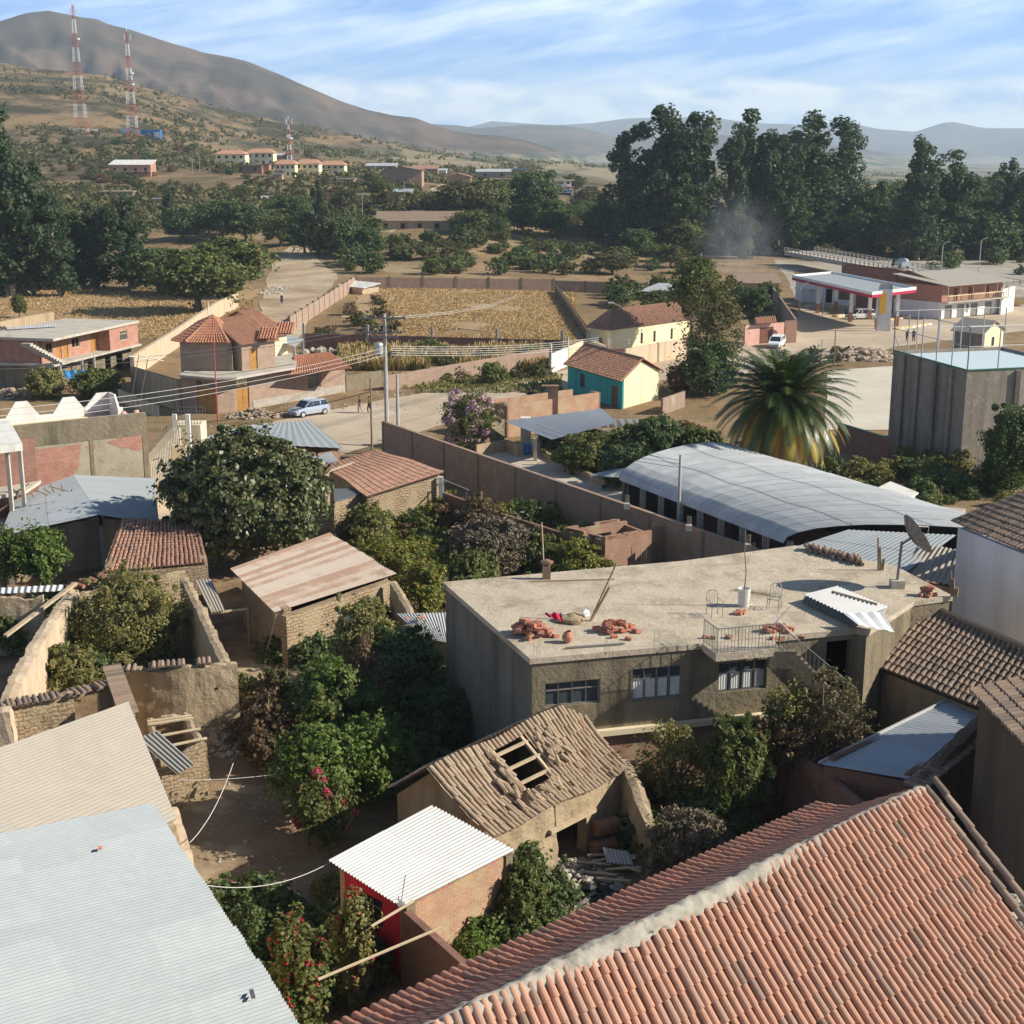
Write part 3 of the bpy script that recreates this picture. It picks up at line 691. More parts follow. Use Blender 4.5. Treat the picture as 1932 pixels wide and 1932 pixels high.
RIDGES = [  # (silhouette points, distance, foot distance, far side length)
 ([(-300, 75), (-60, 55), (0, 35), (15, 30), (50, 22), (90, 20), (140, 26), (180, 32), (200, 42), (267, 62), (333, 80), (383, 97), (467, 115), (533, 140), (600, 170), (644, 190), (694, 207), (744, 218), (784, 222), (811, 233), (857, 248), (900, 253), (944, 256), (994, 265), (1044, 281), (1094, 300), (1127, 312), (1200, 330)], 2600, 1500, 1500),
 ([(600, 250), (814, 233), (861, 235), (900, 241), (944, 237), (1000, 234), (1061, 235), (1094, 240), (1127, 248), (1164, 258), (1250, 262), (1351, 253), (1420, 256), (1520, 268), (1671, 287), (1715, 293), (1801, 312), (1868, 320), (1932, 325), (2200, 345)], 5200, 3400, 2500),
 ([(-300, 260), (700, 245), (860, 242), (894, 237), (927, 228), (977, 231), (1050, 236), (1120, 231), (1177, 223), (1230, 220), (1290, 219), (1338, 217), (1388, 225), (1450, 232), (1520, 236), (1578, 232), (1611, 231), (1655, 240), (1728, 248), (1781, 230), (1801, 229), (1855, 238), (1932, 242), (2200, 236)], 9500, 6500, 1500)]
RP = []
for pts, dist, foot, far in RIDGES:
 q = [AD(x, y, dist) for x, y in pts]
 RP.append(([p.x / dist for p in q], [p.z for p in q], dist, foot, far))
def fbm(x, y, s, o=5):
 z = 0; a = 1
 for k in range(o): z += a * noise.noise(Vector((x / s, y / s, 3.7 * k))); s *= .5; a *= .5
 return z
def G(x, y):
 r = math.hypot(x, y)
 if y < 5: return 0.0
 tt = x / y; yy = y
 u = np.interp(tt, TT, range(len(TT))); v = np.interp(yy, TY, range(len(TY)))
 i = min(int(u), len(TT) - 2); j = min(int(v), len(TY) - 2); a = u - i; b = v - j
 z = (TZa[i, j] * (1 - a) + TZa[i + 1, j] * a) * (1 - b) + (TZa[i, j + 1] * (1 - a) + TZa[i + 1, j + 1] * a) * b
 if yy > 330: z += fbm(x, y, 90, 4) * min((yy - 330) / 500, 1) * 2.6 * min(1, max(z, 0) / 18)
 for ts, zs, dist, foot, far in RP:
  if yy <= foot: continue
  h = np.interp(tt, ts, zs); k = (yy - foot) / (dist - foot)
  if k <= 1:
   gul = noise.noise(Vector((tt * 15 + 1.3 * k + .5 * noise.noise(Vector((tt * 9, k * 3, 1))), k * 1.2, dist))) ; gul2 = noise.noise(Vector((tt * 40 + 2.4 * k, k * 3.5, dist + 5)))
   sh = k ** 1.25
   m = math.sin(math.pi * min(k, 1)) ** .8; gul2 += .6 * noise.noise(Vector((tt * 90 - 5 * k, k * 9, 7)))
   zr = h * sh + (abs(gul) * -.20 + abs(gul2) * -.09 + .05) * m * max(h, 0)
  else: zr = h * max(0, 1 - (yy - dist) / far)
  if zr > z: z = zr
 return float(z)
def AG(x, y):                                          # ground point seen at a picture point
 d = ray(x, y); k0 = 60.0; k = k0
 while k < 9000:
  k *= 1.01
  p = Vector((0, 0, CZ)) + d * k
  if p.z <= G(p.x, p.y):
   lo, hi = k / 1.01, k
   for _ in range(12):
    m = (lo + hi) / 2; p = Vector((0, 0, CZ)) + d * m
    if p.z <= G(p.x, p.y): hi = m
    else: lo = m
   p = Vector((0, 0, CZ)) + d * hi; return p
 return p
def gp(x, y, dz=0.0): return Vector((x, y, G(x, y) + dz))
# terrain sheet: rings round the village, fine towards the valley, coarse behind
angs = list(np.arange(-24, 24.01, 0.16)) + list(np.arange(27, 334, 6.0))
rads = [0.0, 8.0] ; r_ = 14.0
while r_ < 13500: rads.append(r_); r_ *= (1.06 if r_ < 180 else 1.0145 if r_ < 2700 else 1.02)
na, nr = len(angs), len(rads)
vs = []
for r_ in rads:
 for a in angs:
  x, y = r_ * math.sin(R(a)), r_ * math.cos(R(a))
  vs.append((x, y, G(x, y)))
fq = [(j * na + i, j * na + (i + 1) % na, (j + 1) * na + (i + 1) % na, (j + 1) * na + i) for j in range(nr - 1) for i in range(na)]
V_ = np.array(vs); Fq = np.array(fq)[:, ::-1]
m, t, b, tc = newmat('m_terrain'); geo = t.nodes.new('ShaderNodeNewGeometry'); P_ = geo.outputs['Position']
sx = t.nodes.new('ShaderNodeSeparateXYZ'); L(t, P_, sx.inputs[0])
dry = mix(t, ramp(t, nz(t, P_, 0.06, 7, 0.65), [(0.40, 0.0), (0.60, 1.0)]), (0.33, 0.225, 0.125), (0.22, 0.15, 0.08))
dry = mix(t, ramp(t, nz(t, P_, 0.35, 6, 0.7), [(0.52, 0.0), (0.66, 0.8)]), dry, (0.12, 0.105, 0.045))
dry = mix(t, ramp(t, nz(t, P_, 0.023, 6, 0.6), [(0.55, 0.0), (0.68, 0.75)]), dry, (0.40, 0.31, 0.19))
dust = mix(t, ramp(t, nz(t, P_, 0.5, 7, 0.7), [(0.4, 0.0), (0.6, 1.0)]), (0.30, 0.21, 0.13), (0.18, 0.12, 0.07))
near = mth(t, 'MULTIPLY_ADD', sx.outputs[1], -0.02, 2.6, clamp=True)
c = mix(t, near, dry, dust)
# hills: scrub patches on the near hill, brown slopes behind
hill = mth(t, 'MULTIPLY_ADD', sx.outputs[1], 0.005, -1.9, clamp=True)
hc = mix(t, ramp(t, nz(t, mapv(t, P_, (1, .55, 1)), 0.028, 8, 0.72), [(0.44, 0.0), (0.56, 1.0)]), (0.26, 0.18, 0.10), (0.06, 0.055, 0.032))
hc = mix(t, ramp(t, nz(t, P_, 0.12, 6, 0.7), [(0.55, 0.0), (0.63, 0.8)]), hc, (0.075, 0.08, 0.035))
c = mix(t, hill, c, hc)
far = mth(t, 'MULTIPLY_ADD', sx.outputs[1], 0.004, -6.2, clamp=True)
fc = mix(t, ramp(t, nz(t, P_, 0.006, 8, 0.68), [(0.42, 0.0), (0.56, 1.0)]), (0.15, 0.104, 0.074), (0.075, 0.058, 0.042))
fc = mix(t, ramp(t, nz(t, P_, 0.0022, 7, 0.6), [(0.50, 0.0), (0.66, 0.7)]), fc, (0.15, 0.11, 0.08))
# strips of fields and hedges on the valley floor
lowz = mth(t, 'MULTIPLY_ADD', sx.outputs[2], -0.08, 2.9, clamp=True)
fl = mix(t, ramp(t, nz(t, mapv(t, P_, (.012, .0035, 0)), 1.0, 6, 0.7), [(0.46, 0.0), (0.56, 1.0)]), (0.30, 0.25, 0.16), (0.07, 0.085, 0.055))
fc = mix(t, lowz, fc, fl)
c = mix(t, far, c, fc)
vv = mth(t, 'MULTIPLY', lowz, mth(t, 'MULTIPLY_ADD', sx.outputs[1], 0.006, -4.2, clamp=True))
c = mix(t, vv, c, fl)
L(t, c, b.inputs['Base Color']); b.inputs['Roughness'].default_value = 0.97; b.inputs['Specular IOR Level'].default_value = 0.1
bump(t, b, nz(t, P_, 2.0, 8, 0.7), 0.15, 0.7)
ground = npmesh('ground', V_, Fq, None, m, smooth=True); tag(ground, kind='structure')
def drape(name, left, right, m, dz=0.04, n=40, kind='structure', label=None, cat=None):
 # ribbon between two lines of ground points, laid on the terrain
 def res(pts, n):
  d = [0]
  for a, b_ in zip(pts, pts[1:]): d.append(d[-1] + (b_ - a).length)
  out = []
  for i in range(n + 1):
   s = d[-1] * i / n; k = 0
   while k < len(pts) - 2 and s > d[k + 1]: k += 1
   out.append(pts[k].lerp(pts[k + 1], (s - d[k]) / max(d[k + 1] - d[k], 1e-6)))
  return out
 lp, rp = res([V2(p) for p in left], n), res([V2(p) for p in right], n); mb = MB(); k = 6
 for i in range(n + 1):
  w = (rp[i] - lp[i])
  for j in range(k + 1):
   p = lp[i] + w * (j / k)
   if j in (0, k): p = p + w.normalized() * noise.noise(Vector((p.x * .35, p.y * .35, 0))) * min(w.length * .12, .9)
   mb.v.append((p.x, p.y, G(p.x, p.y) + dz))
 for i in range(n):
  for j in range(k): a = i * (k + 1) + j; mb.f.append((a, a + 1, a + k + 2, a + k + 1)); mb.c.append(.5)
 o = mb.build(name, m, None, smooth=True)
 if o.data.polygons[0].normal.z < 0: o.data.flip_normals()
 return tag(o, label, cat, kind=kind)
plain('m_road', (0.50, 0.40, 0.285), (0.43, 0.345, 0.245), 0.35, bd=0.02, bs=3, c3=(0.56, 0.46, 0.34), s3=0.09, geo=True)
plain('m_dirtroad', (0.55, 0.435, 0.30), (0.36, 0.265, 0.17), 0.12, bd=0.12, bs=2, c3=(0.30, 0.215, 0.13), s3=0.07, geo=True)
plain('m_yard', (0.27, 0.19, 0.12), (0.20, 0.135, 0.08), 0.5, bd=0.05, bs=3, c3=(0.42, 0.33, 0.22), s3=0.3, geo=True)
plain('m_court_floor', (0.60, 0.54, 0.44), (0.55, 0.49, 0.40), 0.5, bd=0.003, c3=(0.64, 0.585, 0.48), s3=0.2, geo=True)
plain('m_yardpave', (0.55, 0.48, 0.38), (0.48, 0.41, 0.32), 0.6, bd=0.006, geo=True)
plain('m_field', (0.40, 0.28, 0.15), (0.33, 0.225, 0.115), 0.16, bd=0.25, bs=1.2, c3=(0.42, 0.29, 0.15), s3=0.08, geo=True)
plain('m_riverbed', (0.42, 0.38, 0.32), (0.33, 0.29, 0.24), 0.2, bd=0.1, bs=1, c3=(0.3, 0.24, 0.15), s3=0.05, geo=True)
def AA(*pts): return [AG(x, y) for x, y in pts]
drape('street', AA((60, 960), (290, 850), (500, 800), (700, 758), (900, 727), (1062, 700), (1300, 655), (1420, 640), (1640, 600), (1932, 575), (2100, 560)),
   AA((330, 1000), (470, 900), (640, 860), (800, 812), (960, 765), (1100, 738), (1300, 712), (1500, 700), (1690, 655), (1932, 625), (2100, 610)), MT['m_road'], 0.03, 60)
drape('forecourt', AA((1480, 605), (1560, 545), (1750, 560)), AA((1490, 640), (1700, 625), (1932, 590)), MT['m_road'], 0.05, 20)
drape('dirt_road', AA((478, 640), (497, 560), (505, 520), (520, 490), (545, 466), (575, 440)), AA((560, 640), (610, 560), (640, 520), (600, 490), (578, 466), (590, 440)), MT['m_dirtroad'], 0.06, 30)
drape('hill_road', AA((700, 438), (765, 400), (790, 372), (820, 352), (835, 348)), AA((740, 440), (803, 400), (822, 372), (842, 354), (846, 350)), MT['m_dirtroad'], 0.10, 20)
drape('field', AA((640, 600), (690, 548), (700, 540)), AA((1100, 640), (1060, 560), (1045, 545)), MT['m_field'], 0.07, 16)
drape('pasture', AA((-40, 640), (-40, 560), (-30, 548)), AA((330, 640), (480, 560), (500, 545)), MT['m_field'], 0.05, 16)
drape('sports_court', [A(1555, 812), A(1560, 700)], [A(1700, 812), A(1700, 690)], MT['m_court_floor'], 0.05, 4)
drape('paved_yard', [A(885, 860), A(1140, 985), A(1290, 1060)], [A(1010, 830), A(1120, 895), A(1330, 960)], MT['m_yardpave'], 0.03, 10)
drape('riverbed', AA((1500, 560), (1480, 520), (1460, 490)), AA((2100, 560), (2100, 520), (2100, 490)), MT['m_riverbed'], 0.02, 10)
drape('yard', [A(340, 1700), A(330, 1560), A(400, 1400), A(430, 1240)], [A(640, 1760), A(620, 1560), A(600, 1400), A(560, 1240)], MT['m_yard'], 0.02, 10)
# near buildings
def xy(v): return (v.x, v.y)
# tiled church roof in the foreground
R1 = Vector((10.04, 31.88, 9.0)); R0 = R1 + Vector((-11.33, -9.64, 0)) * 1.28
ch = thing('church', 'large foreground building under a long orange barrel tile roof with a white mortar ridge', 'building', (2, 26, 0))
dn = Vector((.43, -.90, 0)); wd = 11.5
def sagr(u, v): return -1.05 * math.sin(math.pi * min(v, 1)) * (.45 + .55 * (1 - u)) + .10 * math.sin(u * 9)
mb = MB(); slope_tiles(mb, R0, R1, R1 + dn * wd + Vector((0, 0, -5.3)), R0 + dn * wd + Vector((0, 0, -5.3)), .218, .43, .09, 6, 3, .015, sagr)
mb.build('roof', MT['m_tile_church'], ch, smooth=False)
up = Vector((-.65, .76, 0))
def kink(u, v): return -(.30 * min(v / .66, (1 - v) / .34))
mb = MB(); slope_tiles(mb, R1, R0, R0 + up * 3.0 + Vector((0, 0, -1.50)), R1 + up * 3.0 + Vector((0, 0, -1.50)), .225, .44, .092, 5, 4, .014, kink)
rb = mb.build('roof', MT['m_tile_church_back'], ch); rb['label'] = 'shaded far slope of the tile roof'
mb = MB(); n = 480; prof = [(-.36, -.17), (-.30, -.04), (-.22, .05), (-.12, .10), (0, .12), (.1, .10), (.2, .04), (.28, -.05), (.33, -.12), (.38, -.2)]
rd = (R1 - R0).normalized(); rn = Vector((rd.y, -rd.x, 0)); k = len(prof)
for i in range(n + 1):
 p = R0.lerp(R1, i / n)
 for j, (a, z) in enumerate(prof):
  w = 1 + .22 * noise.noise(Vector((i * .032, j * .3, 0))) + .2 * noise.noise(Vector((i * .19, j, 4)))
  if j in (0, k - 1): w += .6 * noise.noise(Vector((i * .15, j, 9)))
  i_ = i * .35; q = p + noise.noise_vector(p * 5 + Vector((j * .45, 0, j))) * .045 + rn * a * w * .68 + Vector((0, 0, z * .8 + .07 * noise.noise(Vector((i * .1, j * .8, 2)))))
  mb.v.append(tuple(q))
for i in range(n):
 for j in range(k - 1): a = i * k + j; mb.f.append((a, a + 1, a + k + 1, a + k)); mb.c.append(.5)
mb.build('ridge', MT['m_mortar'], ch, smooth=True)
mb = MB()
for off, rr_ in ((.10, .03), (.42, .16)):
 q = rd * off; vs_ = Vector((0, 0, rr_))
 slope_tiles(mb, R1 + q - rd * .12 + vs_, R1 + q + rd * .12 + vs_, R1 + q + rd * .12 + vs_ + dn * 7.2 + Vector((0, 0, -3.6)), R1 + q - rd * .12 + vs_ + dn * 7.2 + Vector((0, 0, -3.6)), .24, .5, .12, 6, 8 + int(off * 10), .02, lambda u, v: -.1 * math.sin(math.pi * min(v, 1)), base=False, chan=False)
mb.build('verge', MT['m_tile_old'], ch)
mb = MB(); e0 = R0 + up * 2.7; e1 = R1 + up * 2.7; w0 = R0 + dn * 10.8; w1 = R1 + dn * 10.8
cs = [xy(w0), xy(w1), xy(e1), xy(e0)]
ln = (Vector(xy(e1)) - Vector(xy(w1))).length; ln3 = (Vector(xy(w0)) - Vector(xy(e0))).length
walls(ch, cs, 0, [3.6, [(0, 3.4), (ln * .8 - .3, 8.6), (ln, 7.35)], 7.35, 6.0], 'm_mud', None, .45)
st = MB()
for i in range(46):
 st.rock(A(1918 + random.Random(i).uniform(-14, 60), 1712 + random.Random(i + 90).uniform(-22, 60), 6.0 + .3 * random.Random(i + 9).random()), .12 + .12 * random.Random(i + 5).random(), i)
tag(st.build('rubble_heap', MT['m_stone'], None), 'grey rubble heap at the foot of the tiled verge, right frame edge', 'rubble')
# white corrugated roof, bottom left
P1 = A(287, 1517, 5.8); P2 = A(640, 2040, 5.8); L1 = A(-150, 1605, 6.7); L2 = L1 + (P2 - P1)
zb = thing('zinc_roofed_house', 'house with a huge pale corrugated zinc roof filling the lower left corner', 'house', (P1.x - 5, P1.y - 6, 0))
mb = MB(); slope_corr(mb, L1, L2, P2, P1, .15, .032, .006, .85, 3, 6, 5, .006); mb.build('roof', MT['m_zinc'], zb)
i1 = P1 + Vector((-.5, -.4, 0)); i2 = P2 + Vector((-.5, 0, 0)); walls(zb, [xy(L2), xy(i2), xy(i1), xy(L1 + Vector((0, -.5, 0)))], 0, 5.6, 'm_cream', None, .3)
rr = random.Random(4)
for x, y, nm, lb in ((190, 1599, 'stone', 'small reddish stone on the white corrugated roof'), ):
 p = A(x, y, 6.25); tag(MB().rock(p, .09, 3).build(nm, MT['m_loosebrick'], None), lb, 'stone')
p = A(474, 1868, 6.04); q = A(478, 1882, 6.04)
tag(MB().beam(p, q, .09, .05).build('metal_scrap', MT['m_metal_dark'], None), 'short dark metal bar lying on the white corrugated roof', 'scrap')
mb = MB(); mudwall(mb, [xy(A(322, 1555, 2.2)), xy(A(348, 1620, 2.2)), xy(A(362, 1690, 2.2))], [2.8, 2.3, 1.4], .7, seed=4)
tag(mb.build('earth_wall', MT['m_mud_pale'], None), 'worn pale earth wall under the corner of the white corrugated roof', 'wall')
# tan corrugated roof
P1 = A(242, 1325, 4.9); P2 = A(333, 1545, 4.9); L1 = A(-80, 1443, 5.5); L2 = L1 + (P2 - P1)
tb = thing('fibre_cement_house', 'house with a tan corrugated roof left of the courtyard, behind the zinc roof', 'house', (P1.x - 4, P1.y - 4, 0))
mb = MB(); slope_corr(mb, L1, L2, P2, P1, .26, .055, .01, 30, 4, 6, 7, 0); mb.build('roof', MT['m_fibro'], tb)
walls(tb, [xy(L2), xy(P2 + Vector((-.4, 0, 0))), xy(P1 + Vector((-.45, -.4, 0))), xy(L1 + Vector((0, -.5, 0)))], 0, 4.75, 'm_mud', None, .3)
# roofless little adobe room with beams
pts = [A(300, 1428, 2.1), A(384, 1408, 2.1), A(348, 1348, 2.1), A(283, 1357, 2.1)]
ar = thing('adobe_room', 'small roofless adobe room with three loose beams beside the tan roof', 'ruin', (pts[0].x + .5, pts[0].y + 1, 0))
mb = MB()
for a, b in ((0, 1), (1, 2), (2, 3), (3, 0)): mudwall(mb, [xy(pts[a]), xy(pts[b])], [2.1, 2.1], .38, seed=a + 3, rough=.04)
mb.build('wall', MT['m_adobe'], ar)
for k in (.12, .2, .55, .85):
 mb = MB(); a = pts[3].lerp(pts[0], k); b = pts[2].lerp(pts[1], k); mb.tube([a + (a - b) * .1 + Vector((0, 0, .1)), b + Vector((0, 0, .08)), b + (b - a) * .15 + Vector((0, 0, .06))], .06, 6); mb.build('beam', MT['m_wood_pale'], ar)
a = A(272, 1388, 4.0); b = A(375, 1478, .3); s = Vector((.5, .5, 0)); mb = MB()
slope_corr(mb, a - s * .5, a + s * .8, b + s * .8, b - s * .5, .18, .02, .02, 5, 1, 4, 3); tag(mb.build('leaning_sheet', MT['m_zinc_grey'], None), 'long grey corrugated sheet leaning from the tan roof down to the yard', 'roofing sheet')
# rammed earth enclosure
def mwall(lab, pl, hs, th=.45, m='m_mud', seed=0, cap=None, z=3.0, rough=.06, group=None, taper=.25):
 pts = [xy(A(x, y, zz)) for x, y, zz in pl]
 w = thing('earth_wall', lab, 'wall', (pts[0][0], pts[0][1], 0), 0, group)
 mb = MB(); mudwall(mb, pts, hs, th, seed=seed, rough=rough, taper=taper); mb.build('wall_face', MT[m], w, smooth=False)
 if cap:
  for a, b in zip(pts, pts[1:]):
   mb = MB(); capping(mb, a, b, hs[0] + .03, th + .18, seed + 1); mb.build('tile_capping', MT['m_tile_old'], w)
 return w
mwall('broad worn earth wall with round holes, front side of the bush enclosure', [(228, 1264, 2.9), (330, 1262, 3), (446, 1250, 3)], [2.9, 3.0, 3.05], .5, 'm_mud', 2)
for a, b, z, l_ in (((284, 1263), (400, 1254), 3.16, 'long row of old barrel tiles on the holed earth wall'), ((236, 1266), (256, 1265), 3.1, 'short row of two old tiles at the left end of the holed earth wall')): mb = MB(); capping(mb, xy(A(*a, 3)), xy(A(*b, 3)), z, .6, 5); tag(mb.build('tile_capping', MT['m_tile_old'], None), l_, 'tiles')
HW = [o for o in COL.objects if o.get('label', '').startswith('broad worn earth')][0]
for i, (x, y) in enumerate(((317, 1299), (412, 1293), (398, 1313), (306, 1340), (398, 1340), (383, 1352))):
 p = onwall(x, y, A(228, 1264, 2.9), A(446, 1250, 3)) - Vector((0, .25, 0)); MB().rock(p - Vector((0, .02, 0)), .13, i, flat=.9, ang=.15).build('hole_shade', MT['m_dark'], HW)  # near-black lumps on the wall face, painting the shade inside the holes
mwall('short earth wall under old tiles, running towards the tan roof', [(212, 1258, 3.1), (246, 1350, 3.1)], [3.1, 3.1], .5, 'm_mud', 5, True)
mwall('tile capped earth wall with a doorway, left of the tan roof', [(-60, 1342, 3), (137, 1309, 3)], [3.0, 3.0], .45, 'm_adobe', 6, True)
mb = MB(); capping(mb, xy(A(137, 1309, 3)), xy(A(208, 1292, 3)), 3.05, .62, 3); a = A(137, 1309, 2.9); b = A(208, 1292, 2.9); mb.beam(a, b, .35, .3)
tag(mb.build('door_lintel', MT['m_tile_old'], None), 'tiled lintel over the doorway in the low earth wall', 'lintel')
mwall('earth pier right of the doorway under the tiled lintel', [(184, 1297, 2.7), (208, 1292, 2.7)], [2.75, 2.75], .4, 'm_mud', 9)
mwall('pale thick earth wall on the left side of the bush enclosure', [(138, 1112, 3), (80, 1190, 3), (40, 1262, 3), (4, 1345, 3)], [3.0, 2.9, 3.0, 3.0], .8, 'm_mud_pale', 11)
mwall('crumbling earth wall right of the bush, shadowed side towards it', [(347, 1085, 3), (385, 1160, 3), (424, 1247, 3)], [2.9, 2.9, 3.0], .6, 'm_mud', 13)
mwall('low back earth wall behind the bush enclosure', [(140, 1118, 2.6), (250, 1100, 2.6), (350, 1082, 2.6)], [2.5, 2.6, 2.8], .45, 'm_adobe', 14)
mwall('grey-brown earth wall under a zinc strip at the left frame edge', [(-60, 1128, 3), (82, 1122, 3)], [2.9, 2.9], .4, 'm_mud', 17)
mb = MB(); a, b = A(-60, 1112, 3.2), A(122, 1103, 3.2); slope_corr(mb, a, b, A(118, 1115, 2.95), A(-60, 1123, 2.95), .3, .05, .01, 3, 1, 5, 3)
tag(mb.build('zinc_strip', MT['m_zinc_bright'], None), 'wavy white zinc strip on top of the far left earth wall', 'roofing sheet')
mb = MB(); mb.beam(A(10, 1200, 2.2), A(143, 1100, 3.3), .22, .12); tag(mb.build('timber_beam', MT['m_wood_pale'], None), 'long weathered timber lying diagonally over the left earth wall', 'beam')
mb = MB(); rr = random.Random(8)
for i in range(9):
 p = A(195 + rr.uniform(-14, 8) - i * 7, 1090 + i * 3.0 + rr.uniform(-3, 3) - 8, 2.9); mb.tube([p, p + Vector((.35, -.25, -.05))], .11, 6, rr.random())
tag(mb.build('fallen_tiles', MT['m_tile_red'], None), 'row of loose red tiles behind the enclosure, below the shaded tile roof', 'tiles')
# adobe house with rusty roof
q = [A(540, 1160, 2.75), A(738, 1092, 2.75), A(628, 1018, 3.1), A(455, 1076, 3.1)]
rh = thing('adobe_house', 'adobe brick house under rusty striped corrugated sheets in the middle of the yards', 'house', (q[0].x, q[0].y, 0))
fr = (V2(q[1]) - V2(q[0])).length; ww = [(fr * .46, fr * .68, 1.15, 2.05)]
walls(rh, [xy(v) for v in q], 0, [2.65, 2.9, 3.0, 2.9], 'm_adobe', {0: ww}, .4)
window(rh, xy(q[0]), xy(q[1]), 0, ww[0], 3, 2, 'm_wood_pale', 'm_glass', .08, .08)
r = [A(518, 1156, 2.85), A(748, 1083, 2.85), A(622, 1005, 3.3), A(434, 1073, 3.3)]
mb = MB(); slope_corr(mb, r[3], r[0], r[1], r[2], .2, .03, .01, .42, 1, 5, 11, .008); mb.build('roof', MT['m_rustroof'], rh)
mb = MB(); p = A(522, 1156, 2.75); g = A(497, 1248, 0)
tag(mb.tube([p, p.lerp(g, .5) + Vector((0, 0, -.1)), g], .02, 4).build('rope', MT['m_rope'], None), 'pale rope tied from the rusty roof corner down to the yard', 'rope')
mwall('rounded mud wall falling away from the right end of the rusty-roofed house', [(742, 1100, 2.7), (765, 1130, 2.5), (790, 1165, 2.2)], [2.8, 2.3, 1.5], .5, 'm_mud', 21)
mb = MB(); slope_corr(mb, A(748, 1158, 2.6), A(856, 1156, 2.6), A(856, 1215, 2.0), A(800, 1205, 2.0), .15, .02, .01, .85, 1, 4, 2);
wl = thing('lean_to', 'low white lean-to roof squeezed against the left wall of the flat-roofed house', 'shed', (A(800, 1180, 0)))
mb.build('roof', MT['m_zinc_bright'], wl); walls(wl, [xy(A(803, 1202, 2)), xy(A(850, 1208, 2)), xy(A(850, 1166, 2.3)), xy(A(765, 1166, 2.3))], 0, 1.95, 'm_mud', None, .2)
for i, (x, y) in enumerate(((768, 1166), (786, 1166), (797, 1164))):
 o = MB().rock(A(x, y, 2.66), .13, i + 3).build('stone', MT['m_loosebrick'], None); tag(o, 'dark stone weighing down the white lean-to roof', 'stone', 'stones on the lean-to roof')
# open shelter left of the rusty roof
sh = thing('shelter', 'dark open shelter of boards and sheets between the earth wall and the rusty-roofed house', 'shelter', (A(420, 1160, 0)))
mb = MB(); slope_corr(mb, A(368, 1095, 2.5), A(398, 1092, 2.5), A(425, 1152, 2.3), A(398, 1156, 2.3), .15, .02, .01, 1, 1, 4, 4); mb.build('roof', MT['m_fibro'], sh)
mb = MB(); mb.beam(A(398, 1157, 2.2), A(470, 1148, 2.2), .1); mb.beam(A(388, 1105, 2.35), A(400, 1155, 2.3), .08); mb.build('beam', MT['m_wood_pale'], sh)
mb = MB(); p = A(468, 1150, 2.2); mb.tube([(p.x, p.y, 0), p], .07, 6); mb.build('post', MT['m_wood'], sh)
# roof of flat tiles in the tree's shade and white wall
tr = thing('tile_roofed_house', 'low house with a brown tile roof in the shade under the big tree', 'house', (A(300, 1060, 0)))
q = [A(234, 978, 3.5), A(372, 985, 3.5), A(392, 1062, 2.7), A(196, 1080, 2.7)]
mb = MB(); slope_tiles(mb, q[0], q[1], q[2], q[3], .25, .42, .10, 4, 12, .02); mb.build('roof', MT['m_tile_flat'], tr)
walls(tr, [xy(q[3]), xy(q[2]), xy(q[1]), xy(q[0])], 0, [2.6, 2.9, 3.3, 2.9], 'm_adobe', None, .35)
ww_ = thing('white_wall', 'short white plastered wall behind the orange trees, left of the shaded tile roof', 'wall', (A(160, 1060, 0)))
mb = MB(); wallmb(mb, xy(A(70, 1020, 2.2)), xy(A(186, 975, 3.1)), 0, [(0, 2.6), ((V2(A(186, 975, 3.1)) - V2(A(70, 1020, 2.2))).length, 3.1)], .25)
wallmb(mb, xy(A(186, 975, 3.1)), xy(A(236, 972, 2.9)), 0, 2.5, .25); mb.build('wall_face', MT['m_white_wall'], ww_)
# grey roofs below the left brick building
gh = thing('grey_roofed_house', 'low house with two pale grey roof slopes, left of the big tree', 'house', (A(140, 960, 0)))
rA, rB = A(138, 897, 4.0), A(186, 972, 3.7)
mb = MB(); slope_corr(mb, rA, rB, A(0, 1012, 3.1), A(30, 935, 3.2), .2, .012, .01, 1.6, 2, 4, 3); mb.build('roof', MT['m_zinc_grey'], gh)
mb = MB(); slope_corr(mb, rA, rB, A(300, 988, 3.1), A(292, 903, 3.3), .16, .02, .01, .85, 2, 4, 5); x = mb.build('roof', MT['m_zinc'], gh)
walls(gh, [xy(A(10, 1006, 3.1)), xy(A(186, 975, 3.1)), xy(A(290, 986, 3.1)), xy(A(288, 908, 3.1)), xy(A(50, 930, 3.1))], 0, 3.0, 'm_mud', None, .25)
# left brick/plaster building
ZB = 7.3
c0, c1 = A(-60, 812, ZB), A(275, 778, ZB)
lb = thing('brick_building', 'building with a patchy red brick and plaster wall and a pink roof terrace', 'building', (c0.x + 4, c0.y + 2, 0))
d = (V2(c1) - V2(c0)).normalized(); nv = Vector((-d.y, d.x)); b1 = V2(c1) + nv * 4.6; b0 = V2(c0) + nv * 4.6
walls(lb, [xy(c0), xy(c1), tuple(b1), tuple(b0)], 0, [ZB, ZB - .6, ZB - .7, ZB - .7], ['m_plaster_tan', 'm_cream', 'm_cream', 'm_cream'], None, .25)
mb = MB(); wallmb(mb, V2(c0) - nv * .03, V2(c1) - nv * .03, ZB - 1.5, 1.5 + ZB * 0, .03)
mb.v = [(a, b, min(z, ZB)) for a, b, z in mb.v]; x = mb.build('plaster_band', MT['m_plaster_grey'], lb)
mb = MB(); wallmb(mb, V2(c1) - nv * .035 - d * .35, V2(c1) - nv * .035, 0, ZB - 1.5, .03); wallmb(mb, V2(c0) + d * 7.6 - nv * .035, V2(c0) + d * 7.85 - nv * .035, 0, ZB - 1.5, .03); mb.build('concrete_post', MT['m_plaster_grey'], lb)
mb = MB(); i = .27; zt = ZB - .75
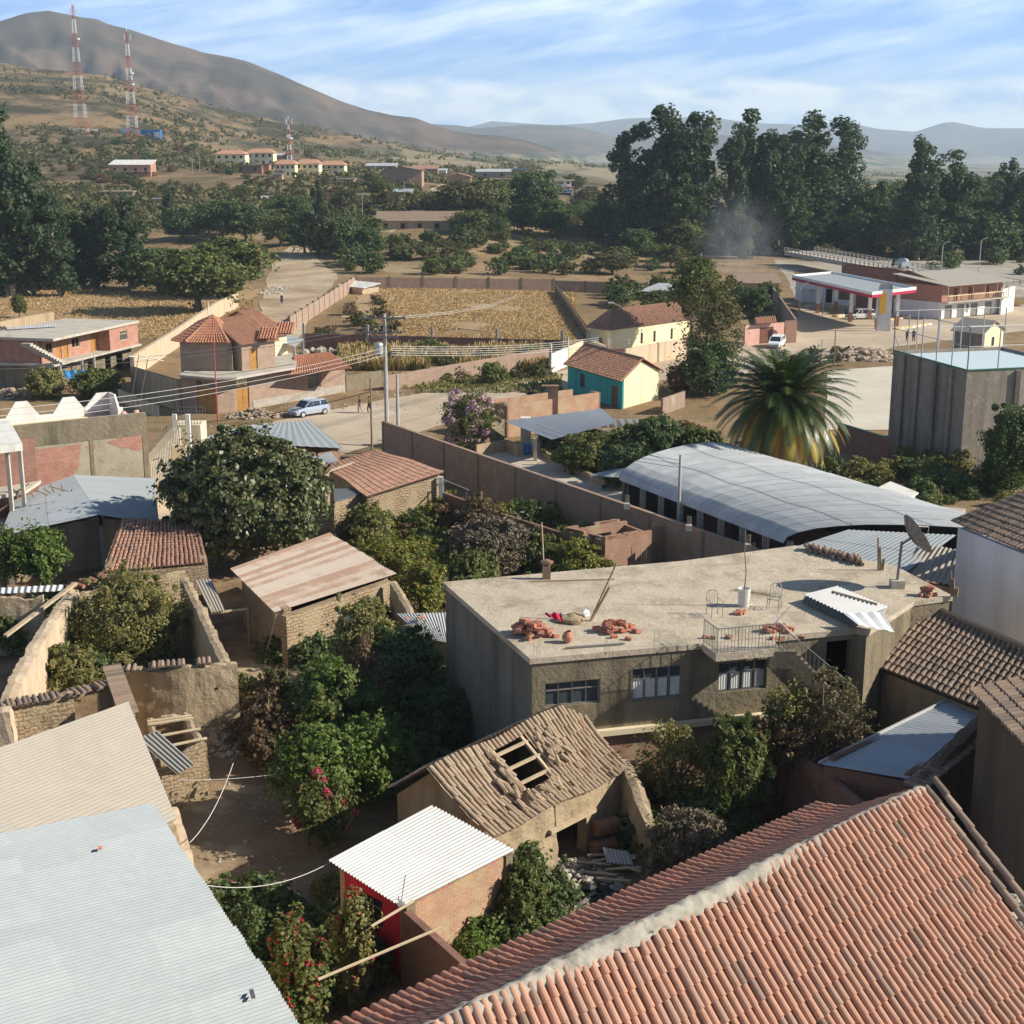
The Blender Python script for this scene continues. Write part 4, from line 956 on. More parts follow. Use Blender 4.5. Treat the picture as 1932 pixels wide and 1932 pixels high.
mb.slab([(c0.x, c0.y + i, zt), (c1.x - i, c1.y + i, zt), (b1.x - i, b1.y - i, zt), (b0.x, b0.y - i, zt)], .15); mb.build('terrace', MT['m_pink'], lb)
for pp in (((46, 850), (80, 846), (112, 843), (152, 838), (150, 860), (149, 885), (128, 903), (95, 912), (50, 928)), ((203, 835), (225, 826), (272, 820), (271, 846), (262, 851), (240, 846), (218, 842)), ((160, 843), (180, 840), (182, 846), (166, 848))):
 rr = random.Random(len(pp)); pq = []
 for (xa, ya), (xb, yb) in zip(pp, pp[1:] + pp[:1]):
  for k in range(5): pq.append(onwall(lerp(xa, xb, k / 5) + rr.uniform(-1.5, 1.5), lerp(ya, yb, k / 5) + rr.uniform(-1.5, 1.5), c0, c1) - Vector((nv.x, nv.y, 0)) * .012)
 MB().poly(pq).poly([p + Vector((nv.x, nv.y, 0)) * .01 for p in pq[::-1]]).build('brick_patch', MT['m_brick_red'], lb)
# scalloped white parapet at the back
mb = MB(); prof = [(0, .35)]; u = .3; LN = (b1 - b0).length
while u < LN - 3.2:
 prof += [(u, .45), (u + .75, 1.5), (u + 1.55, 1.5), (u + 2.3, .45)]; u += 3.2
prof += [(u, .45), (LN, .45)]
wallmb(mb, b0, b1, zt, prof, .16); mb.build('parapet', MT['m_white'], lb)
mb = MB(); e = b1 - d * 1.0; wallmb(mb, e - d * 1.8, e, zt, [(0, .5), (1.0, 1.6), (1.8, 1.6)], .14); wallmb(mb, e + d * .01, e + d * .01 - nv * 1.9, zt, [(0, 1.6), (1.2, 1.6), (1.9, .7)], .14); mb.build('parapet', MT['m_white'], lb)
for k, dz in ((-1.2, .55), (-.3, .4)):
 mb = MB(); p = V2(c1) + d * k + nv * 1.0; mb.lathe((0, 0, 0), [(.32, 0), (.32, .55), (.0, .6)], 12)
 mb.v = [(p.x + a * .5, p.y + b, zt + .2 + z) for a, b, z in mb.v]; mb.build('parapet', MT['m_pink'], lb)
# unfinished concrete frame at the left edge
ff = thing('concrete_frame', 'unfinished concrete frame building with a white slab top at the left edge', 'building', (A(0, 930, 0)))
q = [A(-70, 850, 7.6), A(42, 836, 7.6), A(18, 792, 7.6), A(-70, 800, 7.6)]
mb = MB(); mb.slab(q, .45); mb.build('roof_slab', MT['m_white'], ff)
mb = MB(); w = [A(-70, 950, 3.7), A(44, 908, 4.4)]
for x, y in ((14, 846), (38, 842)):
 p = A(x, y, 7.1); mb.box((p.x - .1, p.y + .15, 3.6), (.22, .22, 7.1))
mb.build('post', MT['m_concrete'], ff)
mb = MB(); a = A(-70, 858, 7.0); b = A(40, 842, 7.0); wallmb(mb, (a.x, a.y + 3), (b.x - .2, b.y + 3), 0, 7.0, .2); mb.build('wall', MT['m_brick_dark'], ff)
mb = MB(); mb.slab([(a.x, a.y, 4.2), (b.x, b.y, 4.2), (b.x, b.y + 3, 4.2), (a.x, a.y + 3, 4.2)], .2); mb.slab([(a.x, a.y - .3, 2.2), (b.x + .1, b.y - .3, 2.2), (b.x, b.y + 3, 2.2), (a.x, a.y + 3, 2.2)], .2); mb.build('floor_slab', MT['m_concrete'], ff)
mb = MB(); rr = random.Random(2)
for i in range(14):
 p = Vector((a.x + rr.uniform(1.5, 5.5), a.y + rr.uniform(.2, 2.4), 4.25)); mb = MB(); mb.tube([p, p + Vector((rr.uniform(-1.2, 1.2), rr.uniform(-.5, .5), rr.uniform(.02, .5)))], .04, 5); tag(mb.build('stick', MT['m_wood'], None), 'loose stick on the open floor of the concrete frame', 'stick', 'sticks in the concrete frame')
# outside stair
sr = thing('stair', 'cream outside stair with railings right of the patchy brick building', 'stair', (A(310, 860, 0)))
mb = MB(); a = A(284, 892, 3.2); b = A(340, 795, 4.4); n = 9
p0, p1 = A(281, 866, 3.2), A(331, 808, 5.0); n = 18
for i in range(n):
 k = i / (n - 1); p = p0.lerp(p1, k); mb.box((p.x, p.y, p.z / 2), (.62, 1.5, p.z), 0)
mb.build('steps', MT['m_concrete'], sr)
mb = MB(); l0 = A(331, 800, 5.2); mb.box((l0.x + .9, l0.y + .6, 2.6), (2.0, 2.0, 5.2)); mb.box((l0.x + .4, l0.y - 1.8, 2.0), (1.4, .15, 4.0)); mb.build('landing', MT['m_cream'], sr)
mb = MB()
for dx in (-.1, .85): mb.box((l0.x + dx + .3, l0.y - 1.0, 3.1), (.3, .3, 6.0))
mb.build('pillar', MT['m_white'], sr)
mb = MB()
def rail(mb, a, b, h=1.0, gap=.22, r=.02, bars=2):
 a = Vector(a); b = Vector(b); n = max(2, int((b - a).length / gap)); up_ = Vector((0, 0, h))
 mb.tube([a + up_, b + up_], r * 1.3, 5); mb.tube([a + up_ * .12, b + up_ * .12], r, 4)
 for i in range(n + 1): p = a.lerp(b, i / n); mb.tube([p, p + up_], r * (.7 if i % 6 else 1.2), 4)
 return mb
rail(mb, p0 + Vector((0, .7, 0)), p1 + Vector((0, .7, 0)), .9, .3); rail(mb, l0 + Vector((-.1, -.3, 0)), l0 + Vector((1.9, -.3, 0))); rail(mb, l0 + Vector((-.1, 1.5, 0)), l0 + Vector((1.9, 1.5, 0)))
rail(mb, A(225, 757, 5.2), A(300, 790, 5.2), 1.0); mb.build('railing', MT['m_metal_dark'], sr)
# flat-roofed grey house
ZR = 6.3
out = [(1000, 1243), (1325, 1214), (1616, 1186), (1640, 1190), (1725, 1134), (1798, 1124), (1690, 1068), (1501, 1029), (1288, 1058), (835, 1098)]
o_ = [A(x, y, ZR) for x, y in out]
fh = thing('flat_roofed_house', 'large grey plastered house with a pale flat concrete roof littered with bricks', 'house', (o_[0].x, o_[0].y, 0))
mb = MB(); mb.hexa([p - Vector((0, 0, .22)) for p in o_], o_); mb.build('roof', MT['m_roofslab'], fh)
ins = lambda p, c_=Vector((7, 56, 0)), k=.012: Vector((p.x + (c_.x - p.x) * k, p.y + (c_.y - p.y) * k, 0))
w_ = [ins(p) for p in o_]; f0, f1, f2 = w_[0], w_[1], w_[2]
fl_ = (V2(f1) - V2(f0)).length
def along(px, p, q, z):                                # distance along p->q where the picture column px meets it
 p = V2(p); q = V2(q); d_ = (q - p).normalized(); best = 0; bd_ = 1e9
 for i in range(400):
  s = (q - p).length * i / 399; w = p + d_ * s; X = 966 + F * w.x / (w.y * cp_ - (z - CZ) * sp_)
  if abs(X - px) < bd_: bd_ = abs(X - px); best = s
 return best
h1 = (along(1028, f0, f1, 4.6), along(1133, f0, f1, 4.6), 1.05, 2.0); h2 = (along(1193, f0, f1, 4.8), along(1287, f0, f1, 4.8), .95, 2.25)
f1b = V2(f1).lerp(V2(f2), .46); f12 = (f1b - V2(f1)).length; h3 = (along(1355, f1, f1b, 4.8), along(1447, f1, f1b, 4.8), .95, 2.15)
Z2 = 3.25; HT = ZR - .22 - Z2
mb = MB(); wallmb(mb, f0, f1, Z2, HT, .25, [h1, h2]); dd = (V2(f1) - V2(f0)).normalized()
wallmb(mb, f1, f1b, Z2, HT, .25, [h3]); wallmb(mb, f1b, f2, Z2, HT, .25, [(along(1558, f1b, f2, 5), along(1602, f1b, f2, 5), 0, 2.6)])
wallmb(mb, f2, w_[3], 0, HT + Z2, .25); wallmb(mb, w_[3], w_[4], 0, HT + Z2, .25); wallmb(mb, w_[4], w_[5], 0, HT + Z2, .25); wallmb(mb, w_[5], w_[6], 0, HT + Z2, .25)
wallmb(mb, w_[6], w_[7], 0, HT + Z2, .25); wallmb(mb, w_[7], w_[8], 0, HT + Z2, .25); wallmb(mb, w_[8], w_[9], 0, HT + Z2, .25); mb.build('wall', MT['m_plaster_grey'], fh)
mb = MB(); wallmb(mb, w_[9], V2(f0) + Vector((0, 0)), 0, HT + Z2, .25); x = mb.build('wall', MT['m_plaster_dark'], fh); x['label'] = 'dark streaked side wall'
mb = MB(); g0 = V2(f0); g2 = V2(f2); wallmb(mb, g0 + dd * .05, g2, 0, Z2 - .25, .25, [(8.0, 9.0, 0, 2.1)]); mb.build('wall', MT['m_brick_old'], fh)
mb = MB(); nn_ = Vector((-dd.y, dd.x)); a, b = g0 - nn_ * .25, V2(f1b) - nn_ * .25; mb.slab([(a.x, a.y, Z2 - .01), (b.x, b.y, Z2 - .01), (b.x + nn_.x * .6, b.y + nn_.y * .6, Z2 - .01), (a.x + nn_.x * .6, a.y + nn_.y * .6, Z2 - .01)], .22); mb.build('ledge', MT['m_cream'], fh)
window(fh, f0, f1, Z2, h1, 4, 2, 'm_frame_grey', 'm_glass', .12, .06); window(fh, f0, f1, Z2, h2, 4, 2, 'm_frame_grey', 'm_glass', .12, .06, curtain=[(.02, .24), (.28, .48), (.53, .72), (.78, .98)])
window(fh, f1, f1b, Z2, h3, 4, 2, 'm_metal_dark', 'm_glass', .12, .06, curtain=[(.02, .22), (.28, .47), (.53, .73), (.78, .97)])
mb = MB(); mb.hexa([Vector((p.x, p.y + .4, 3.0)) for p in (w_[0], w_[2], w_[6], w_[9])], [Vector((p.x, p.y + .4, 3.02)) for p in (w_[0], w_[2], w_[6], w_[9])]); mb.build('floor', MT['m_dark'], fh)
# roof landing and stair down
ld = [A(1325, 1214, ZR + .02), A(1351, 1234, ZR + .02), A(1470, 1223, ZR + .02), A(1458, 1203, ZR + .02)]
mb = MB(); mb.slab([ld[1], ld[2], ld[3], ld[0]], .3); mb.build('landing', MT['m_roofslab'], fh)
mb = MB(); s0, s1 = A(1472, 1222, ZR), A(1588, 1345, 3.3); n = 16
for i in range(n):
 p = s0.lerp(s1, (i + .5) / n); mb.box((p.x, p.y, p.z - .35), (1.0, .40, .7), 0)
mb.build('stair', MT['m_plaster_grey'], fh)
mb = MB(); rail(mb, ld[1] + Vector((.05, .05, 0)), ld[2] + Vector((0, .05, 0)), .95, .13, .014); rail(mb, ld[0] + Vector((.05, 0, 0)), ld[1] + Vector((.05, .05, 0)), .95, .13, .014); rail(mb, ld[2], s1 + Vector((.5, 0, .1)), .9, .25, .016); mb.build('railing', MT['m_metal_dark'], fh)
# dark tiled roof right
def roofhouse(name, lab, cat, rq, m, z0, col, row, r_, seed, wm, hts, zf=None, seg=4, th=.3, inset=.35, miss=0, jit=.014):
 t_ = thing(name, lab, cat, (rq[3].x, rq[3].y, 0))
 mb = MB(); slope_tiles(mb, *rq, col, row, r_, seg, seed, jit, zf, miss=miss); mb.build('roof', MT[m], t_)
 c_ = (rq[0] + rq[1] + rq[2] + rq[3]) / 4; q_ = [p.lerp(c_, inset / max((p - c_).length, 1)) for p in (rq[3], rq[2], rq[1], rq[0])]
 walls(t_, [xy(p) for p in q_], z0, hts, wm, None, th); return t_
rq = [A(1722, 1130, 5.6), A(1990, 1248, 5.6), A(1912, 1362, 4.2), A(1618, 1243, 4.2)]
dt = roofhouse('tile_roofed_house', 'house with a dark weathered barrel tile roof right of the flat-roofed house', 'house', rq, 'm_tile_old', 0, .30, .42, .125, 31, 'm_mud', [4.0, 4.8, 5.4, 4.8], None, 5)
mb = MB(); mb.tube([A(1722, 1128, 5.7), A(1990, 1246, 5.7)], .13, 6); mb.build('ridge', MT['m_tile_old'], dt)
# zinc roof right of the brown bush
q = [A(1545, 1442, 3.4), A(1795, 1319, 3.9), A(1870, 1330, 3.9), A(1712, 1470, 3.4)]
zr = thing('zinc_roofed_shed', 'shed with a grey corrugated roof between the brown bush and the shade-darkened gable wall', 'shed', (q[0].x + 1, q[0].y, 0))
mb = MB(); slope_corr(mb, q[1], q[2], q[3], q[0], .2, .025, .01, .8, 1, 5, 9)
mb2 = MB(); slope_corr(mb2, q[2], q[3], q[0], q[1], .2, .025, .01, .8, 1, 5, 9); mb2.build('roof', MT['m_zinc_grey'], zr)
mb = MB(); mb.beam(q[0] + Vector((0, 0, .06)), q[1] + Vector((0, 0, .06)), .08); mb.build('edge_strip', MT['m_zinc_bright'], zr)
walls(zr, [xy(q[0].lerp(q[2], .03)), xy(q[3]), xy(q[2]), xy(q[1].lerp(q[3], .03))], 0, [3.3, 3.5, 3.8, 3.6], 'm_brick_dark', None, .2)
bw = thing('brick_wall', 'red brick garden wall with a concrete post, left of the grey corrugated shed roof', 'wall', (A(1500, 1430, 0)))
mb = MB(); a, b = A(1462, 1402, 2.9), A(1548, 1452, 2.9); wallmb(mb, xy(A(1462, 1402, 2.9)), xy(b), 0, 2.9, .2); wallmb(mb, xy(b), xy(A(1640, 1530, 2.9)), 0, 2.9, .2); mb.build('wall_face', MT['m_brick_dark'], bw)
mb = MB(); mb.box((a.x + .1, a.y, 1.6), (.35, .35, 3.3)); mb.build('post', MT['m_concrete'], bw)
mwall('shade-darkened adobe gable wall with a ragged tile edge beside the grey corrugated roof', [(1722, 1482, 4.4), (1856, 1350, 4.9)], [4.3, 5.0], .5, 'm_mud_shaded', 33, True, rough=.08)
mb = MB(); capping(mb, xy(A(1712, 1478, 4.4)), xy(A(1860, 1356, 4.9)), 4.65, .9, 7, .2)
# tall brown wall at the right edge
db = thing('brown_building', 'tall brown building with a shaded plaster wall at the right edge', 'building', (A(1900, 1500, 0)))
a, b = A(1850, 1306, 7.4), A(1995, 1258, 7.4); c_ = Vector((a.x + .2, a.y - 1, 0))
walls(db, [(a.x + 1.0, a.y - 20), (b.x + 6, a.y - 20), (b.x + 6, b.y), xy(a)], 0, 7.3, 'm_mud_shaded', None, .4); walls(db, [(19, a.y + .5), (26, a.y + .5), (26, a.y + 5), (19, a.y + 5)], 0, 8.6, 'm_mud', None, .4)  # second block is an unseen wing, added to shade the gable wall
e0_, e1_ = Vector((a.x - .25, a.y + .25, 7.35)), Vector((a.x + .7, a.y - 20, 7.35))
mb = MB(); slope_tiles(mb, Vector((b.x + 6, b.y + .1, 8.9)), Vector((b.x + 6, a.y - 20, 8.9)), e1_, e0_, .28, .42, .12, 4, 5, .015); mb.build('roof', MT['m_tile_old'], db)
# white building right
wb = thing('white_building', 'tall white walled building with a dark tile hip roof at the right edge', 'building', (A(1850, 1100, 0)))
a = A(1808, 990, 7.3); b = A(1970, 1055, 7.3)
d_ = (V2(a) - V2(b)).normalized(); n_ = Vector((-d_.y, d_.x))
cs = [xy(b), tuple(V2(b) - n_ * 9), tuple(V2(a) - n_ * 9), xy(a)]
cs = [xy(b), (b.x + 8, b.y + 4), (a.x + 8, a.y + 4), xy(a)]
walls(wb, cs, 0, 7.15, 'm_white_wall', None, .3)
o0 = A(1798, 984, 7.3); o1 = A(1985, 1062, 7.3); cc = Vector((a.x + 5.5, a.y - .5, 9.6)); back = Vector((a.x + 7.5, a.y + 5, 7.3))
mb = MB(); slope_tiles(mb, cc - Vector((.6, -.6, 0)), cc + Vector((1.6, -3.2, 0)), o1, o0, .28, .42, .12, 5, 6, .014); slope_tiles(mb, cc + Vector((0, .1, 0)), cc - Vector((.6, -.6, 0)), o0, back, .28, .42, .12, 4, 7, .014); mb.build('roof', MT['m_tile_old'], wb)
mb = MB(); p = A(1866, 1012, 7.1); mb.tube([(p.x - .12, p.y - .06, 7.1), (p.x - .12, p.y - .06, 2)], .07, 6); mb.build('drainpipe', MT['m_wood_pale'], wb)
# tan corrugated roof behind the white building's corner
nt_ = thing('lean_to', 'pale tan corrugated lean-to behind the dish, against the white building', 'shed', (A(1760, 1090, 0)))
mb = MB(); slope_corr(mb, A(1690, 1085, 4.0), A(1795, 1105, 4.0), A(1815, 1040, 4.9), A(1745, 1025, 4.9), .3, .05, .01, 2, 2, 5, 4); mb.build('roof', MT['m_fibro'], nt_)
mb = MB(); p, q_ = A(1690, 1087, 3.9), A(1795, 1107, 3.9); wallmb(mb, xy(p), xy(q_), 0, 3.85, .2); mb.build('wall', MT['m_mud'], nt_)
# half ruined mud house
ra, rb_, ea, eb = A(807, 1448, 4.3), A(1087, 1318, 4.3), A(928, 1580, 2.4), A(1188, 1452, 2.4)
ru = thing('ruined_mud_house', 'half ruined mud house with a hole and bare rafters in its old tile roof', 'house', (ra.x, ra.y, 0))
hole = lambda u, v: (.35 < u < .60 and .08 < v < .74 and not (.54 < u and v > .62))
mb = MB(); slope_tiles(mb, ra, rb_, eb, ea, .21, .34, .085, 5, 41, .03, lambda u, v: -.18 * math.sin(math.pi * min(v, 1)) + .07 * math.sin(u * 11 + v * 3), skip=hole, miss=.02)
rr = random.Random(8)
for i in range(70):
 u, v = rr.choice(((rr.uniform(.24, .34), rr.uniform(.4, .85)), (rr.uniform(.61, .72), rr.uniform(.2, .6)), (rr.uniform(.3, .56), rr.uniform(.75, .86)), (rr.uniform(.31, .34), rr.uniform(.05, .7))))
 p = quadp(ra, rb_, eb, ea, u, v) + Vector((0, 0, rr.uniform(.02, .18))); a = rr.uniform(-.5, .5)
 dv = ((ea - ra).normalized() * math.cos(a) + (rb_ - ra).normalized() * math.sin(a)) * .18
 mb.tube([p - dv, p + dv], .085, 6, rr.random())
mb.build('roof', MT['m_tile_mud'], ru)
bk0 = ra + Vector((-1.5, 1.9, -1.7)); bk1 = rb_ + Vector((-1.6, 2.3, -1.7))
mb = MB(); slope_tiles(mb, rb_, ra, bk0, bk1, .24, .36, .095, 4, 43, .02); mb.build('roof', MT['m_tile_mud'], ru)
mb = MB()
for v in (.18, .38, .58): mb.beam(quadp(ra, rb_, eb, ea, .34, v) - Vector((0, 0, .10)), quadp(ra, rb_, eb, ea, .58, v + .0) - Vector((0, 0, .10)), .10)
mb.beam(quadp(ra, rb_, eb, ea, .36, .05) - Vector((0, 0, .12)), quadp(ra, rb_, eb, ea, .36, .74) - Vector((0, 0, .12)), .12)
mb.beam(quadp(ra, rb_, eb, ea, .56, .05) - Vector((0, 0, .12)), quadp(ra, rb_, eb, ea, .56, .74) - Vector((0, 0, .12)), .12); mb.build('rafter', MT['m_wood_pale'], ru)
dirw = (V2(eb) - V2(ea)); W_ = dirw.length; dirw.normalize(); inn = Vector((-dirw.y, dirw.x))
wa, wb2 = V2(ea) + inn * .25 + dirw * .1, V2(eb) + inn * .25
dr0 = along(1043, wa, wb2, .9); dr1 = along(1098, wa, wb2, .9)
mb = MB(); mudwall(mb, [wa, wa + dirw * (dr0)], [2.3, 2.3], .5, seed=51, rough=.08); mudwall(mb, [wa + dirw * dr1, wb2], [2.3, 2.3], .5, seed=52, rough=.08)
h0 = len(mb.v); mudwall(mb, [wa + dirw * (dr0 - .1), wa + dirw * (dr1 + .1)], [.9, .9], .48, z0=1.45, seed=53, rough=.06)
mb.build('wall', MT['m_mud'], ru)
mb = MB(); gb = V2(bk0) + dirw * .4; gm = V2(ra) + dirw * .4
lg = (V2(wa) - gb).length; wallmb(mb, gb, V2(wa), 0, [(0, 2.3), (lg * .52, 4.15), (lg, 2.3)], .35); lg2 = (V2(bk1) - V2(wb2)).length; wallmb(mb, V2(wb2) - dirw * .15, V2(bk1) - dirw * .3, 0, [(0, 2.2), (lg2 * .48, 4.1), (lg2 - .2, 2.3)], .35); wallmb(mb, V2(bk1), gb, 0, 2.3, .35); mb.build('wall', MT['m_mud'], ru)
mb = MB(); mb.beam((*(wa + dirw * (dr0 - .5) - inn * .3), 1.55), (*(wa + dirw * (dr1 + .35) - inn * .3), 1.55), .16, .14); mb.build('lintel', MT['m_wood_pale'], ru)
mwall('crumbling mud buttress wall behind the rusty drums', [(1176, 1440, 2.5), (1215, 1520, 2.0), (1242, 1585, 1.0)], [2.7, 2.0, .7], .6, 'm_mud', 55, rough=.1)
# red shed
q = [A(772, 1704, 2.7), A(962, 1606, 2.7), A(812, 1528, 3.0), A(640, 1622, 3.0)]
rs = thing('red_brick_shed', 'small shed with a bright zinc roof, red painted side wall and rough brick front', 'shed', (q[0].x, q[0].y, 0))
fl0 = (V2(q[1]) - V2(q[0])).length; sl = (V2(q[0]) - V2(q[3])).length
hw = (sl * .30, sl * .62, 1.35, 2.3)
walls(rs, [xy(v) for v in q], 0, [2.6, 2.75, 2.9, 2.75], ['m_brick_shed', 'm_brick_shed', 'm_brick_shed', 'm_redwall'], {3: [hw]}, .22)
window(rs, xy(q[3]), xy(q[0]), 0, hw, 2, 2, 'm_metal_dark', 'm_dark', .08, .05)
mb = MB(); mb.box((q[1].x - .12, q[1].y - .02, 1.32), (.3, .3, 2.64), math.atan2(q[1].y - q[0].y, q[1].x - q[0].x)); mb.box((q[0].x - .05, q[0].y + .1, 1.32), (.36, .3, 2.66), .8); mb.build('corner_post', MT['m_plaster_grey'], rs)
r = [A(757, 1713, 2.82), A(972, 1604, 2.82), A(815, 1519, 3.15), A(619, 1624, 3.15)]
mb = MB(); slope_corr(mb, r[3], r[0], r[1], r[2], .135, .025, .006, .85, 2, 6, 21, .004); mb.build('roof', MT['m_zinc_bright'], rs)
mb = MB(); mb.tube([A(757, 1700, 2.8), A(765, 1650, 3.9)], .012, 4); mb.tube([A(753, 1704, 2.8), A(752, 1690, 3.2)], .012, 4); mb.rock(A(757, 1706, 2.9), .18, 3); mb.build('rebar', MT['m_metal_dark'], rs)
mb = MB(); a, b = A(757, 1716, 2.5), A(872, 1822, 2.5); b2 = A(960, 1900, 2.5); wallmb(mb, xy(a), xy(b2), 0, 2.5, .22)
tag(mb.build('brick_wall', MT['m_brick_dark'], None), 'brick boundary wall from the red shed corner to the church roof', 'wall')
for i, (a, b, lb_) in enumerate((((700, 1748, 2.9), (780, 1700, 2.95), 'short wooden pole resting on the red shed corner'), ((600, 1848, 2.6), (832, 1750, 2.75), 'long wooden pole lying across the boundary wall below the red shed'))):
 mb = MB(); mb.tube([A(*a), A(*b)], .045, 6); tag(mb.build('wooden_pole', MT['m_wood_pale'], None), lb_, 'pole')
# middle distance
def seg(p, q): return (V2(q) - V2(p)).length
# adobe house with flat red tiles
q = [A(712, 850, 4.1), A(838, 890, 3.7), A(692, 937, 3.0), A(612, 880, 3.2)]
th_ = thing('adobe_house', 'adobe house under a weathered red tile roof beside the long brick wall', 'house', (q[2].x, q[2].y, 0))
mb = MB(); slope_tiles(mb, q[0], q[1], q[2], q[3], .27, .40, .11, 5, 61, .015, lambda u, v: -.05 * math.sin(u * 9)); mb.build('roof', MT['m_tile_flat'], th_)
cs = [xy(q[3].lerp(q[1], .04)), xy(q[2].lerp(q[0], .04)), xy(q[1].lerp(q[3], .04)), xy(q[0].lerp(q[2], .04))]
L1_ = seg(cs[1], cs[2]); walls(th_, cs, 0, [2.95, [(0, 2.85), (L1_, 3.5)], 3.6, 3.2], 'm_adobe', None, .4)
mb = MB(); p = A(836, 905, 3.2); mb.box((p.x - .15, p.y, 1.7), (.3, .3, 3.4)); mb.build('corner_post', MT['m_white'], th_)
mb = MB(); mb.beam(A(618, 890, 3.4), A(668, 872, 3.6), .18, .1); mb.build('board', MT['m_wood_pale'], th_)
ax = thing('adobe_annex', 'small adobe annex with a flat dark roof left of the red tile roof', 'shed', (A(660, 960, 0)))
q = [A(630, 945, 2.9), A(688, 930, 2.9), A(688, 920, 2.95), A(630, 922, 2.95)]
mb = MB(); mb.slab(q, .12); mb.build('roof', MT['m_metal_dark'], ax); walls(ax, [xy(v) for v in q], 0, 2.78, 'm_adobe', None, .3)
# grey zinc roofs by the street
q = [A(360, 832, 3.6), A(592, 854, 3.3), A(648, 846, 3.3), A(584, 793, 4.0), A(470, 802, 4.0)]
gz = thing('zinc_roofed_shed', 'shed with a large blue-grey zinc roof behind the big tree, by the street', 'shed', (q[1].x, q[1].y, 0))
mb = MB(); slope_corr(mb, q[4], q[3], q[2], q[0] + (q[2] - q[1]) * 0, .3, .015, .01, 1.2, 1, 4, 5); mb.build('roof', MT['m_zinc'], gz)
walls(gz, [xy(q[0]), xy(q[1] + Vector((0, .3, 0))), xy(q[2] + Vector((-.3, .3, 0))), xy(q[3] + Vector((0, -.4, 0))), xy(q[4] + Vector((0, -.4, 0)))], 0, [3.2, 3.1, 3.2, 3.7, 3.3], 'm_brick_old', None, .25)
q = [A(592, 885, 3.0), A(640, 873, 3.0), A(625, 853, 3.2), A(560, 870, 3.2)]
lt = thing('lean_to', 'low white sheet roof between the blue-grey zinc roof and the red tile roof', 'shed', (q[0].x, q[0].y, 0))
mb = MB(); slope_corr(mb, q[3], q[2], q[1], q[0], .2, .02, .01, 1, 1, 4, 5); mb.build('roof', MT['m_zinc_bright'], lt); walls(lt, [xy(v) for v in q], 0, 2.9, 'm_mud', None, .2)
# long brick wall
def bwall(name, lab, pts, h, th=.22, m='m_brick_wall', posts=0, pm='m_concrete', ph=.15, pw=.28, z0=None, coping=None, group=None, sink=0.0):
 w = thing(name, lab, 'wall', (pts[0].x, pts[0].y, 0), 0, group)
 mb = MB(); pb = []
 for a, b in zip(pts, pts[1:]):
  ha, hb = (h, h) if isinstance(h, (int, float)) else h
  ga, gb_ = G(a.x, a.y), G(b.x, b.y); n = max(1, int(seg(a, b) / 12))
  for i in range(n):
   s, e = a.lerp(b, i / n), a.lerp(b, (i + 1) / n); za, zb_ = lerp(ga, gb_, i / n), lerp(ga, gb_, (i + 1) / n); zm = min(za, zb_) - .3
   wallmb(mb, xy(s), xy(e), zm, [(0, za + lerp(ha, hb, i / n) - zm), (seg(s, e), zb_ + lerp(ha, hb, (i + 1) / n) - zm)], th)
 mb.build('wall_face', MT[m], w)
 if coping:
  mb = MB()
  for a, b in zip(pts, pts[1:]):
   ha, hb = (h, h) if isinstance(h, (int, float)) else h; d_ = (V2(b) - V2(a)).normalized(); n_ = Vector((-d_.y, d_.x)) * th / 2
   mb.beam((a.x + n_.x, a.y + n_.y, G(a.x, a.y) + ha + .03), (b.x + n_.x, b.y + n_.y, G(b.x, b.y) + hb + .03), th + .08, .06)
  mb.build('coping', MT[coping], w)
 if posts:
  k = 0
  for a, b in zip(pts, pts[1:]):
   n = max(1, round(seg(a, b) / posts)); d_ = (V2(b) - V2(a)).normalized(); n_ = Vector((-d_.y, d_.x)) * th / 2
   for i in range(n + 1):
    if k > 95: break
    p = a.lerp(b, i / n); ha, hb = (h, h) if isinstance(h, (int, float)) else h; hh = lerp(ha, hb, i / n) + ph
    pm_ = MB(); pm_.box((p.x + n_.x, p.y + n_.y, G(p.x, p.y) + hh / 2 - .1), (pw, th + .08, hh + .2), math.atan2(d_.y, d_.x)); pm_.build('post', MT[pm], w); k += 1
 return w
wl = bwall('brick_wall', 'long straight brick wall running diagonally from the street past the arched roof', [A(722, 796, 3), A(1440, 1043, 3)], 3.0, .22, 'm_brick_wall', 5.2, 'm_plaster_grey', .02, .25, coping='m_brick_pink')
mb = MB()
for x, y in ((1183, 957), (1300, 998), (1412, 1034)):
 p = A(x, y, 3.1); mb.box((p.x, p.y + .1, 3.15), (.34, .34, .34))
 for i in range(4): mb.tube([(p.x - .1 + .07 * i, p.y + .1, 3.2), (p.x - .1 + .07 * i, p.y + .1, 3.85)], .012, 4)
mb.build('rebar', MT['m_concrete'], wl)
bwall('brick_wall', 'darker low brick wall inside the yard, from the tiled adobe house towards the roofless brick room', [A(838, 925, 2.7), A(940, 965, 2.6), A(1080, 1012, 2.5)], 2.5, .22, 'm_brick_dark', 6, 'm_plaster_grey', .02)
gt = thing('yard_gate', 'grey metal yard gate between the tiled adobe house and the twiggy tree', 'gate', (A(838, 960, 0)))
mb = MB(); a, b = A(838, 935, 2.2), A(880, 955, 2.2); wallmb(mb, xy(a), xy(b), 0, 2.2, .06); mb.build('gate_leaf', MT['m_metal_dark'], gt)
mb = MB(); mb.beam(A(836, 905, 3.1), A(884, 925, 3.1), .08); mb.beam((a.x, a.y, 0), (a.x, a.y, 3.1), .09); mb.beam((b.x, b.y, 0), (b.x, b.y, 3.1), .09); mb.build('gate_frame', MT['m_frame_grey'], gt)
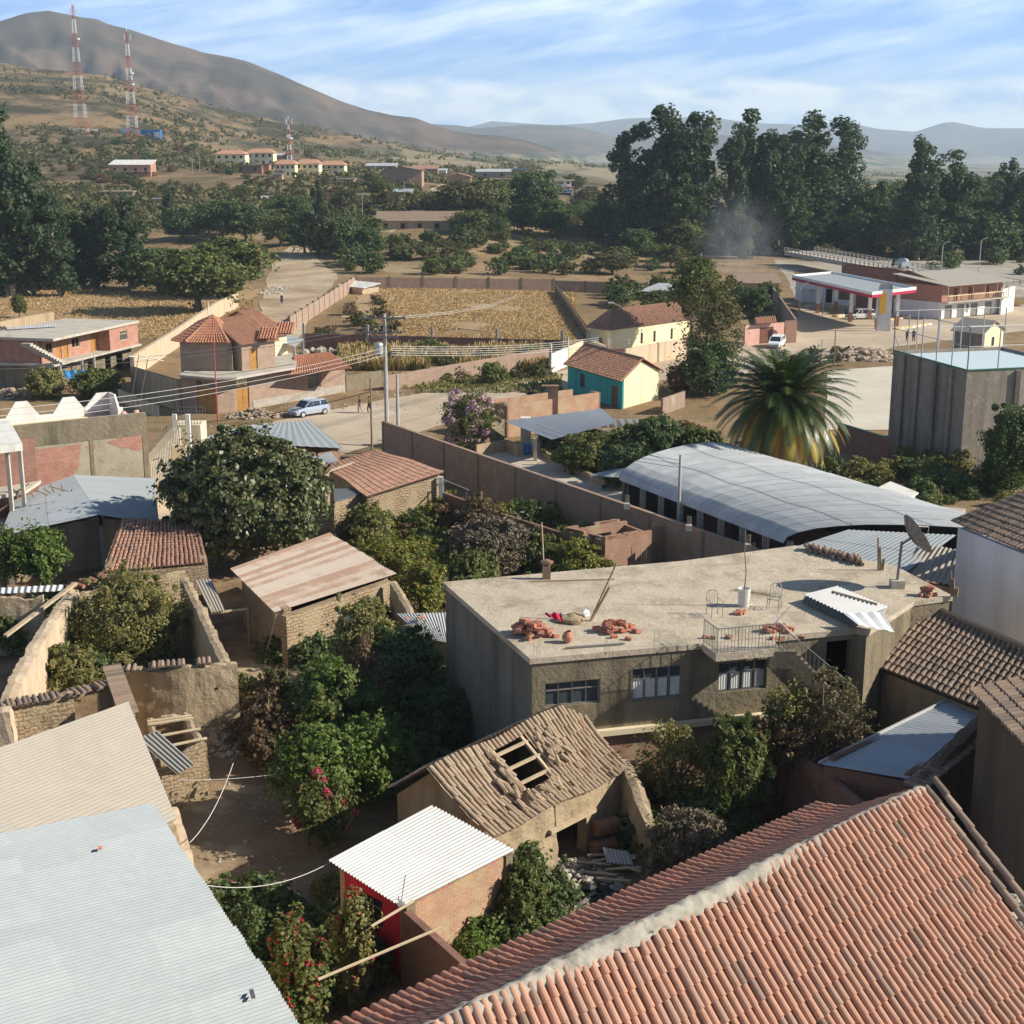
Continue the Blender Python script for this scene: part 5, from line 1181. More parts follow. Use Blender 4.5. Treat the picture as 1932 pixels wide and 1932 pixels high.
# roofless brick room
q = [A(1142, 1018, 2.7), A(1230, 1001, 2.7), A(1180, 982, 2.7), A(1067, 1000, 2.7)]
br = thing('brick_room', 'roofless red brick room against the long brick wall', 'ruin', (q[0].x, q[0].y, 0))
walls(br, [xy(v) for v in q], 0, [2.7, 2.5, 2.7, 2.6], 'm_brick_old', {2: [(1.2, 2.6, 1.2, 2.2)]}, .2);
mb = MB(); rr = random.Random(7)
for a, b in ((0, 1), (3, 2), (0, 3)):
 for k in range(9):
  u = rr.uniform(0, 1); p = q[a].lerp(q[b], u); mb.box((p.x, p.y + .1, 2.7 + rr.uniform(.02, .1)), (rr.uniform(.25, .9), .2, .16), math.atan2(q[b].y - q[a].y, q[b].x - q[a].x))
mb.build('loose_course', MT['m_brick_old'], br)
mb = MB(); p = A(1243, 1000, 2.4); mb.box((p.x, p.y + .2, 1.3), (.5, .2, 2.5)); tag(mb.build('concrete_column', MT['m_plaster_grey'], None), 'pale concrete column standing right of the roofless brick room', 'column')
# arched corrugated warehouse
aw = thing('warehouse', 'long warehouse with an arched grey corrugated roof in front of the palm', 'warehouse', (A(1300, 980, 0)))
E0, E1 = A(1168, 905, 3.7), A(1478, 1024, 3.7); K0, K1 = A(1288, 842, 5.1), A(1762, 990, 5.1)
ca = (V2(K0) - V2(E0)); NV = 14
axd = (V2(E1) - V2(E0)).normalized()
def arch(u, a):                                        # a from 0 (left eave) over the crown to the far eave
 b0_, k0_ = E0.lerp(E1, u), K0.lerp(K1, u); hv = k0_ - b0_
 X = 1 - math.cos(a * math.pi); Z = math.sin(min(a, 1 - a) * math.pi) ** .9
 sagw = .06 * math.sin(u * 23 + 1) * math.sin(a * math.pi)
 return Vector((b0_.x + hv.x * X, b0_.y + hv.y * X, b0_.z + (k0_.z - b0_.z) * Z + sagw))
nU = 300; mb = MB(); rr = random.Random(5); pc = {}
for side in (0, 1):
 n0 = len(mb.v)
 for i in range(nU + 1):
  for j in range(NV + 1):
   p = arch(i / nU, j / NV); w = math.sin(i * math.pi / 2) * .018 + (.02 * ((j // 3) % 2))
   mb.v.append((p.x, p.y, p.z + w - .03 * side))
 for i in range(nU):
  for j in range(NV):
   a = n0 + i * (NV + 1) + j; f = (a, a + NV + 1, a + NV + 2, a + 1)
   mb.f.append(f if not side else f[::-1]); mb.c.append(pc.setdefault((i // 12, j // 3), rr.random()))
rf_ = mb.build('roof', MT['m_zinc_shed'], aw)
for a in (2 / 14, 4.5 / 14, 7 / 14): MB().tube([arch(i / 30, a) + Vector((0, 0, .035)) for i in range(31)], .014, 4).build('seam', MT['m_galv'], rf_)
for i in range(1, 15): MB().tube([arch(i / 15, j / 14) + Vector((0, 0, .032)) for j in range(0, 9)], .012, 4).build('seam', MT['m_galv'], rf_)
iv = V2(K0) - V2(E0); far0, far1 = V2(E0) + iv * 1.9, V2(E1) + (V2(K1) - V2(E1)) * 1.9
mb = MB(); wallmb(mb, xy(far0), xy(V2(E0) + iv * .05), 0, [(0, 3.6), (iv.length * .95, 4.9), (iv.length * 1.85, 3.6)], .2); wallmb(mb, far1, far0, 0, 3.6, .2); mb.build('wall', MT['m_plaster_dark'], aw)
for i in range(9):
 p = E0.lerp(E1, i / 8); q_ = Vector((p.x, p.y, 0)) + Vector((iv.x, iv.y, 0)).normalized() * .6; MB().box((q_.x, q_.y, 1.85), (.35, .35, 3.7)).build('post', MT['m_concrete'], aw)
mb = MB(); a, b = V2(E0) + iv * .8, V2(E1) + (V2(K1) - V2(E1)) * .8; wallmb(mb, a, b, 0, 3.2, .2, [(k * 5 + 2, k * 5 + 3.2, 1, 2.4) for k in range(5)]); mb.build('wall', MT['m_brick_dark'], aw)
fl2 = [A(1110, 897, 2.8), A(1222, 905, 3.0), A(1200, 880, 3.3), A(1150, 887, 3.1)]
pt = thing('porch_roof', 'small flat sheet porch roof on a post at the near end of the warehouse', 'shed', (fl2[0].x, fl2[0].y, 0))
mb = MB(); slope_corr(mb, fl2[3], fl2[2], fl2[1], fl2[0], .2, .02, .01, 1, 1, 4, 3); mb.build('roof', MT['m_zinc'], pt)
mb = MB(); p = A(1112, 898, 2.8); mb.box((p.x + .15, p.y, 1.4), (.14, .14, 2.8)); mb.build('post', MT['m_concrete'], pt)
lw = thing('zinc_roofed_shed', 'lower grey corrugated roof between the arched roof and the flat-roofed house', 'shed', (A(1600, 1060, 0)))
mb = MB(); slope_corr(mb, A(1600, 1000, 4.9), A(1805, 1010, 4.9), A(1705, 1082, 4.3), A(1490, 1035, 4.3), .25, .02, .01, .9, 2, 4, 8); mb.build('roof', MT['m_zinc'], lw)
walls(lw, [xy(A(1508, 1036, 4.2)), xy(A(1698, 1078, 4.2)), xy(A(1780, 1018, 4.7)), xy(A(1605, 1006, 4.7))], 0, 4.1, 'm_brick_dark', None, .2)
# octagon-fronted brick house
oh = thing('brick_house', 'brick house with a red tile octagon roof and wooden gates, by the silver car', 'house', (A(412, 781, 0)))
g = [A(344, 774, 0), A(412, 781, 0), A(443, 777, 0), A(478, 771, 0)]
bk = [Vector((g[0].x - 1.0, g[0].y + 13, 0)), Vector((g[3].x - 2, g[3].y + 18, 0))]
HG = 3.75
hl0 = (along(372, g[0], g[1], 1.4), along(405, g[0], g[1], 1.4), 0, 3.1)
hl1 = (.35, seg(g[2], g[3]) - .45, 0, 3.0)
mb = MB(); wallmb(mb, xy(g[0]), xy(g[1]), 0, HG, .25, [hl0]); wallmb(mb, xy(g[1]), xy(g[2]), 0, HG, .25); wallmb(mb, xy(g[2]), xy(g[3]), 0, HG, .25, [hl1])
ge = A(652, 739, 0)
lnw = seg(g[3], ge); hw = (along(581, g[3], ge, 1.6), along(605, g[3], ge, 1.6), .95, 2.75)
wallmb(mb, xy(g[3]), xy(ge), 0, [(0, HG), (lnw * .45, HG), (lnw * .4501, 3.0), (lnw, 3.0)], .25, [hw]); wallmb(mb, xy(bk[0]), xy(g[0]), 0, HG, .25); wallmb(mb, xy(ge), (ge.x - 1.5, ge.y + 6), 0, 3.0, .25); mb.build('wall', MT['m_brick_pink'], oh)
door(oh, xy(g[0]), xy(g[1]), 0, (hl0[0], hl0[1], 0, 2.5), 'm_door', .12, 2); door(oh, xy(g[2]), xy(g[3]), 0, (hl1[0], hl1[1], 0, 2.4), 'm_door', .12, 2)
def fan(root, p0, p1, h, z, mt='m_wood_pale'):
 p0 = V2(p0); p1 = V2(p1); d_ = (p1 - p0).normalized(); n_ = Vector((-d_.y, d_.x)) * .13; c_ = p0 + d_ * (h[0] + h[1]) / 2 + n_; w = (h[1] - h[0]) / 2; mb = MB()
 for k in range(7):
  a = math.pi * k / 6; mb.beam((c_.x, c_.y, z), (c_.x + d_.x * w * math.cos(a), c_.y + d_.y * w * math.cos(a), z + .6 * math.sin(a)), .05)
 mb.build('fanlight', MT[mt], root)
fan(oh, g[0], g[1], hl0, 2.5); fan(oh, g[2], g[3], hl1, 2.4)
window(oh, xy(g[3]), xy(ge), 0, hw, 2, 2, 'm_wood_pale', 'm_glass', .1, .07, sill='m_concrete')
mb = MB(); p = V2(g[3]).lerp(V2(ge), hw[0] / lnw);
for k in range(9):
 a0, a1 = math.pi * k / 9, math.pi * (k + 1) / 9; c_ = V2(g[3]) + (V2(ge) - V2(g[3])).normalized() * (hw[0] + hw[1]) / 2; w = (hw[1] - hw[0]) / 2 + .12; d_ = (V2(ge) - V2(g[3])).normalized(); n_ = Vector((d_.y, -d_.x)) * .05
 f = lambda a: (c_.x + n_.x + d_.x * w * math.cos(a), c_.y + n_.y + d_.y * w * math.cos(a), 2.35 + .75 * math.sin(a)); mb.beam(f(a0), f(a1), .14, .12)
mb.build('arch_trim', MT['m_brick_old'], oh)
mb = MB(); wallmb(mb, V2(g[3]) + Vector((.03, -.04)), V2(ge) + Vector((0, -.04)), 0, .8, .03); mb.build('stone_base', MT['m_stone'], oh)
sl_ = [A(338, 707, HG), A(405, 713, HG), A(447, 712, HG), A(478, 706, HG), A(558, 693, HG), A(562, 668, HG)]
sl_ += [Vector((bk[1].x, bk[1].y, HG)), Vector((bk[0].x, bk[0].y, HG))]
mb = MB(); mb.hexa([p - Vector((0, 0, .2)) for p in sl_], sl_); mb.build('floor_slab', MT['m_concrete'], oh)
# upper storey
U = [A(342, 699, HG), A(437, 700, HG), A(458, 681, HG), A(490, 668, HG)]
ubk = [Vector((U[2].x - .5, U[2].y + 12, HG)), Vector((U[0].x - .6, U[0].y + 6, HG))]
HU = 2.75; hu = (.8, 2.6, .8, 2.2)
walls(oh, [xy(U[0]), xy(U[1]), xy(U[2]), xy(ubk[0]), xy(ubk[1])], HG, HU, 'm_brick_pink', {1: [(.5, 1.3, .8, 2.2), (1.8, 2.6, .8, 2.2)]}, .25)
for h in ((.5, 1.3, .8, 2.2), (1.8, 2.6, .8, 2.2)): window(oh, xy(U[1]), xy(U[2]), HG, h, 2, 1, 'm_door', 'm_glass', .08, .08)
mb = MB(); p = U[1]; mb.box((p.x - .05, p.y + .05, HG + 1.4), (.4, .4, 2.8)); mb.box((U[2].x, U[2].y, HG + 1.4), (.35, .35, 2.8)); mb.build('corner_post', MT['m_plaster_grey'], oh)
ZE = HG + HU + .05; ap = A(402, 596, ZE + 2.3)
ev = [A(324, 643, ZE), A(350, 647, ZE), A(430, 647, ZE), A(463, 640, ZE), A(446, 620, ZE), A(375, 607, ZE)]
for a, b in zip(ev, ev[1:] + ev[:1]):
 mb = MB(); t1 = ap + (a - ap) * .03; t2 = ap + (b - ap) * .03; slope_tiles(mb, t1, t2, b, a, .30, .42, .12, 4, 71, .01); mb.build('roof', MT['m_tile_red'], oh)
mb = MB()
for p in ev[:4]: mb.tube([ap, p + Vector((0, 0, .12))], .13, 5)
mb.build('ridge', MT['m_tile_orange'], oh)
# rear wings with smooth orange roofs
def gwing(x0, y0, x1, y1, ze, zr, dep, wmat, holes=None, ov=.4):
 f0, f1 = V2(A(x0, y0, ze)), V2(A(x1, y1, ze)); cs = rect(f0, f1, dep); Lw = (f1 - f0).length; dd_ = (f1 - f0).normalized(); nn2 = Vector((-dd_.y, dd_.x))
 walls(oh, cs, HG, [ze - HG, [(0, ze - HG), (dep / 2, zr - HG - .1), (dep, ze - HG)], ze - HG, [(0, ze - HG), (dep / 2, zr - HG - .1), (dep, ze - HG)]], wmat, {0: holes or []}, .2)
 z3 = lambda p, z: Vector((p.x, p.y, z)); m0_, m1_ = f0 + nn2 * dep / 2 - dd_ * ov, f1 + nn2 * dep / 2 + dd_ * ov; e0, e1 = f0 - nn2 * ov - dd_ * ov, f1 - nn2 * ov + dd_ * ov; b0, b1 = f0 + nn2 * (dep + ov) - dd_ * ov, f1 + nn2 * (dep + ov) + dd_ * ov
 mb = MB(); slope_tiles(mb, z3(m0_, zr), z3(m1_, zr), z3(e1, ze - .1), z3(e0, ze - .1), .30, .42, .10, 4, 72, .006); slope_tiles(mb, z3(m1_, zr), z3(m0_, zr), z3(b0, ze - .1), z3(b1, ze - .1), .30, .42, .10, 3, 73, .006); mb.build('roof', MT['m_tile_orange'], oh); return cs
cw = gwing(455, 648, 517, 640, ZE - .1, ZE + 2.0, 8, 'm_brick_pink', [(1.0, 2.0, 0, 2.1)]); door(oh, cw[0], cw[1], HG, (1.0, 2.0, 0, 2.1), 'm_door', .1, 1)
gwing(518, 632, 541, 628, ZE - .6, ZE + 1.7, 9, 'm_cream')
for x, y in ((490, 640), (522, 630)):
 p = A(x, y, ZE + .1); mb = MB(); slope_tiles(mb, p + Vector((0, 1.6, 1.0)), p + Vector((1.7, 1.6, 1.0)), p + Vector((1.7, -.7, .1)), p + Vector((0, -.7, .1)), .3, .4, .11, 4, 75); mb.build('dormer', MT['m_tile_red'], oh)
mb = MB(); d0 = [A(529, 628, HG + 1.6), A(574, 640, HG + 1.3), A(558, 654, HG + 1.0), A(527, 646, HG + 1.2)]; slope_corr(mb, d0[0], d0[1], d0[2], d0[3], .3, .02, .01, 1, 1, 4, 3); mb.build('porch_roof', MT['m_zinc'], oh)
mb = MB()
for p in (d0[1], d0[2]): mb.box((p.x - .2, p.y, (HG + p.z) / 2), (.25, .25, p.z - HG))
mb.build('post', MT['m_concrete'], oh)
# tiled roof over the long wall
e = [A(556, 672, 3.9), A(622, 665, 3.9), A(664, 695, 3.05), A(548, 708, 3.05)]
mb = MB(); slope_tiles(mb, e[0], e[1], e[2], e[3], .30, .42, .11, 4, 76, .01); slope_tiles(mb, e[1], e[0], e[0] + Vector((-.3, 2.5, -.9)), e[1] + Vector((.3, 2.5, -.9)), .30, .42, .11, 4, 77, .01); mb.build('roof', MT['m_tile_red'], oh)
# walls right of the octagon house
bwall('garden_wall', 'low grey block wall between the brick house and the weedy lot', [ge + Vector((.1, 0, 0)), A(722, 728, 0)], 1.7, .2, 'm_plaster_grey')
bwall('brick_wall', 'long pinkish brick wall along the street verge in front of the weedy lot', [A(730, 737, 0), A(1040, 690, 0)], (1.6, 2.1), .2, 'm_brick_pink')
gw = bwall('garden_wall', 'short whitewashed wall at the corner of the street before the yellow house', [A(1040, 704, 0), A(1072, 690, 0)], 2.2, .2, 'm_white_wall', 30, 'm_concrete', 1.2)
bwall('garden_wall', 'tan wall segment left of the red gate', [A(1072, 690, 0), A(1110, 672, 0), A(1146, 690, 0)], 2.2, .2, 'm_cream', 30, 'm_concrete', 1.0)
rg = thing('red_gate', 'rusty red double gate in the tan wall by the street lamp', 'gate', (A(1160, 692, 0)))
mb = MB(); wallmb(mb, xy(A(1147, 691, 0)), xy(A(1174, 692, 0)), 0, 2.1, .08); mb.build('gate_leaf', MT['m_red_gate'], rg)
mb = MB(); [mb.box((p.x, p.y, 1.3), (.3, .3, 2.6)) for p in (A(1145, 692, 0), A(1177, 693, 0))]; mb.build('gate_post', MT['m_concrete'], rg)
bwall('garden_wall', 'long tan wall right of the red gate in front of the yellow house', [A(1179, 695, 0), A(1300, 672, 0)], 2.3, .2, 'm_mud_pale', 8, 'm_plaster_grey', .05)
# weedy lot and dry field walls
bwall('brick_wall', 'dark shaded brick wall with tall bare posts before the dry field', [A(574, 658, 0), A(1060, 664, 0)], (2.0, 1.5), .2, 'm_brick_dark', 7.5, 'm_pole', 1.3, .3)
bwall('brick_wall', 'pinkish brick wall with grey posts on the far side of the dry field', [AG(672, 546), AG(1045, 550)], 2.2, .2, 'm_brick_pink', 5.8, 'm_plaster_grey', .15, .45)
bwall('brick_wall', 'fainter brick wall continuing right of the dry field under the bushes', [AG(1046, 550), AG(1220, 556)], 2.0, .2, 'm_brick_wall', 6, 'm_plaster_grey', .1, .4)
bwall('brick_wall', 'brick wall with posts climbing beside the dirt road', [AG(548, 628), AG(640, 566), AG(672, 545)], 2.2, .2, 'm_brick_pink', 4.2, 'm_plaster_grey', .25, .3)
bwall('stick_fence', 'dry stick fence running down the right side of the dry field', [AG(1048, 552), AG(1108, 640)], 1.2, .15, 'm_wood', 2.5, 'm_wood', .5, .15)
bwall('earth_wall', 'long pale adobe wall running back from the brick house to the pasture', [A(255, 712, 0), A(330, 660, 0), AG(412, 600), AG(450, 580)], 2.4, .45, 'm_mud_pale')
bwall('earth_wall', 'shaded adobe wall between the pasture path and the brick house', [A(342, 774, 0), A(255, 745, 0)], 3.0, .35, 'm_mud')
# small white roof shed by the field
q = [AG(680, 566), AG(697, 562)]
ws = thing('field_shed', 'small whitish roofed shed at the corner of the dry field', 'shed', (q[0].x, q[0].y, 0))
a0, a1 = A(640, 560, 0), A(684, 566, 0); cs = rect(xy(a0), xy(a1), 3.5); walls(ws, cs, 0, 2.0, 'm_mud_pale', {0: [(1.5, 2.5, 0, 1.6)]}, .3)
mb = MB(); mb.slab([(cs[0][0] - .3, cs[0][1] - .3, 2.1), (cs[1][0] + .3, cs[1][1] - .3, 2.1), (cs[2][0] + .3, cs[2][1] + .3, 2.7), (cs[3][0] - .3, cs[3][1] + .3, 2.7)], .1); mb.build('roof', MT['m_white'], ws)
# unfinished brick house at the left
lh = thing('brick_house', 'unfinished two storey red brick house with an outside concrete stair', 'house', (A(150, 700, 0)))
a0, a1 = A(96, 722, 0), A(250, 692, 0)
a0 = A(92, 735, 0); cs = rect(xy(a0), xy(a1), 8.5); FL, FR = V2(cs[0]), V2(cs[1]); LN = (FR - FL).length
ZF = 2.75; ZT = 5.5
D1 = (along(112, FL, FR, 1.2), along(122, FL, FR, 1.2), 0, 2.0)
walls(lh, cs, 0, ZF - .2, 'm_plaster_grey', {0: [(LN * .45, LN * .52, 0, 2.0), (LN * .66, LN * .73, 0, 2.0), (LN * .80, LN * .88, 0, 2.0)]}, .2)
dF = (FR - FL).normalized(); nF = Vector((-dF.y, dF.x))
mb = MB(); s = [FL - nF * 1.2 - dF * .5, FR - nF * 1.2 + dF * .3, V2(cs[2]) + dF * .3, V2(cs[3]) - dF * .5]
mb.slab([(p.x, p.y, ZF) for p in s], .22); mb.build('floor_slab', MT['m_concrete'], lh)
k0 = LN * .64; up1 = [FL + dF * k0 - nF * 1.0, FR - nF * 1.0, V2(cs[2]), V2(cs[3]) + dF * k0]
hwd = ((LN - k0) * .35, (LN - k0) * .62, .8, 2.0)
walls(lh, up1, ZF, ZT - ZF - .25, 'm_brick_red', {0: [hwd]}, .2); window(lh, up1[0], up1[1], ZF, hwd, 3, 2, 'm_wood_pale', 'm_glass', .08, .1)
hs_ = [(1.0, 2.2, .9, 2.0), (3.0, 3.9, 0, 2.05), (4.3, 5.2, 0, 2.05), (6.0, 7.6, .9, 2.0), (k0 - 1.4, k0 - .4, 0, 2.05)]
f_ = [FL + nF * .6, FL + dF * k0 + nF * .6]
mb = MB(); wallmb(mb, f_[0], f_[1], ZF, ZT - ZF - .25, .2, hs_); wallmb(mb, V2(cs[3]) , f_[0], ZF, ZT - ZF - .25, .2); mb.build('wall', MT['m_brick_red'], lh)
window(lh, f_[0], f_[1], ZF, hs_[0], 2, 1, 'm_wood', 'm_dark', .08, .08); window(lh, f_[0], f_[1], ZF, hs_[3], 2, 1, 'm_wood_pale', 'm_dark', .08, .08)
for h in (hs_[1], hs_[2], hs_[4]): door(lh, f_[0], f_[1], ZF, h, 'm_door', .08, 1)
mb = MB(); s = [FL - nF * 1.2 - dF * .3, FR - nF * 1.2 + dF * .1, V2(cs[2]) + dF * .1, V2(cs[3]) - dF * .5]; mb.slab([(p.x, p.y, ZT) for p in s], .28); mb.build('roof_slab', MT['m_concrete'], lh)
mb = MB(); s0 = FL - dF * 3.2 - nF * 1.2; n = 12
for i in range(n):
 p = (FL - dF * 4.6 - nF * .9).lerp(FL + dF * .9 - nF * .9, i / (n - 1)); mb.box((p.x, p.y, lerp(ZT - .1, ZF + .1, i / (n - 1))), (.52, 1.1, .30), math.atan2(dF.y, dF.x))
mb.build('stair', MT['m_concrete'], lh)
mb = MB()
for u in (.6, .28 * LN, .42 * LN): p = FL + dF * u - nF * 1.15; mb.box((p.x, p.y, ZF / 2), (.25, .25, ZF - .2))
mb.build('pillar', MT['m_concrete'], lh)
mb = MB(); p = V2(cs[3]) + dF * 2; mb.box((p.x, p.y - 5, ZT + .7), (1.4, .2, 1.4)); mb.build('chimney', MT['m_brick_red'], lh)
mb = MB(); p = V2(cs[3]).lerp(V2(cs[2]), .45) - nF * 1.5; slope_corr(mb, (p.x - 2, p.y - 1.4, ZT + .2), (p.x + 2.6, p.y + 1.5, ZT + .25), (p.x + 3.0, p.y + .3, ZT + .08), (p.x - 1.6, p.y - 2.8, ZT + .1), .3, .02, .02, 1, 1, 3, 3)
tag(mb.build('roofing_sheet', MT['m_zinc_bright'], None), 'loose white sheet on the roof of the unfinished brick house', 'roofing sheet')
lw_ = thing('brick_house', 'dark brick side house with a concrete corner post at the left frame edge', 'house', (A(20, 705, 0)))
a0, a1 = A(-60, 722, 0), A(45, 712, 0); cs2 = rect(xy(a0), xy(a1), 6); walls(lw_, cs2, 0, 4.2, 'm_brick_old', None, .25)
mb = MB(); p = V2(cs2[1]) - Vector((0, .15)); mb.box((p.x, p.y, 2.3), (.4, .4, 4.6)); mb.build('corner_post', MT['m_concrete'], lw_)
mb = MB(); slope_tiles(mb, (cs2[3][0], cs2[3][1] + .5, 5.1), (cs2[2][0] + .3, cs2[2][1] + .5, 5.1), (cs2[1][0] + .3, cs2[1][1] - .4, 4.3), (cs2[0][0], cs2[0][1] - .4, 4.3), .35, .45, .13, 4, 3); mb.build('roof', MT['m_tile_old'], lw_)
bwall('earth_wall', 'crumbling adobe wall behind the unfinished brick house', [AG(-30, 648), AG(60, 628), AG(104, 620)], 2.4, .45, 'm_mud')
bt = thing('tarp', 'blue plastic tarp hung on posts in front of the unfinished brick house', 'tarp', (A(150, 715, 0)))
mb = MB(); slope_corr(mb, A(118, 700, 1.9), A(168, 698, 2.0), A(172, 712, 1.2), A(126, 716, 1.5), .8, .12, .01, 9, 1, 4, 3); mb.build('sheet', MT['m_blue_tarp'], bt)
mb = MB(); mb.tube([A(125, 715, 0), A(128, 700, 2.0)], .06, 5); mb.tube([A(170, 712, 0), A(168, 698, 2.0)], .06, 5); mb.build('pole', MT['m_wood'], bt)
# yellow hip-roofed house
yh = thing('cream_house', 'cream house with a red hip roof behind the tan wall and red gate', 'house', (A(1130, 672, 0)))
a0, a1, a2 = A(1112, 668, 0), A(1150, 676, 0), A(1300, 652, 0)
dv = (V2(a2) - V2(a1)); nl = (V2(a1) - V2(a0)); cs = [V2(a0), V2(a1), V2(a2), V2(a2) - nl]
wh = [(2.0, 2.8, 1.0, 2.3)]; dl = dv.length; wh2 = [(dl * .37, dl * .40, 1.2, 2.6), (dl * .53, dl * .56, 1.2, 2.6), (dl * .75, dl * .78, 1.2, 2.6)]
walls(yh, cs, 0, 3.6, 'm_yellow', {0: wh, 1: wh2}, .25)
window(yh, cs[0], cs[1], 0, wh[0], 2, 2, 'm_wood', 'm_glass'); [window(yh, cs[1], cs[2], 0, h, 2, 3, 'm_wood', 'm_glass') for h in wh2]
o = [Vector((p.x, p.y, 3.5)) for p in cs]; cc = sum(o, Vector()) / 4; o = [cc + (p - cc) * 1.07 for p in o]
for p in o: p.z = 3.45
m0 = (o[0] + o[1]) / 2; m1 = (o[2] + o[3]) / 2; rA_ = m0.lerp(m1, .16) + Vector((0, 0, 2.2)); rB_ = m0.lerp(m1, .9) + Vector((0, 0, 2.2))
mb = MB(); e_ = (rB_ - rA_).normalized() * .2
slope_tiles(mb, rA_, rB_, o[2], o[1], .36, .45, .12, 4, 81, .01); slope_tiles(mb, rB_, rA_, o[0], o[3], .36, .45, .12, 3, 82); perp = (o[1] - o[0]).normalized() * .15; slope_tiles(mb, rA_ - perp, rA_ + perp, o[1], o[0], .3, .45, .12, 4, 83)
mb.build('roof', MT['m_tile_flat'], yh)
# teal and cream house
q = [A(1242, 783, 0)]
tq0, tq1, tq2 = A(1080, 762, 0), A(1192, 788, 0), A(1242, 762, 0)
th2 = thing('teal_house', 'small house with a teal side, cream gable end and orange tile roof', 'house', (tq1.x, tq1.y, 0))
tq0, tq1, tq2 = A(1071, 738, 0), A(1173, 772, 0), A(1243, 752, 0)
c3 = V2(tq0) + V2(tq2) - V2(tq1); cs = [V2(tq0), V2(tq1), V2(tq2), c3]
L0 = (cs[1] - cs[0]).length; Lg = (cs[2] - cs[1]).length
hd = (L0 * .82, L0 * .93, 0, 2.1); hwn = (L0 * .24, L0 * .33, .9, 2.3)
walls(th2, cs, 0, [2.9, [(0, 2.9), (Lg / 2, 4.3), (Lg, 2.9)], 2.9, [(0, 2.9), (Lg / 2, 4.3), (Lg, 2.9)]], ['m_teal', 'm_cream', 'm_cream', 'm_cream'], {0: [hd, hwn]}, .2)
door(th2, cs[0], cs[1], 0, hd, 'm_door_brown', .08, 1); window(th2, cs[0], cs[1], 0, hwn, 2, 2, 'm_door_brown', 'm_glass', .08, .08)
dA = (cs[1] - cs[0]).normalized(); dB = (cs[2] - cs[1]).normalized()
ga, gb2 = (cs[0] + c3) / 2 - dA * .5, (cs[1] + cs[2]) / 2 + dA * .35
rz0, rz1 = Vector((ga.x, ga.y, 4.55)), Vector((gb2.x, gb2.y, 4.55))
dz_ = (4.3 - 2.9) / (Lg / 2) * .5
mk = lambda p, s: Vector((p.x, p.y, 3.02 - dz_)) + Vector((dB.x, dB.y, 0)) * s
mb = MB(); slope_tiles(mb, rz0, rz1, mk(cs[1] + dA * .35, -.5), mk(cs[0] - dA * .5, -.5), .27, .4, .105, 5, 91, .02); slope_tiles(mb, rz1, rz0, mk(c3 - dA * .5, .5), mk(cs[2] + dA * .35, .5), .27, .4, .105, 4, 92, .02); mb.build('roof', MT['m_tile_orange'], th2)
mb = MB(); mb.beam(rz0 + Vector((0, 0, .1)), rz1 + Vector((0, 0, .1)), .14); mb.build('ridge', MT['m_tile_old'], th2)
bwall('garden_wall', 'low brick wall right of the cream gable end', [A(1250, 783, 0), A(1292, 768, 0)], 1.6, .2, 'm_brick_wall')
# brick parapet building and grey lean-to
bp = thing('brick_outbuilding', 'brick outbuilding with a small chimney and grey lean-to roof left of the teal house', 'shed', (A(1010, 840, 0)))
a0, a1 = A(953, 838, 0), A(1137, 800, 0)
a0, a1 = A(956, 765, 2.9), A(1133, 740, 2.9)
h_ = seg(a0, a1); mb = MB(); wallmb(mb, xy(a0), xy(a1), 0, 2.9, .2); d_ = (V2(a1) - V2(a0)).normalized(); n_ = Vector((-d_.y, d_.x)); wallmb(mb, xy(a1), V2(a1) + n_ * 1.2, 0, 2.9, .2); wallmb(mb, V2(a0) + n_ * 4, xy(a0), 0, 2.9, .2); wallmb(mb, V2(a1) + n_ * 4, V2(a0) + n_ * 4, 0, 2.7, .2); mb.build('wall', MT['m_brick_shed'], bp)
mb = MB(); p = V2(a0) + d_ * h_ * .48; mb.box((p.x, p.y + .2, 2.0), (.9, .5, 4.0)); mb.box((p.x - .25, p.y + .2, 4.05), (1.5, .7, .12)); mb.build('chimney', MT['m_brick_old'], bp)
r = [A(952, 795, 2.5), A(1135, 771, 2.5), A(1165, 797, 2.1), A(1050, 832, 2.0), A(962, 808, 2.3)]
mb = MB(); slope_corr(mb, r[0], r[1], r[2], r[4] + (r[3] - r[4]) * .9, .3, .03, .01, .9, 1, 4, 6); mb.build('roof', MT['m_zinc_grey'], bp)
mb = MB()
for x, y in ((1141, 812), (1010, 828), (1062, 836)): p = A(x, y, 1.9); mb.box((p.x, p.y + .3, .95), (.3, .3, 1.9))
mb.build('post', MT['m_concrete'], bp)
mb = MB(); wallmb(mb, xy(A(928, 850, 0)), xy(A(952, 840, 0)), 0, 2.3, .2); mb.build('wall', MT['m_plaster_grey'], bp)
bwall('garden_wall', 'low tan planter wall under the lilac bush', [A(900, 862, 0), A(955, 852, 0), A(975, 862, 0)], 1.0, .2, 'm_mud')
bwall('garden_wall', 'low kerb wall along the paved yard below the hedge', [A(1020, 860, 0), A(1110, 905, 0), A(1140, 920, 0)], .5, .3, 'm_mud')
bl = thing('water_barrel', 'blue plastic barrel standing in the paved yard', 'barrel', A(995, 858, 0)); MB().lathe((0, 0, 0), [(.28, 0), (.32, .15), (.33, .5), (.32, .85), (.27, .98), (0, .98)], 16).build('body', MT['m_blue'], bl, local=True); MB().lathe((0, 0, .985), [(.1, 0), (.1, .04), (0, .04)], 8).build('lid', MT['m_white'], bl, local=True)
wt = thing('water_tank', 'white water tank on the porch behind the blue barrel', 'tank', A(992, 838, 0)); MB().box((0, 0, 1.2), (.9, .9, 2.3)).build('body', MT['m_white'], wt, local=True)
cl = thing('washing_line', 'line of white laundry hung right of the teal house', 'laundry', (A(1165, 800, 0)))
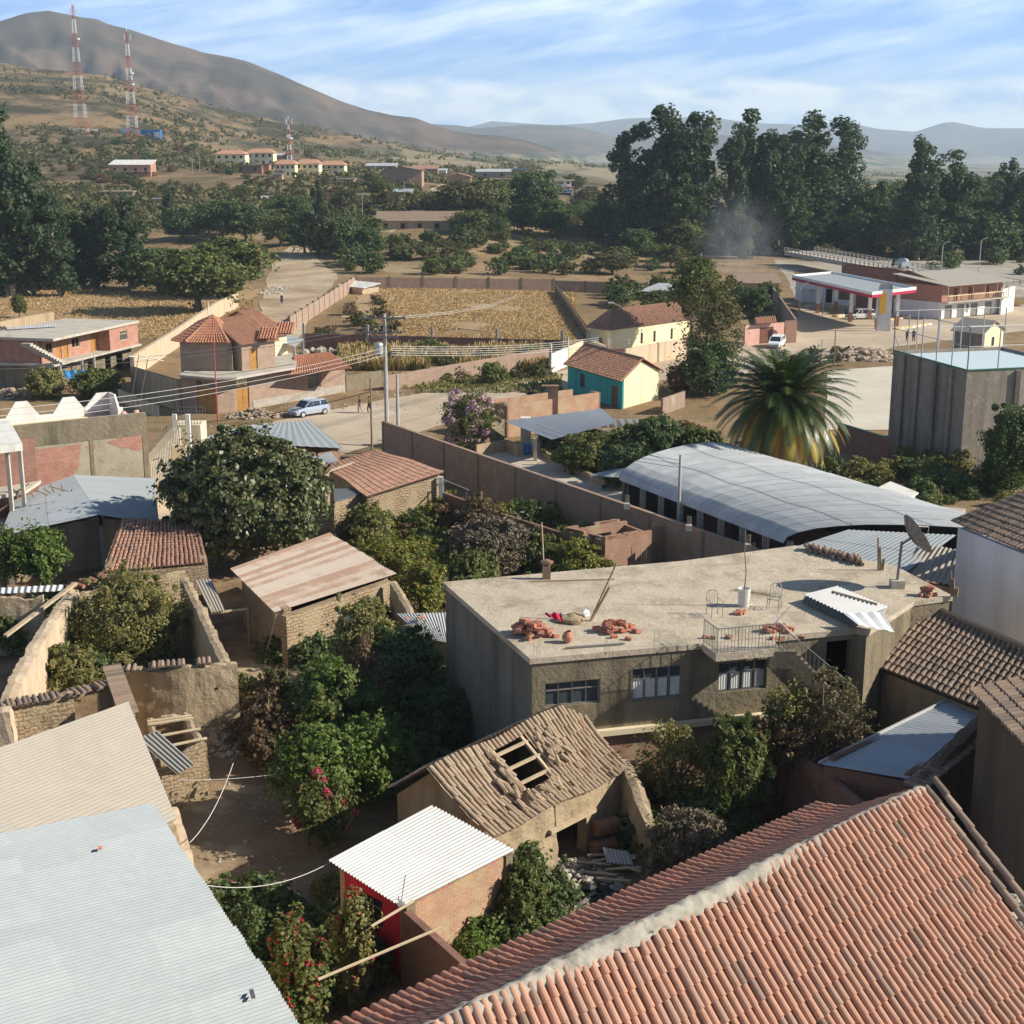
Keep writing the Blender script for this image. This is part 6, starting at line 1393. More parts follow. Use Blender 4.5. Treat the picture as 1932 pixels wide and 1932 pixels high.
mb = MB(); a, b = A(1128, 790, 1.8), A(1212, 790, 1.8); mb.tube([a, (a + b) / 2 - Vector((0, 0, .1)), b], .012, 4); mb.build('line', MT['m_rope'], cl)
for i in range(5):
 u0, u1 = .08 + i * .18, .08 + i * .18 + .15; p, q_ = a.lerp(b, u0), a.lerp(b, u1); mb = MB(); mb.poly([p, q_, q_ - Vector((0, .1, .75)), p - Vector((0, .05, .85))]); mb.poly([p + Vector((0, .02, 0)), p - Vector((0, .03, .85)), q_ - Vector((0, .08, .75)), q_ + Vector((0, .02, 0))]); mb.build('sheet', MT['m_cloth_white'], cl)
# high walls of the ball court with cage fence
hc = thing('court_building', 'tall grey-brown plastered court walls with a pale blue top and pole fence', 'building', (A(1812, 905, 0)))
t0, t1, t2, t3 = A(1686, 662, 8), A(1825, 700, 8), A(2050, 690, 8), A(1960, 650, 8)
t3 = t0 + (t2 - t1)
walls(hc, [xy(t0), xy(t1), xy(t2), xy(t3)], 0, 8.0, 'm_court', None, .3)
mb = MB(); mb.slab([(p.x, p.y, 7.75) for p in (t0 + Vector((.3, .2, 0)), t1 + Vector((0, .4, 0)), t2 + Vector((-.3, 0, 0)), t3)], .2); mb.build('roof', MT['m_paleblue'], hc)
for u in (.18, .38, .62, .83): mb = MB(); p = t0.lerp(t1, u); mb.box((p.x - .08, p.y - .05, 3.95), (.35, .35, 7.9), .4); mb.build('pilaster', MT['m_court'], hc)
mb = MB(); p = t1.lerp(t2, .42); mb.box((p.x, p.y - .1, 3.95), (.35, .35, 7.9)); mb.build('pilaster', MT['m_court'], hc)
mb = MB(); mb.beam(t0 + Vector((0, 0, .06)), t1 + Vector((0, 0, .06)), .12, .1); mb.beam(t1 + Vector((0, 0, .06)), t2 + Vector((0, 0, .06)), .12, .1); mb.build('edge_strip', MT['m_green_metal'], hc)
hp = 3.4; cage = MB()
for a, b, n in ((t0, t1, 5), (t1, t2, 4), (t0, t3, 5)):
 for i in range(n + 1): p = a.lerp(b, i / n); cage.tube([p, p + Vector((0, 0, hp))], .055, 5)
 for h in (hp, hp * .55): cage.tube([a + Vector((0, 0, h)), b + Vector((0, 0, h))], .03, 4)
cage.tube([t0 + Vector((0, 0, hp * .4)), t0.lerp(t1, .12)], .04, 4); cage.build('cage_fence', MT['m_galv'], hc)
bwall('court_wall', 'low dark wall with a green top edge between the palm and the tall court', [A(1580, 812, 1.6), A(1676, 842, 1.6)], 2.2, .2, 'm_brick_dark', 0, coping='m_green_metal')
# white low structures right of the palm
lb2 = thing('white_shed', 'small white shed with a white slab roof below the palm', 'shed', (A(1690, 960, 0)))
q = [A(1645, 925, 2.2), A(1708, 942, 2.2), A(1733, 929, 2.2), A(1680, 908, 2.2)]
mb = MB(); mb.slab(q, .12); mb.build('roof', MT['m_white'], lb2); walls(lb2, [xy(p.lerp(q[(i + 2) % 4], .06)) for i, p in enumerate(q)], 0, 2.05, 'm_white_wall', None, .15)
bwall('garden_wall', 'whitish low wall between the palm and the white slab shed', [A(1560, 905, 1.3), A(1640, 930, 1.3)], 1.8, .2, 'm_white_wall')
bwall('garden_wall', 'low rendered wall right of the white slab shed', [A(1720, 940, 1.2), A(1800, 965, 1.2)], 1.2, .2, 'm_plaster_grey')
mb = MB(); mb.slab([A(1740, 968, 1.8), A(1800, 985, 1.8), A(1822, 960, 1.8), A(1770, 955, 1.8)], .15); tag(mb.build('concrete_slab', MT['m_concrete'], None), 'grey concrete slab roof just left of the white building', 'slab')
wp_ = thing('white_post', 'square white concrete post at the edge of the arched roof', 'post', A(1702, 1040, 0)); MB().box((0, 0, 1.4), (.3, .3, 2.8)).build('shaft', MT['m_white'], wp_, local=True); MB().box((0, 0, 2.86), (.45, .45, .12)).build('cap', MT['m_white'], wp_, local=True)
# filling station
gs = thing('canopy', 'filling station canopy with a white and dark red fascia on white columns', 'canopy', (A(1600, 600, 0)))
k = [A(1494, 522, 5.6), A(1548, 519, 5.6), A(1728, 541, 5.6), A(1690, 556, 5.6)]
k = [A(1493, 521, 5.6), A(1620, 556, 5.6), A(1727, 541, 5.6), A(1600, 512, 5.6)]
k = [A(1494, 527, 5.2), A(1690, 563, 5.2), A(1730, 552, 5.2), A(1560, 520, 5.2)]
k = [A(1495, 524, 5.3), A(1645, 557, 5.3), A(1728, 547, 5.3), A(1570, 517, 5.3)]
cc = sum(k, Vector()) / 4
def fr_(z, h, gr, m, nm):
 mb = MB(); o = [cc + (p - cc) * gr for p in k]
 for a, b in zip(o, o[1:] + o[:1]): d_ = (b - a); a = Vector((a.x, a.y, z)); b = Vector((b.x, b.y, z)); mb.beam(a, b, .12, h)
 mb.build(nm, MT[m], gs)
fr_(5.55, .42, 1.0, 'm_paint_white', 'fascia'); fr_(5.13, .40, .998, 'm_signred', 'fascia')
mb = MB(); mb.slab([Vector((p.x, p.y, 5.45)) for p in k], .2); mb.build('roof', MT['m_zinc'], gs)
for u, v in ((.2, .3), (.2, .75), (.62, .3), (.62, .75), (.93, .3), (.93, .75)):
 p = quadp(k[0], k[1], k[2], k[3], u, v); cpx = MB(); cpx.box((p.x, p.y, 2.55), (.5, .5, 5.1)); c_ = cpx.build('column', MT['m_paint_white'], gs); b2 = MB(); b2.box((p.x, p.y, .75), (.56, .56, 1.5)); b2.build('column_base', MT['m_brick_red'], c_)
st_ = thing('station_shop', 'low shop building under the filling station canopy', 'shop', (A(1560, 590, 0)))
a0, a1 = A(1540, 588, 0), A(1690, 598, 0); a0 = A(1500, 566, 0); a1 = A(1722, 590, 0); cs = rect(xy(a0), xy(a1), 6); LNs = (V2(cs[1]) - V2(cs[0])).length
hh_ = [(LNs * a, LNs * b, .1 if c_ else .9, 2.5) for a, b, c_ in ((.27, .33, 1), (.38, .50, 0), (.54, .66, 0), (.68, .78, 0), (.84, .94, 1))]
walls(st_, cs, 0, 3.2, 'm_white_wall', {0: hh_}, .2); [window(st_, cs[0], cs[1], 0, h, 3, 2, 'm_frame_grey', 'm_glass') for h in hh_[1:4]]
mb = MB(); mb.slab([(cs[0][0] - .2, cs[0][1] - .8, 3.45), (cs[1][0] + .2, cs[1][1] - .8, 3.45), (cs[2][0], cs[2][1], 3.45), (cs[3][0], cs[3][1], 3.45)], .2); mb.build('roof', MT['m_concrete'], st_)
# red hall and shop house
rhh = thing('red_hall', 'long dark red hall behind the filling station with a sheet roof', 'building', (A(1750, 590, 0)))
a0, a1 = A(1738, 604, 0), A(1772, 606, 0)
f0_, f1_ = A(1690, 590, 0), A(1773, 600, 0); cs = [V2(f0_), V2(f1_), V2(f1_) + Vector((3, 14)), V2(f0_) + Vector((-6, 14))]
lg_ = (cs[1] - cs[0]).length; hw_ = [(lg_ * .5, lg_ * .62, 3.3, 4.2), (lg_ * .45, lg_ * .68, 1.0, 2.0)]
walls(rhh, cs, 0, [[(0, 6.6), (lg_ * .25, 6.8), (lg_, 5.2)], 5.2, 5.2, 6.6], 'm_brick_dark', {0: hw_}, .3); [window(rhh, cs[0], cs[1], 0, h, 3, 2, 'm_frame_grey', 'm_glass') for h in hw_]
mb = MB(); mb.slab([(cs[0].x - .3, cs[0].y - .2, 6.9), (cs[1].x + .3, cs[1].y - .2, 5.4), (cs[2].x, cs[2].y, 5.4), (cs[3].x, cs[3].y, 6.9)], .12); mb.build('roof', MT['m_brick_dark'], rhh)
sh2 = thing('shop_house', 'brick shop house with a balcony above white ground floor shutters, beyond the station', 'building', (A(1830, 600, 0)))
f0_, f1_ = A(1774, 602, 0), A(1888, 590, 0); cs = rect(xy(f0_), xy(f1_), 9); lg_ = (V2(cs[1]) - V2(cs[0])).length
gh_ = [(lg_ * (a + .02), lg_ * (a + .14), 0, 2.0) for a in (.04, .24, .46, .70)]; uh_ = [(lg_ * a, lg_ * (a + .07), 0, 2.0) for a in (.18, .42, .70)]
walls(sh2, cs, 0, 2.5, 'm_white_wall', {0: gh_}, .25); walls(sh2, cs, 2.55, 2.5, 'm_brick_red', {0: uh_}, .25)
for h in gh_: door(sh2, cs[0], cs[1], 0, h, 'm_frame_grey', .15, 1, 'shutter')
for h in uh_: door(sh2, cs[0], cs[1], 2.55, h, 'm_door_brown', .12, 1)
d_ = (V2(cs[1]) - V2(cs[0])).normalized(); n_ = Vector((-d_.y, d_.x)); P0 = V2(cs[0]); mb = MB(); bsl = [P0 - n_ * 1.2, V2(cs[1]) - n_ * 1.2, V2(cs[1]), P0]; mb.slab([(p.x, p.y, 2.6) for p in bsl], .15)
mb.build('balcony_slab', MT['m_concrete'], sh2); mb = MB()
for i in range(26): p = P0 - n_ * 1.12 + d_ * lg_ * i / 25; mb.box((p.x, p.y, 2.6 + (1.15 if i % 5 == 0 else .45)), (.1, .1, 2.3 if i % 5 == 0 else .9))
p, q_ = P0 - n_ * 1.12, V2(cs[1]) - n_ * 1.12; mb.beam((p.x, p.y, 3.55), (q_.x, q_.y, 3.55), .1); mb.build('balustrade', MT['m_cream'], sh2)
mb = MB(); ro = [P0 - n_ * 1.6 - d_ * .8, V2(cs[1]) - n_ * 1.6 + d_ * 1.2, V2(cs[2]) + d_ * 1.2, V2(cs[3]) - d_ * .8]; mb.slab([(ro[0].x, ro[0].y, 5.2), (ro[1].x, ro[1].y, 5.2), (ro[2].x, ro[2].y, 6.4), (ro[3].x, ro[3].y, 6.4)], .12); mb.build('roof', MT['m_fibro'], sh2)
bwall('garden_wall', 'bright white wall beside the shop house at the right edge', [A(1888, 592, 0), A(1912, 583, 0)], 4.0, .3, 'm_white')
# bridge over the dry river
bg_ = thing('bridge', 'long concrete road bridge with a post railing crossing behind the filling station', 'bridge', (A(1650, 520, 4)))
b0_, b1_ = AD(1478, 473, 330), AD(1960, 551, 235); b0_.z = 3.6; b1_.z = 3.2
b0_ = A(1480, 474, 3.2); b1_ = A(1840, 537, 2.6); b1_ = b0_.lerp(b1_, 1.12); nb = Vector((-(b1_ - b0_).y, (b1_ - b0_).x, 0)).normalized() * 7.5
if nb.y < 0: nb = -nb
mb = MB(); mb.hexa([b0_ - Vector((0, 0, .9)), b1_ - Vector((0, 0, .9)), b1_ + nb - Vector((0, 0, .9)), b0_ + nb - Vector((0, 0, .9))], [b0_, b1_, b1_ + nb, b0_ + nb]); mb.build('deck', MT['m_concrete'], bg_)
for s_ in (Vector((0, 0, 0)), nb):
 mb = MB(); n = 46
 for i in range(n + 1): p = b0_.lerp(b1_, i / n) + s_; mb.box((p.x, p.y, p.z + .45), (.22, .22, .9))
 for h in (.85, .45): mb.beam(b0_ + s_ + Vector((0, 0, h)), b1_ + s_ + Vector((0, 0, h)), .14, .12)
 mb.build('railing', MT['m_concrete'], bg_)
for u in (.3, .55, .8): p = b0_.lerp(b1_, u) + nb / 2; MB().box((p.x, p.y, p.z / 2 - 1.2), (1.0, 7.0, p.z + .6), math.atan2(nb.y, nb.x) - math.pi / 2 + math.pi / 2).build('pier', MT['m_plaster_dark'], bg_)
# walls and huts round the station
q = A(1340, 660, 0)
lb3 = thing('pink_gatehouse', 'small salmon coloured gatehouse with a tile canopy left of the station forecourt', 'building', (A(1450, 650, 0)))
a0, a1 = A(1405, 652, 0), A(1480, 645, 0); cs = rect(xy(a0), xy(a1), .4); Lc = seg(cs[0], cs[1]); walls(lb3, cs, 0, 2.6, 'm_pink', {0: [(Lc * .36, Lc * .7, 0, 2.2)]}, .19)
mb = MB(); a, b = V2(cs[0]).lerp(V2(cs[1]), .25), V2(cs[0]).lerp(V2(cs[1]), .75); slope_tiles(mb, (a.x, a.y + .6, 3.5), (b.x, b.y + .6, 3.5), (b.x, b.y - .8, 2.8), (a.x, a.y - .8, 2.8), .35, .4, .12, 4, 3); mb.build('roof', MT['m_tile_orange'], lb3); door(lb3, cs[0], cs[1], 0, (Lc * .37, Lc * .69, 0, 2.1), 'm_door_brown', .1, 2)
bwall('brick_wall', 'dark brick wall receding from the gatehouse towards the canopy', [A(1502, 645, 0), AG(1455, 570)], 3.0, .25, 'm_brick_wall')
bwall('brick_wall', 'reddish end of the yard wall right of the gatehouse', [A(1480, 648, 0), A(1502, 647, 0)], 3.0, .25, 'm_brick_old')
cm = thing('cream_hut', 'small cream hut with a dark side wall behind the ball court', 'hut', (A(1850, 660, 0)))
a0, a1, a2 = A(1797, 668, 0), A(1853, 676, 0), A(1890, 668, 0); cs = [V2(a0), V2(a1), V2(a2), V2(a2) - V2(a1) + V2(a0)]; Lq = (cs[2] - cs[1]).length
walls(cm, cs, 0, [3.2, [(0, 3.2), (Lq / 2, 4.3), (Lq, 3.2)], 3.2, [(0, 3.2), (Lq / 2, 4.3), (Lq, 3.2)]], ['m_court', 'm_yellow', 'm_yellow', 'm_yellow'], {1: [(Lq * .4, Lq * .55, 1.2, 2.4)]}, .2); window(cm, cs[1], cs[2], 0, (Lq * .4, Lq * .55, 1.2, 2.4), 1, 2)
dA = (cs[1] - cs[0]).normalized() * .3; r0 = (cs[0] + cs[3]) / 2 - dA; r1 = (cs[1] + cs[2]) / 2 + dA; o0, o1, o2, o3 = cs[0] - dA - (cs[3] - cs[0]) * .1, cs[1] + dA - (cs[2] - cs[1]) * .1, cs[2] + dA + (cs[2] - cs[1]) * .1, cs[3] - dA + (cs[3] - cs[0]) * .1
mb = MB(); z = lambda p, h: Vector((p.x, p.y, h)); mb.slab([z(o0, 3.05), z(o1, 3.05), z(r1, 4.45), z(r0, 4.45)], .1); mb.slab([z(r0, 4.45), z(r1, 4.45), z(o2, 3.05), z(o3, 3.05)], .1); mb.build('roof', MT['m_fibro'], cm)
# pump pillar sign, kerbs
sg = thing('station_sign', 'grey arched filling station sign pillar with a yellow panel', 'sign', A(1666, 625, 0))
mb = MB(); mb.box((0, 0, 3.0), (1.9, .5, 6.0)); mb.lathe((0, 0, 0), [(.95, 0), (.95, .5), (0, .5)], 20); vs = mb.v[8:]; mb.v[8:] = [(a, c_ - .25, 6.0 + b) for a, b, c_ in vs]; mb.build('pillar', MT['m_galv'], sg, local=True)
mb = MB(); mb.box((-.35, -.28, 4.0), (.9, .08, 3.0)); mb.build('panel', MT['m_yellowp'], sg, local=True)
for i, (a, b, y0, y1) in enumerate(((1655, 1722, 606, 598), (1690, 1752, 622, 612), (1575, 1618, 598, 592), (1560, 1590, 583, 580))):
 kb = thing('kerb_island', ['yellow and white striped kerb island below the canopy', 'striped kerb island at the foot of the station sign', 'striped kerb beside the parked car under the canopy', 'short striped kerb at the rear pump'][i], 'kerb', A((a + b) / 2, (y0 + y1) / 2, 0))
 p, q_ = A(a, y0, .02), A(b, y1, .02); n = 12
 for c_, mm in ((0, 'm_yellowp'), (1, 'm_paint_white')):
  mb = MB()
  for j in range(n):
   if j % 2 == c_: mb.beam(p.lerp(q_, j / n) + Vector((0, 0, .12)), p.lerp(q_, (j + 1) / n) + Vector((0, 0, .12)), 1.0, .24)
  mb.build('stripe', MT[mm], kb)
# far houses and masts
def farhouse(name, lab, xl, xr, yb, hpx, depth, wm, rm, kind='flat', tilt=0.0, nwin=0, rows=1, roofpx=0, group=None, dy=0.0, wmat='m_dark', over=.4, cat='house'):
 a, b = AG(xl, yb), AG(xr, yb); b = Vector((b.x, a.y + dy, 0)); k = (b.x - a.x) / max(xr - xl, 1)
 b.x = a.x + (xr - xl) / ppm(Vector((a.x, a.y, a.z))); sc = 1 / ppm(a); z0 = min(G(a.x, a.y), G(b.x, b.y)) - .6; h = hpx * sc + .6; rh_ = roofpx * sc
 t_ = thing(name, lab, cat, (a.x, a.y, z0 + .6), 0, group)
 cs = rect(xy(a), xy(b), depth); Ln = seg(cs[0], cs[1]); hl = []
 for r in range(rows):
  fh_ = (h - .6) / rows
  for i in range(nwin):
   u = Ln * (i + .5) / nwin; w = min(Ln / nwin * .22, .55); hl.append((u - w, u + w, .6 + fh_ * (r + .35), .6 + fh_ * (r + .80)))
 if kind == 'gable_side': pr = [(0, h), (Ln * .5, h + rh_), (Ln, h)]; tops = [pr, h, pr, h]
 elif kind == 'gable': pr = [(0, h), (depth / 2, h + rh_), (depth, h)]; tops = [h, pr, h, pr]
 elif kind == 'shed': tops = [h, [(0, h), (depth, h + rh_)], h + rh_, [(0, h + rh_), (depth, h)]]
 else: tops = h
 walls(t_, cs, z0, tops, wm, {0: hl}, .25)
 for hh in hl: window(t_, cs[0], cs[1], z0, hh, 2, 1, 'm_wood', wmat, .08, .08)
 z = lambda p, e: Vector((p.x, p.y, z0 + e)); c = [V2(p) for p in cs]; d_ = (c[1] - c[0]).normalized() * over; n_ = Vector((-d_.y, d_.x)); e = .12
 mb = MB()
 if kind == 'flat': mb.slab([z(c[0] - d_ - n_, h + .2), z(c[1] + d_ - n_, h + .2), z(c[2] + d_ + n_, h + .2), z(c[3] - d_ + n_, h + .2)], .2)
 elif kind == 'shed': mb.slab([z(c[0] - d_ - n_, h + e), z(c[1] + d_ - n_, h + e), z(c[2] + d_ + n_, h + rh_ + e), z(c[3] - d_ + n_, h + rh_ + e)], .12)
 elif kind == 'gable':
  m0, m1 = (c[0] + c[3]) / 2 - d_, (c[1] + c[2]) / 2 + d_; mb.slab([z(c[0] - d_ - n_, h), z(c[1] + d_ - n_, h), z(m1, h + rh_ + .15), z(m0, h + rh_ + .15)], .12); mb.slab([z(m0, h + rh_ + .15), z(m1, h + rh_ + .15), z(c[2] + d_ + n_, h), z(c[3] - d_ + n_, h)], .12)
 elif kind == 'gable_side':
  m0, m1 = (c[0] + c[1]) / 2 - n_, (c[3] + c[2]) / 2 + n_; mb.slab([z(c[0] - d_ - n_, h), z(m0, h + rh_ + .15), z(m1, h + rh_ + .15), z(c[3] - d_ + n_, h)], .15); mb.slab([z(m0, h + rh_ + .15), z(c[1] + d_ - n_, h), z(c[2] + d_ + n_, h), z(m1, h + rh_ + .15)], .15)
 elif kind == 'hip':
  o = [z(c[0] - d_ - n_, h), z(c[1] + d_ - n_, h), z(c[2] + d_ + n_, h), z(c[3] - d_ + n_, h)]; m0, m1 = (o[0] + o[3]) / 2, (o[1] + o[2]) / 2; r0 = m0.lerp(m1, .22) + Vector((0, 0, rh_)); r1 = m0.lerp(m1, .78) + Vector((0, 0, rh_))
  mb.poly([o[0], o[1], r1, r0]); mb.poly([o[2], o[3], r0, r1]); mb.poly([o[1], o[2], r1]); mb.poly([o[3], o[0], r0]); mb.poly([o[3], o[2], o[1], o[0]])
 mb.build('roof', MT[rm], t_); return t_, cs, z0, h
t_, cs, z0, h = farhouse('brick_house', 'lone two storey brick house with a pale roof on the left hillside', 208, 285, 336, 24, 8, 'm_brick_red', 'm_white', 'shed', nwin=4, rows=1, roofpx=9)
mb = MB(); p, q_ = V2(cs[0]), V2(cs[1]); mb.slab([(p.x - .5, p.y - 1.6, z0 + 3.0), (q_.x + .5, q_.y - 1.6, z0 + 3.0), (q_.x + .5, q_.y - .02, z0 + 3.0), (p.x - .5, p.y - .02, z0 + 3.0)], .2); mb.build('balcony_slab', MT['m_concrete'], t_)
farhouse('hill_ruin', 'low adobe building with a flat roof under the lone brick house', 188, 252, 374, 12, 6, 'm_mud', 'm_mud_pale', 'flat', cat='ruin')
farhouse('hut', 'grey hut half hidden by trees on the hillside', 288, 304, 392, 16, 5, 'm_mud', 'm_zinc_grey', 'flat', cat='hut')
farhouse('brick_house', 'brick shack with a white roof behind the eucalyptus trees, left edge', -10, 34, 462, 26, 6, 'm_brick_old', 'm_zinc_bright', 'shed', roofpx=7)
for i, (xl, xr, yb, hp, lab) in enumerate(((407, 463, 314, 24, 'leftmost cream block with a red tile hip roof on the hill'), (466, 516, 311, 24, 'cream block with a red tile hip roof, second from the left on the hill'), (520, 557, 334, 25, 'lower cream block with a red tile hip roof above the dark walls'), (559, 602, 333, 25, 'lower cream block with a red tile hip roof, right of its twin'), (604, 650, 330, 19, 'rightmost small cream house with a red tile roof on the hill'))):
 farhouse('cream_house', lab, xl, xr, yb, hp, 9, 'm_yellow', 'm_tile_orange', 'hip', nwin=4, rows=2, roofpx=8, group='cream houses with red tile roofs on the hillside', over=.6)
farhouse('hut', 'dark unroofed block hut in front of the leftmost cream block', 441, 494, 326, 15, 6, 'm_brick_dark', 'm_plaster_dark', 'flat', nwin=2, cat='hut')
farhouse('hut', 'brown shed attached right of the dark block hut', 494, 508, 327, 17, 5, 'm_brick_old', 'm_plaster_dark', 'flat', cat='hut')
farhouse('hut', 'pinkish brick hut beside the lower cream block', 516, 532, 340, 11, 4, 'm_brick_pink', 'm_zinc_grey', 'flat', cat='hut')
farhouse('shed', 'white roofed shed between the cream blocks and the small mast', 505, 540, 296, 5, 6, 'm_plaster_grey', 'm_zinc_bright', 'shed', roofpx=4, cat='shed')
farhouse('hut', 'long low brick row behind the small cream house', 580, 660, 309, 6, 6, 'm_brick_old', 'm_tile_old', 'flat', cat='hut')
farhouse('hut', 'small dark brick cube below the cream houses', 549, 576, 369, 11, 5, 'm_brick_dark', 'm_brick_dark', 'flat', cat='hut')
farhouse('shed', 'low ruin with a slanting white sheet roof on the brown slope', 474, 504, 381, 6, 5, 'm_mud', 'm_zinc_bright', 'shed', roofpx=4, cat='shed')
farhouse('long_wall_house', 'long grey roofed adobe row below the small cream house', 600, 668, 346, 8, 5, 'm_mud', 'm_zinc_grey', 'flat', nwin=3)
farhouse('brick_house', 'big plain brick barn with a grey frame grid, left of the hill road', 722, 796, 354, 32, 12, 'm_brick_pink', 'm_tile_old', 'gable_side', nwin=0, roofpx=6, cat='building')
farhouse('brick_house', 'brick barn right of the hill road behind the trees', 843, 888, 357, 28, 10, 'm_brick_pink', 'm_tile_orange', 'gable_side', roofpx=6, cat='building')
farhouse('brick_house', 'brick house behind the big barn with a sloping tile roof', 778, 826, 330, 14, 8, 'm_brick_old', 'm_tile_flat', 'shed', roofpx=7, nwin=2)
farhouse('brick_house', 'brick house with a white sheet roof left of the big barn', 690, 747, 322, 12, 8, 'm_brick_pink', 'm_zinc_bright', 'shed', roofpx=5, nwin=3)
farhouse('brick_house', 'brick house with a white roof above the trees, right of the barns', 899, 963, 334, 13, 8, 'm_brick_pink', 'm_zinc_bright', 'shed', roofpx=5, nwin=2)
farhouse('hut', 'crumbling adobe house front right of the brick barns', 928, 975, 348, 13, 5, 'm_mud', 'm_mud_pale', 'flat', nwin=2, cat='hut')
farhouse('blue_house', 'small blue-grey house in the distant valley behind the tree gap', 972, 994, 330, 13, 8, 'm_court', 'm_blue_tarp', 'flat', nwin=2)
farhouse('shed', 'white roofed shed far out on the valley floor', 826, 842, 326, 5, 8, 'm_white', 'm_zinc_bright', 'shed', roofpx=3, cat='shed')
t_, cs, z0, h = farhouse('apartment_house', 'grey three storey house with balconies and blue painted ground floor, beside the tall trees', 1041, 1078, 364, 28, 10, 'm_white_wall', 'm_concrete', 'flat', nwin=3, rows=3, over=1.2, cat='building')
p, q_ = V2(cs[0]), V2(cs[1])
for hh in (1 / 3, 2 / 3): mb = MB(); mb.slab([(p.x - 1, p.y - 1.5, z0 + h * hh), (q_.x + 1, q_.y - 1.5, z0 + h * hh), (q_.x + 1, q_.y - .03, z0 + h * hh), (p.x - 1, p.y - .03, z0 + h * hh)], .3); mb.build('balcony', MT['m_pink'], t_)
mb = MB(); wallmb(mb, p - Vector((0, .06)), q_ - Vector((0, .06)), z0 + .5, 2.2, .04); mb.build('painted_base', MT['m_blue'], t_)
farhouse('apartment_house', 'unfinished two storey block joined right of the balcony house', 1080, 1096, 360, 26, 9, 'm_white_wall', 'm_concrete', 'flat', nwin=1, rows=2, cat='building')
farhouse('pink_house', 'low pink house with a long orange roof among the middle trees', 938, 1040, 412, 10, 8, 'm_pink', 'm_tile_orange', 'shed', roofpx=9, nwin=3)
farhouse('pink_house', 'salmon wall end of the orange roofed house, by the dark trees', 1042, 1062, 428, 18, 4, 'm_pink', 'm_tile_flat', 'flat')
farhouse('hut', 'small adobe shed with a grey roof beside the hill road', 744, 776, 377, 14, 5, 'm_mud', 'm_zinc_grey', 'shed', roofpx=5, nwin=1, cat='hut')
farhouse('hut', 'tiny adobe hut with a dark roof left of the hill road', 664, 694, 382, 12, 5, 'm_mud', 'm_plaster_dark', 'shed', roofpx=4, cat='hut')
t_, cs, z0, h = farhouse('adobe_farmhouse', 'long adobe farmhouse with a brown tile roof and open porch', 712, 872, 436, 22, 7, 'm_mud', 'm_tile_old', 'gable', nwin=5, roofpx=16)
farhouse('adobe_farmhouse', 'adobe ruin with a round oven right of the long farmhouse', 895, 915, 432, 10, 4, 'm_mud_pale', 'm_mud', 'flat', cat='ruin')
bwall('earth_wall', 'broken adobe ruin wall right of the long farmhouse', [AG(905, 428), AG(940, 436), AG(960, 440)], 1.8, .5, 'm_mud')
farhouse('shed', 'shed with a long white sheet roof below the dark trees', 1210, 1268, 566, 16, 6, 'm_brick_wall', 'm_zinc_bright', 'shed', roofpx=10, dy=-4, cat='shed')
farhouse('barn', 'dull brown barn roof left of the filling station', 1392, 1470, 556, 22, 10, 'm_mud', 'm_tile_old', 'gable', roofpx=12, cat='barn')
farhouse('shed', 'white shed left of the filling station canopy', 1512, 1542, 570, 22, 4, 'm_white_wall', 'm_white', 'flat', cat='shed')
farhouse('hut', 'small brick hut with a white roof under the tall trees near the bridge', 1338, 1356, 468, 14, 5, 'm_brick_red', 'm_zinc_bright', 'flat', cat='hut')
farhouse('hut', 'pale house just visible under the dark round tree', 1150, 1166, 450, 12, 5, 'm_cream', 'm_zinc_grey', 'flat', cat='hut')
bwall('grey_wall', 'long grey wall behind the field bushes under the dark trees', [AG(1045, 442), AG(1140, 450)], 3.0, .3, 'm_plaster_dark')
for xl, xr, y, lab in ((632, 700, 352, 'low adobe yard walls below the cream houses'), (556, 640, 362, 'stony terrace wall on the slope below the cream houses'), (885, 940, 345, 'adobe yard wall right of the brick barns')):
 bwall('earth_wall', lab, [AG(xl, y), AG((xl + xr) / 2, y + 2), AG(xr, y - 1)], 1.6, .5, 'm_mud')
# blue container and grey wall on the hill
p = AG(286, 262); cn = thing('container', 'blue container cabin beside the second mast on the hill', 'container', (p.x, p.y, p.z)); k = 1 / ppm(p)
mb = MB(); mb.box((-2.5 * 0, 0, 7 * k), (36 * k, 4, 15 * k + 1)); mb.build('body', MT['m_blue'], cn, local=True); mb = MB(); mb.box((12 * k, -2.02, 7 * k), (10 * k, .08, 10 * k)); mb.build('panel', MT['m_paleblue'], cn, local=True)
bwall('grey_wall', 'long grey wall at the foot of the second mast', [AG(228, 250), AG(268, 256)], 2.6, .3, 'm_white_wall')
bwall('grey_wall', 'pale posts and wall around the first mast', [AG(132, 248), AG(184, 250)], 1.6, .3, 'm_concrete', 4, 'm_white', .3)
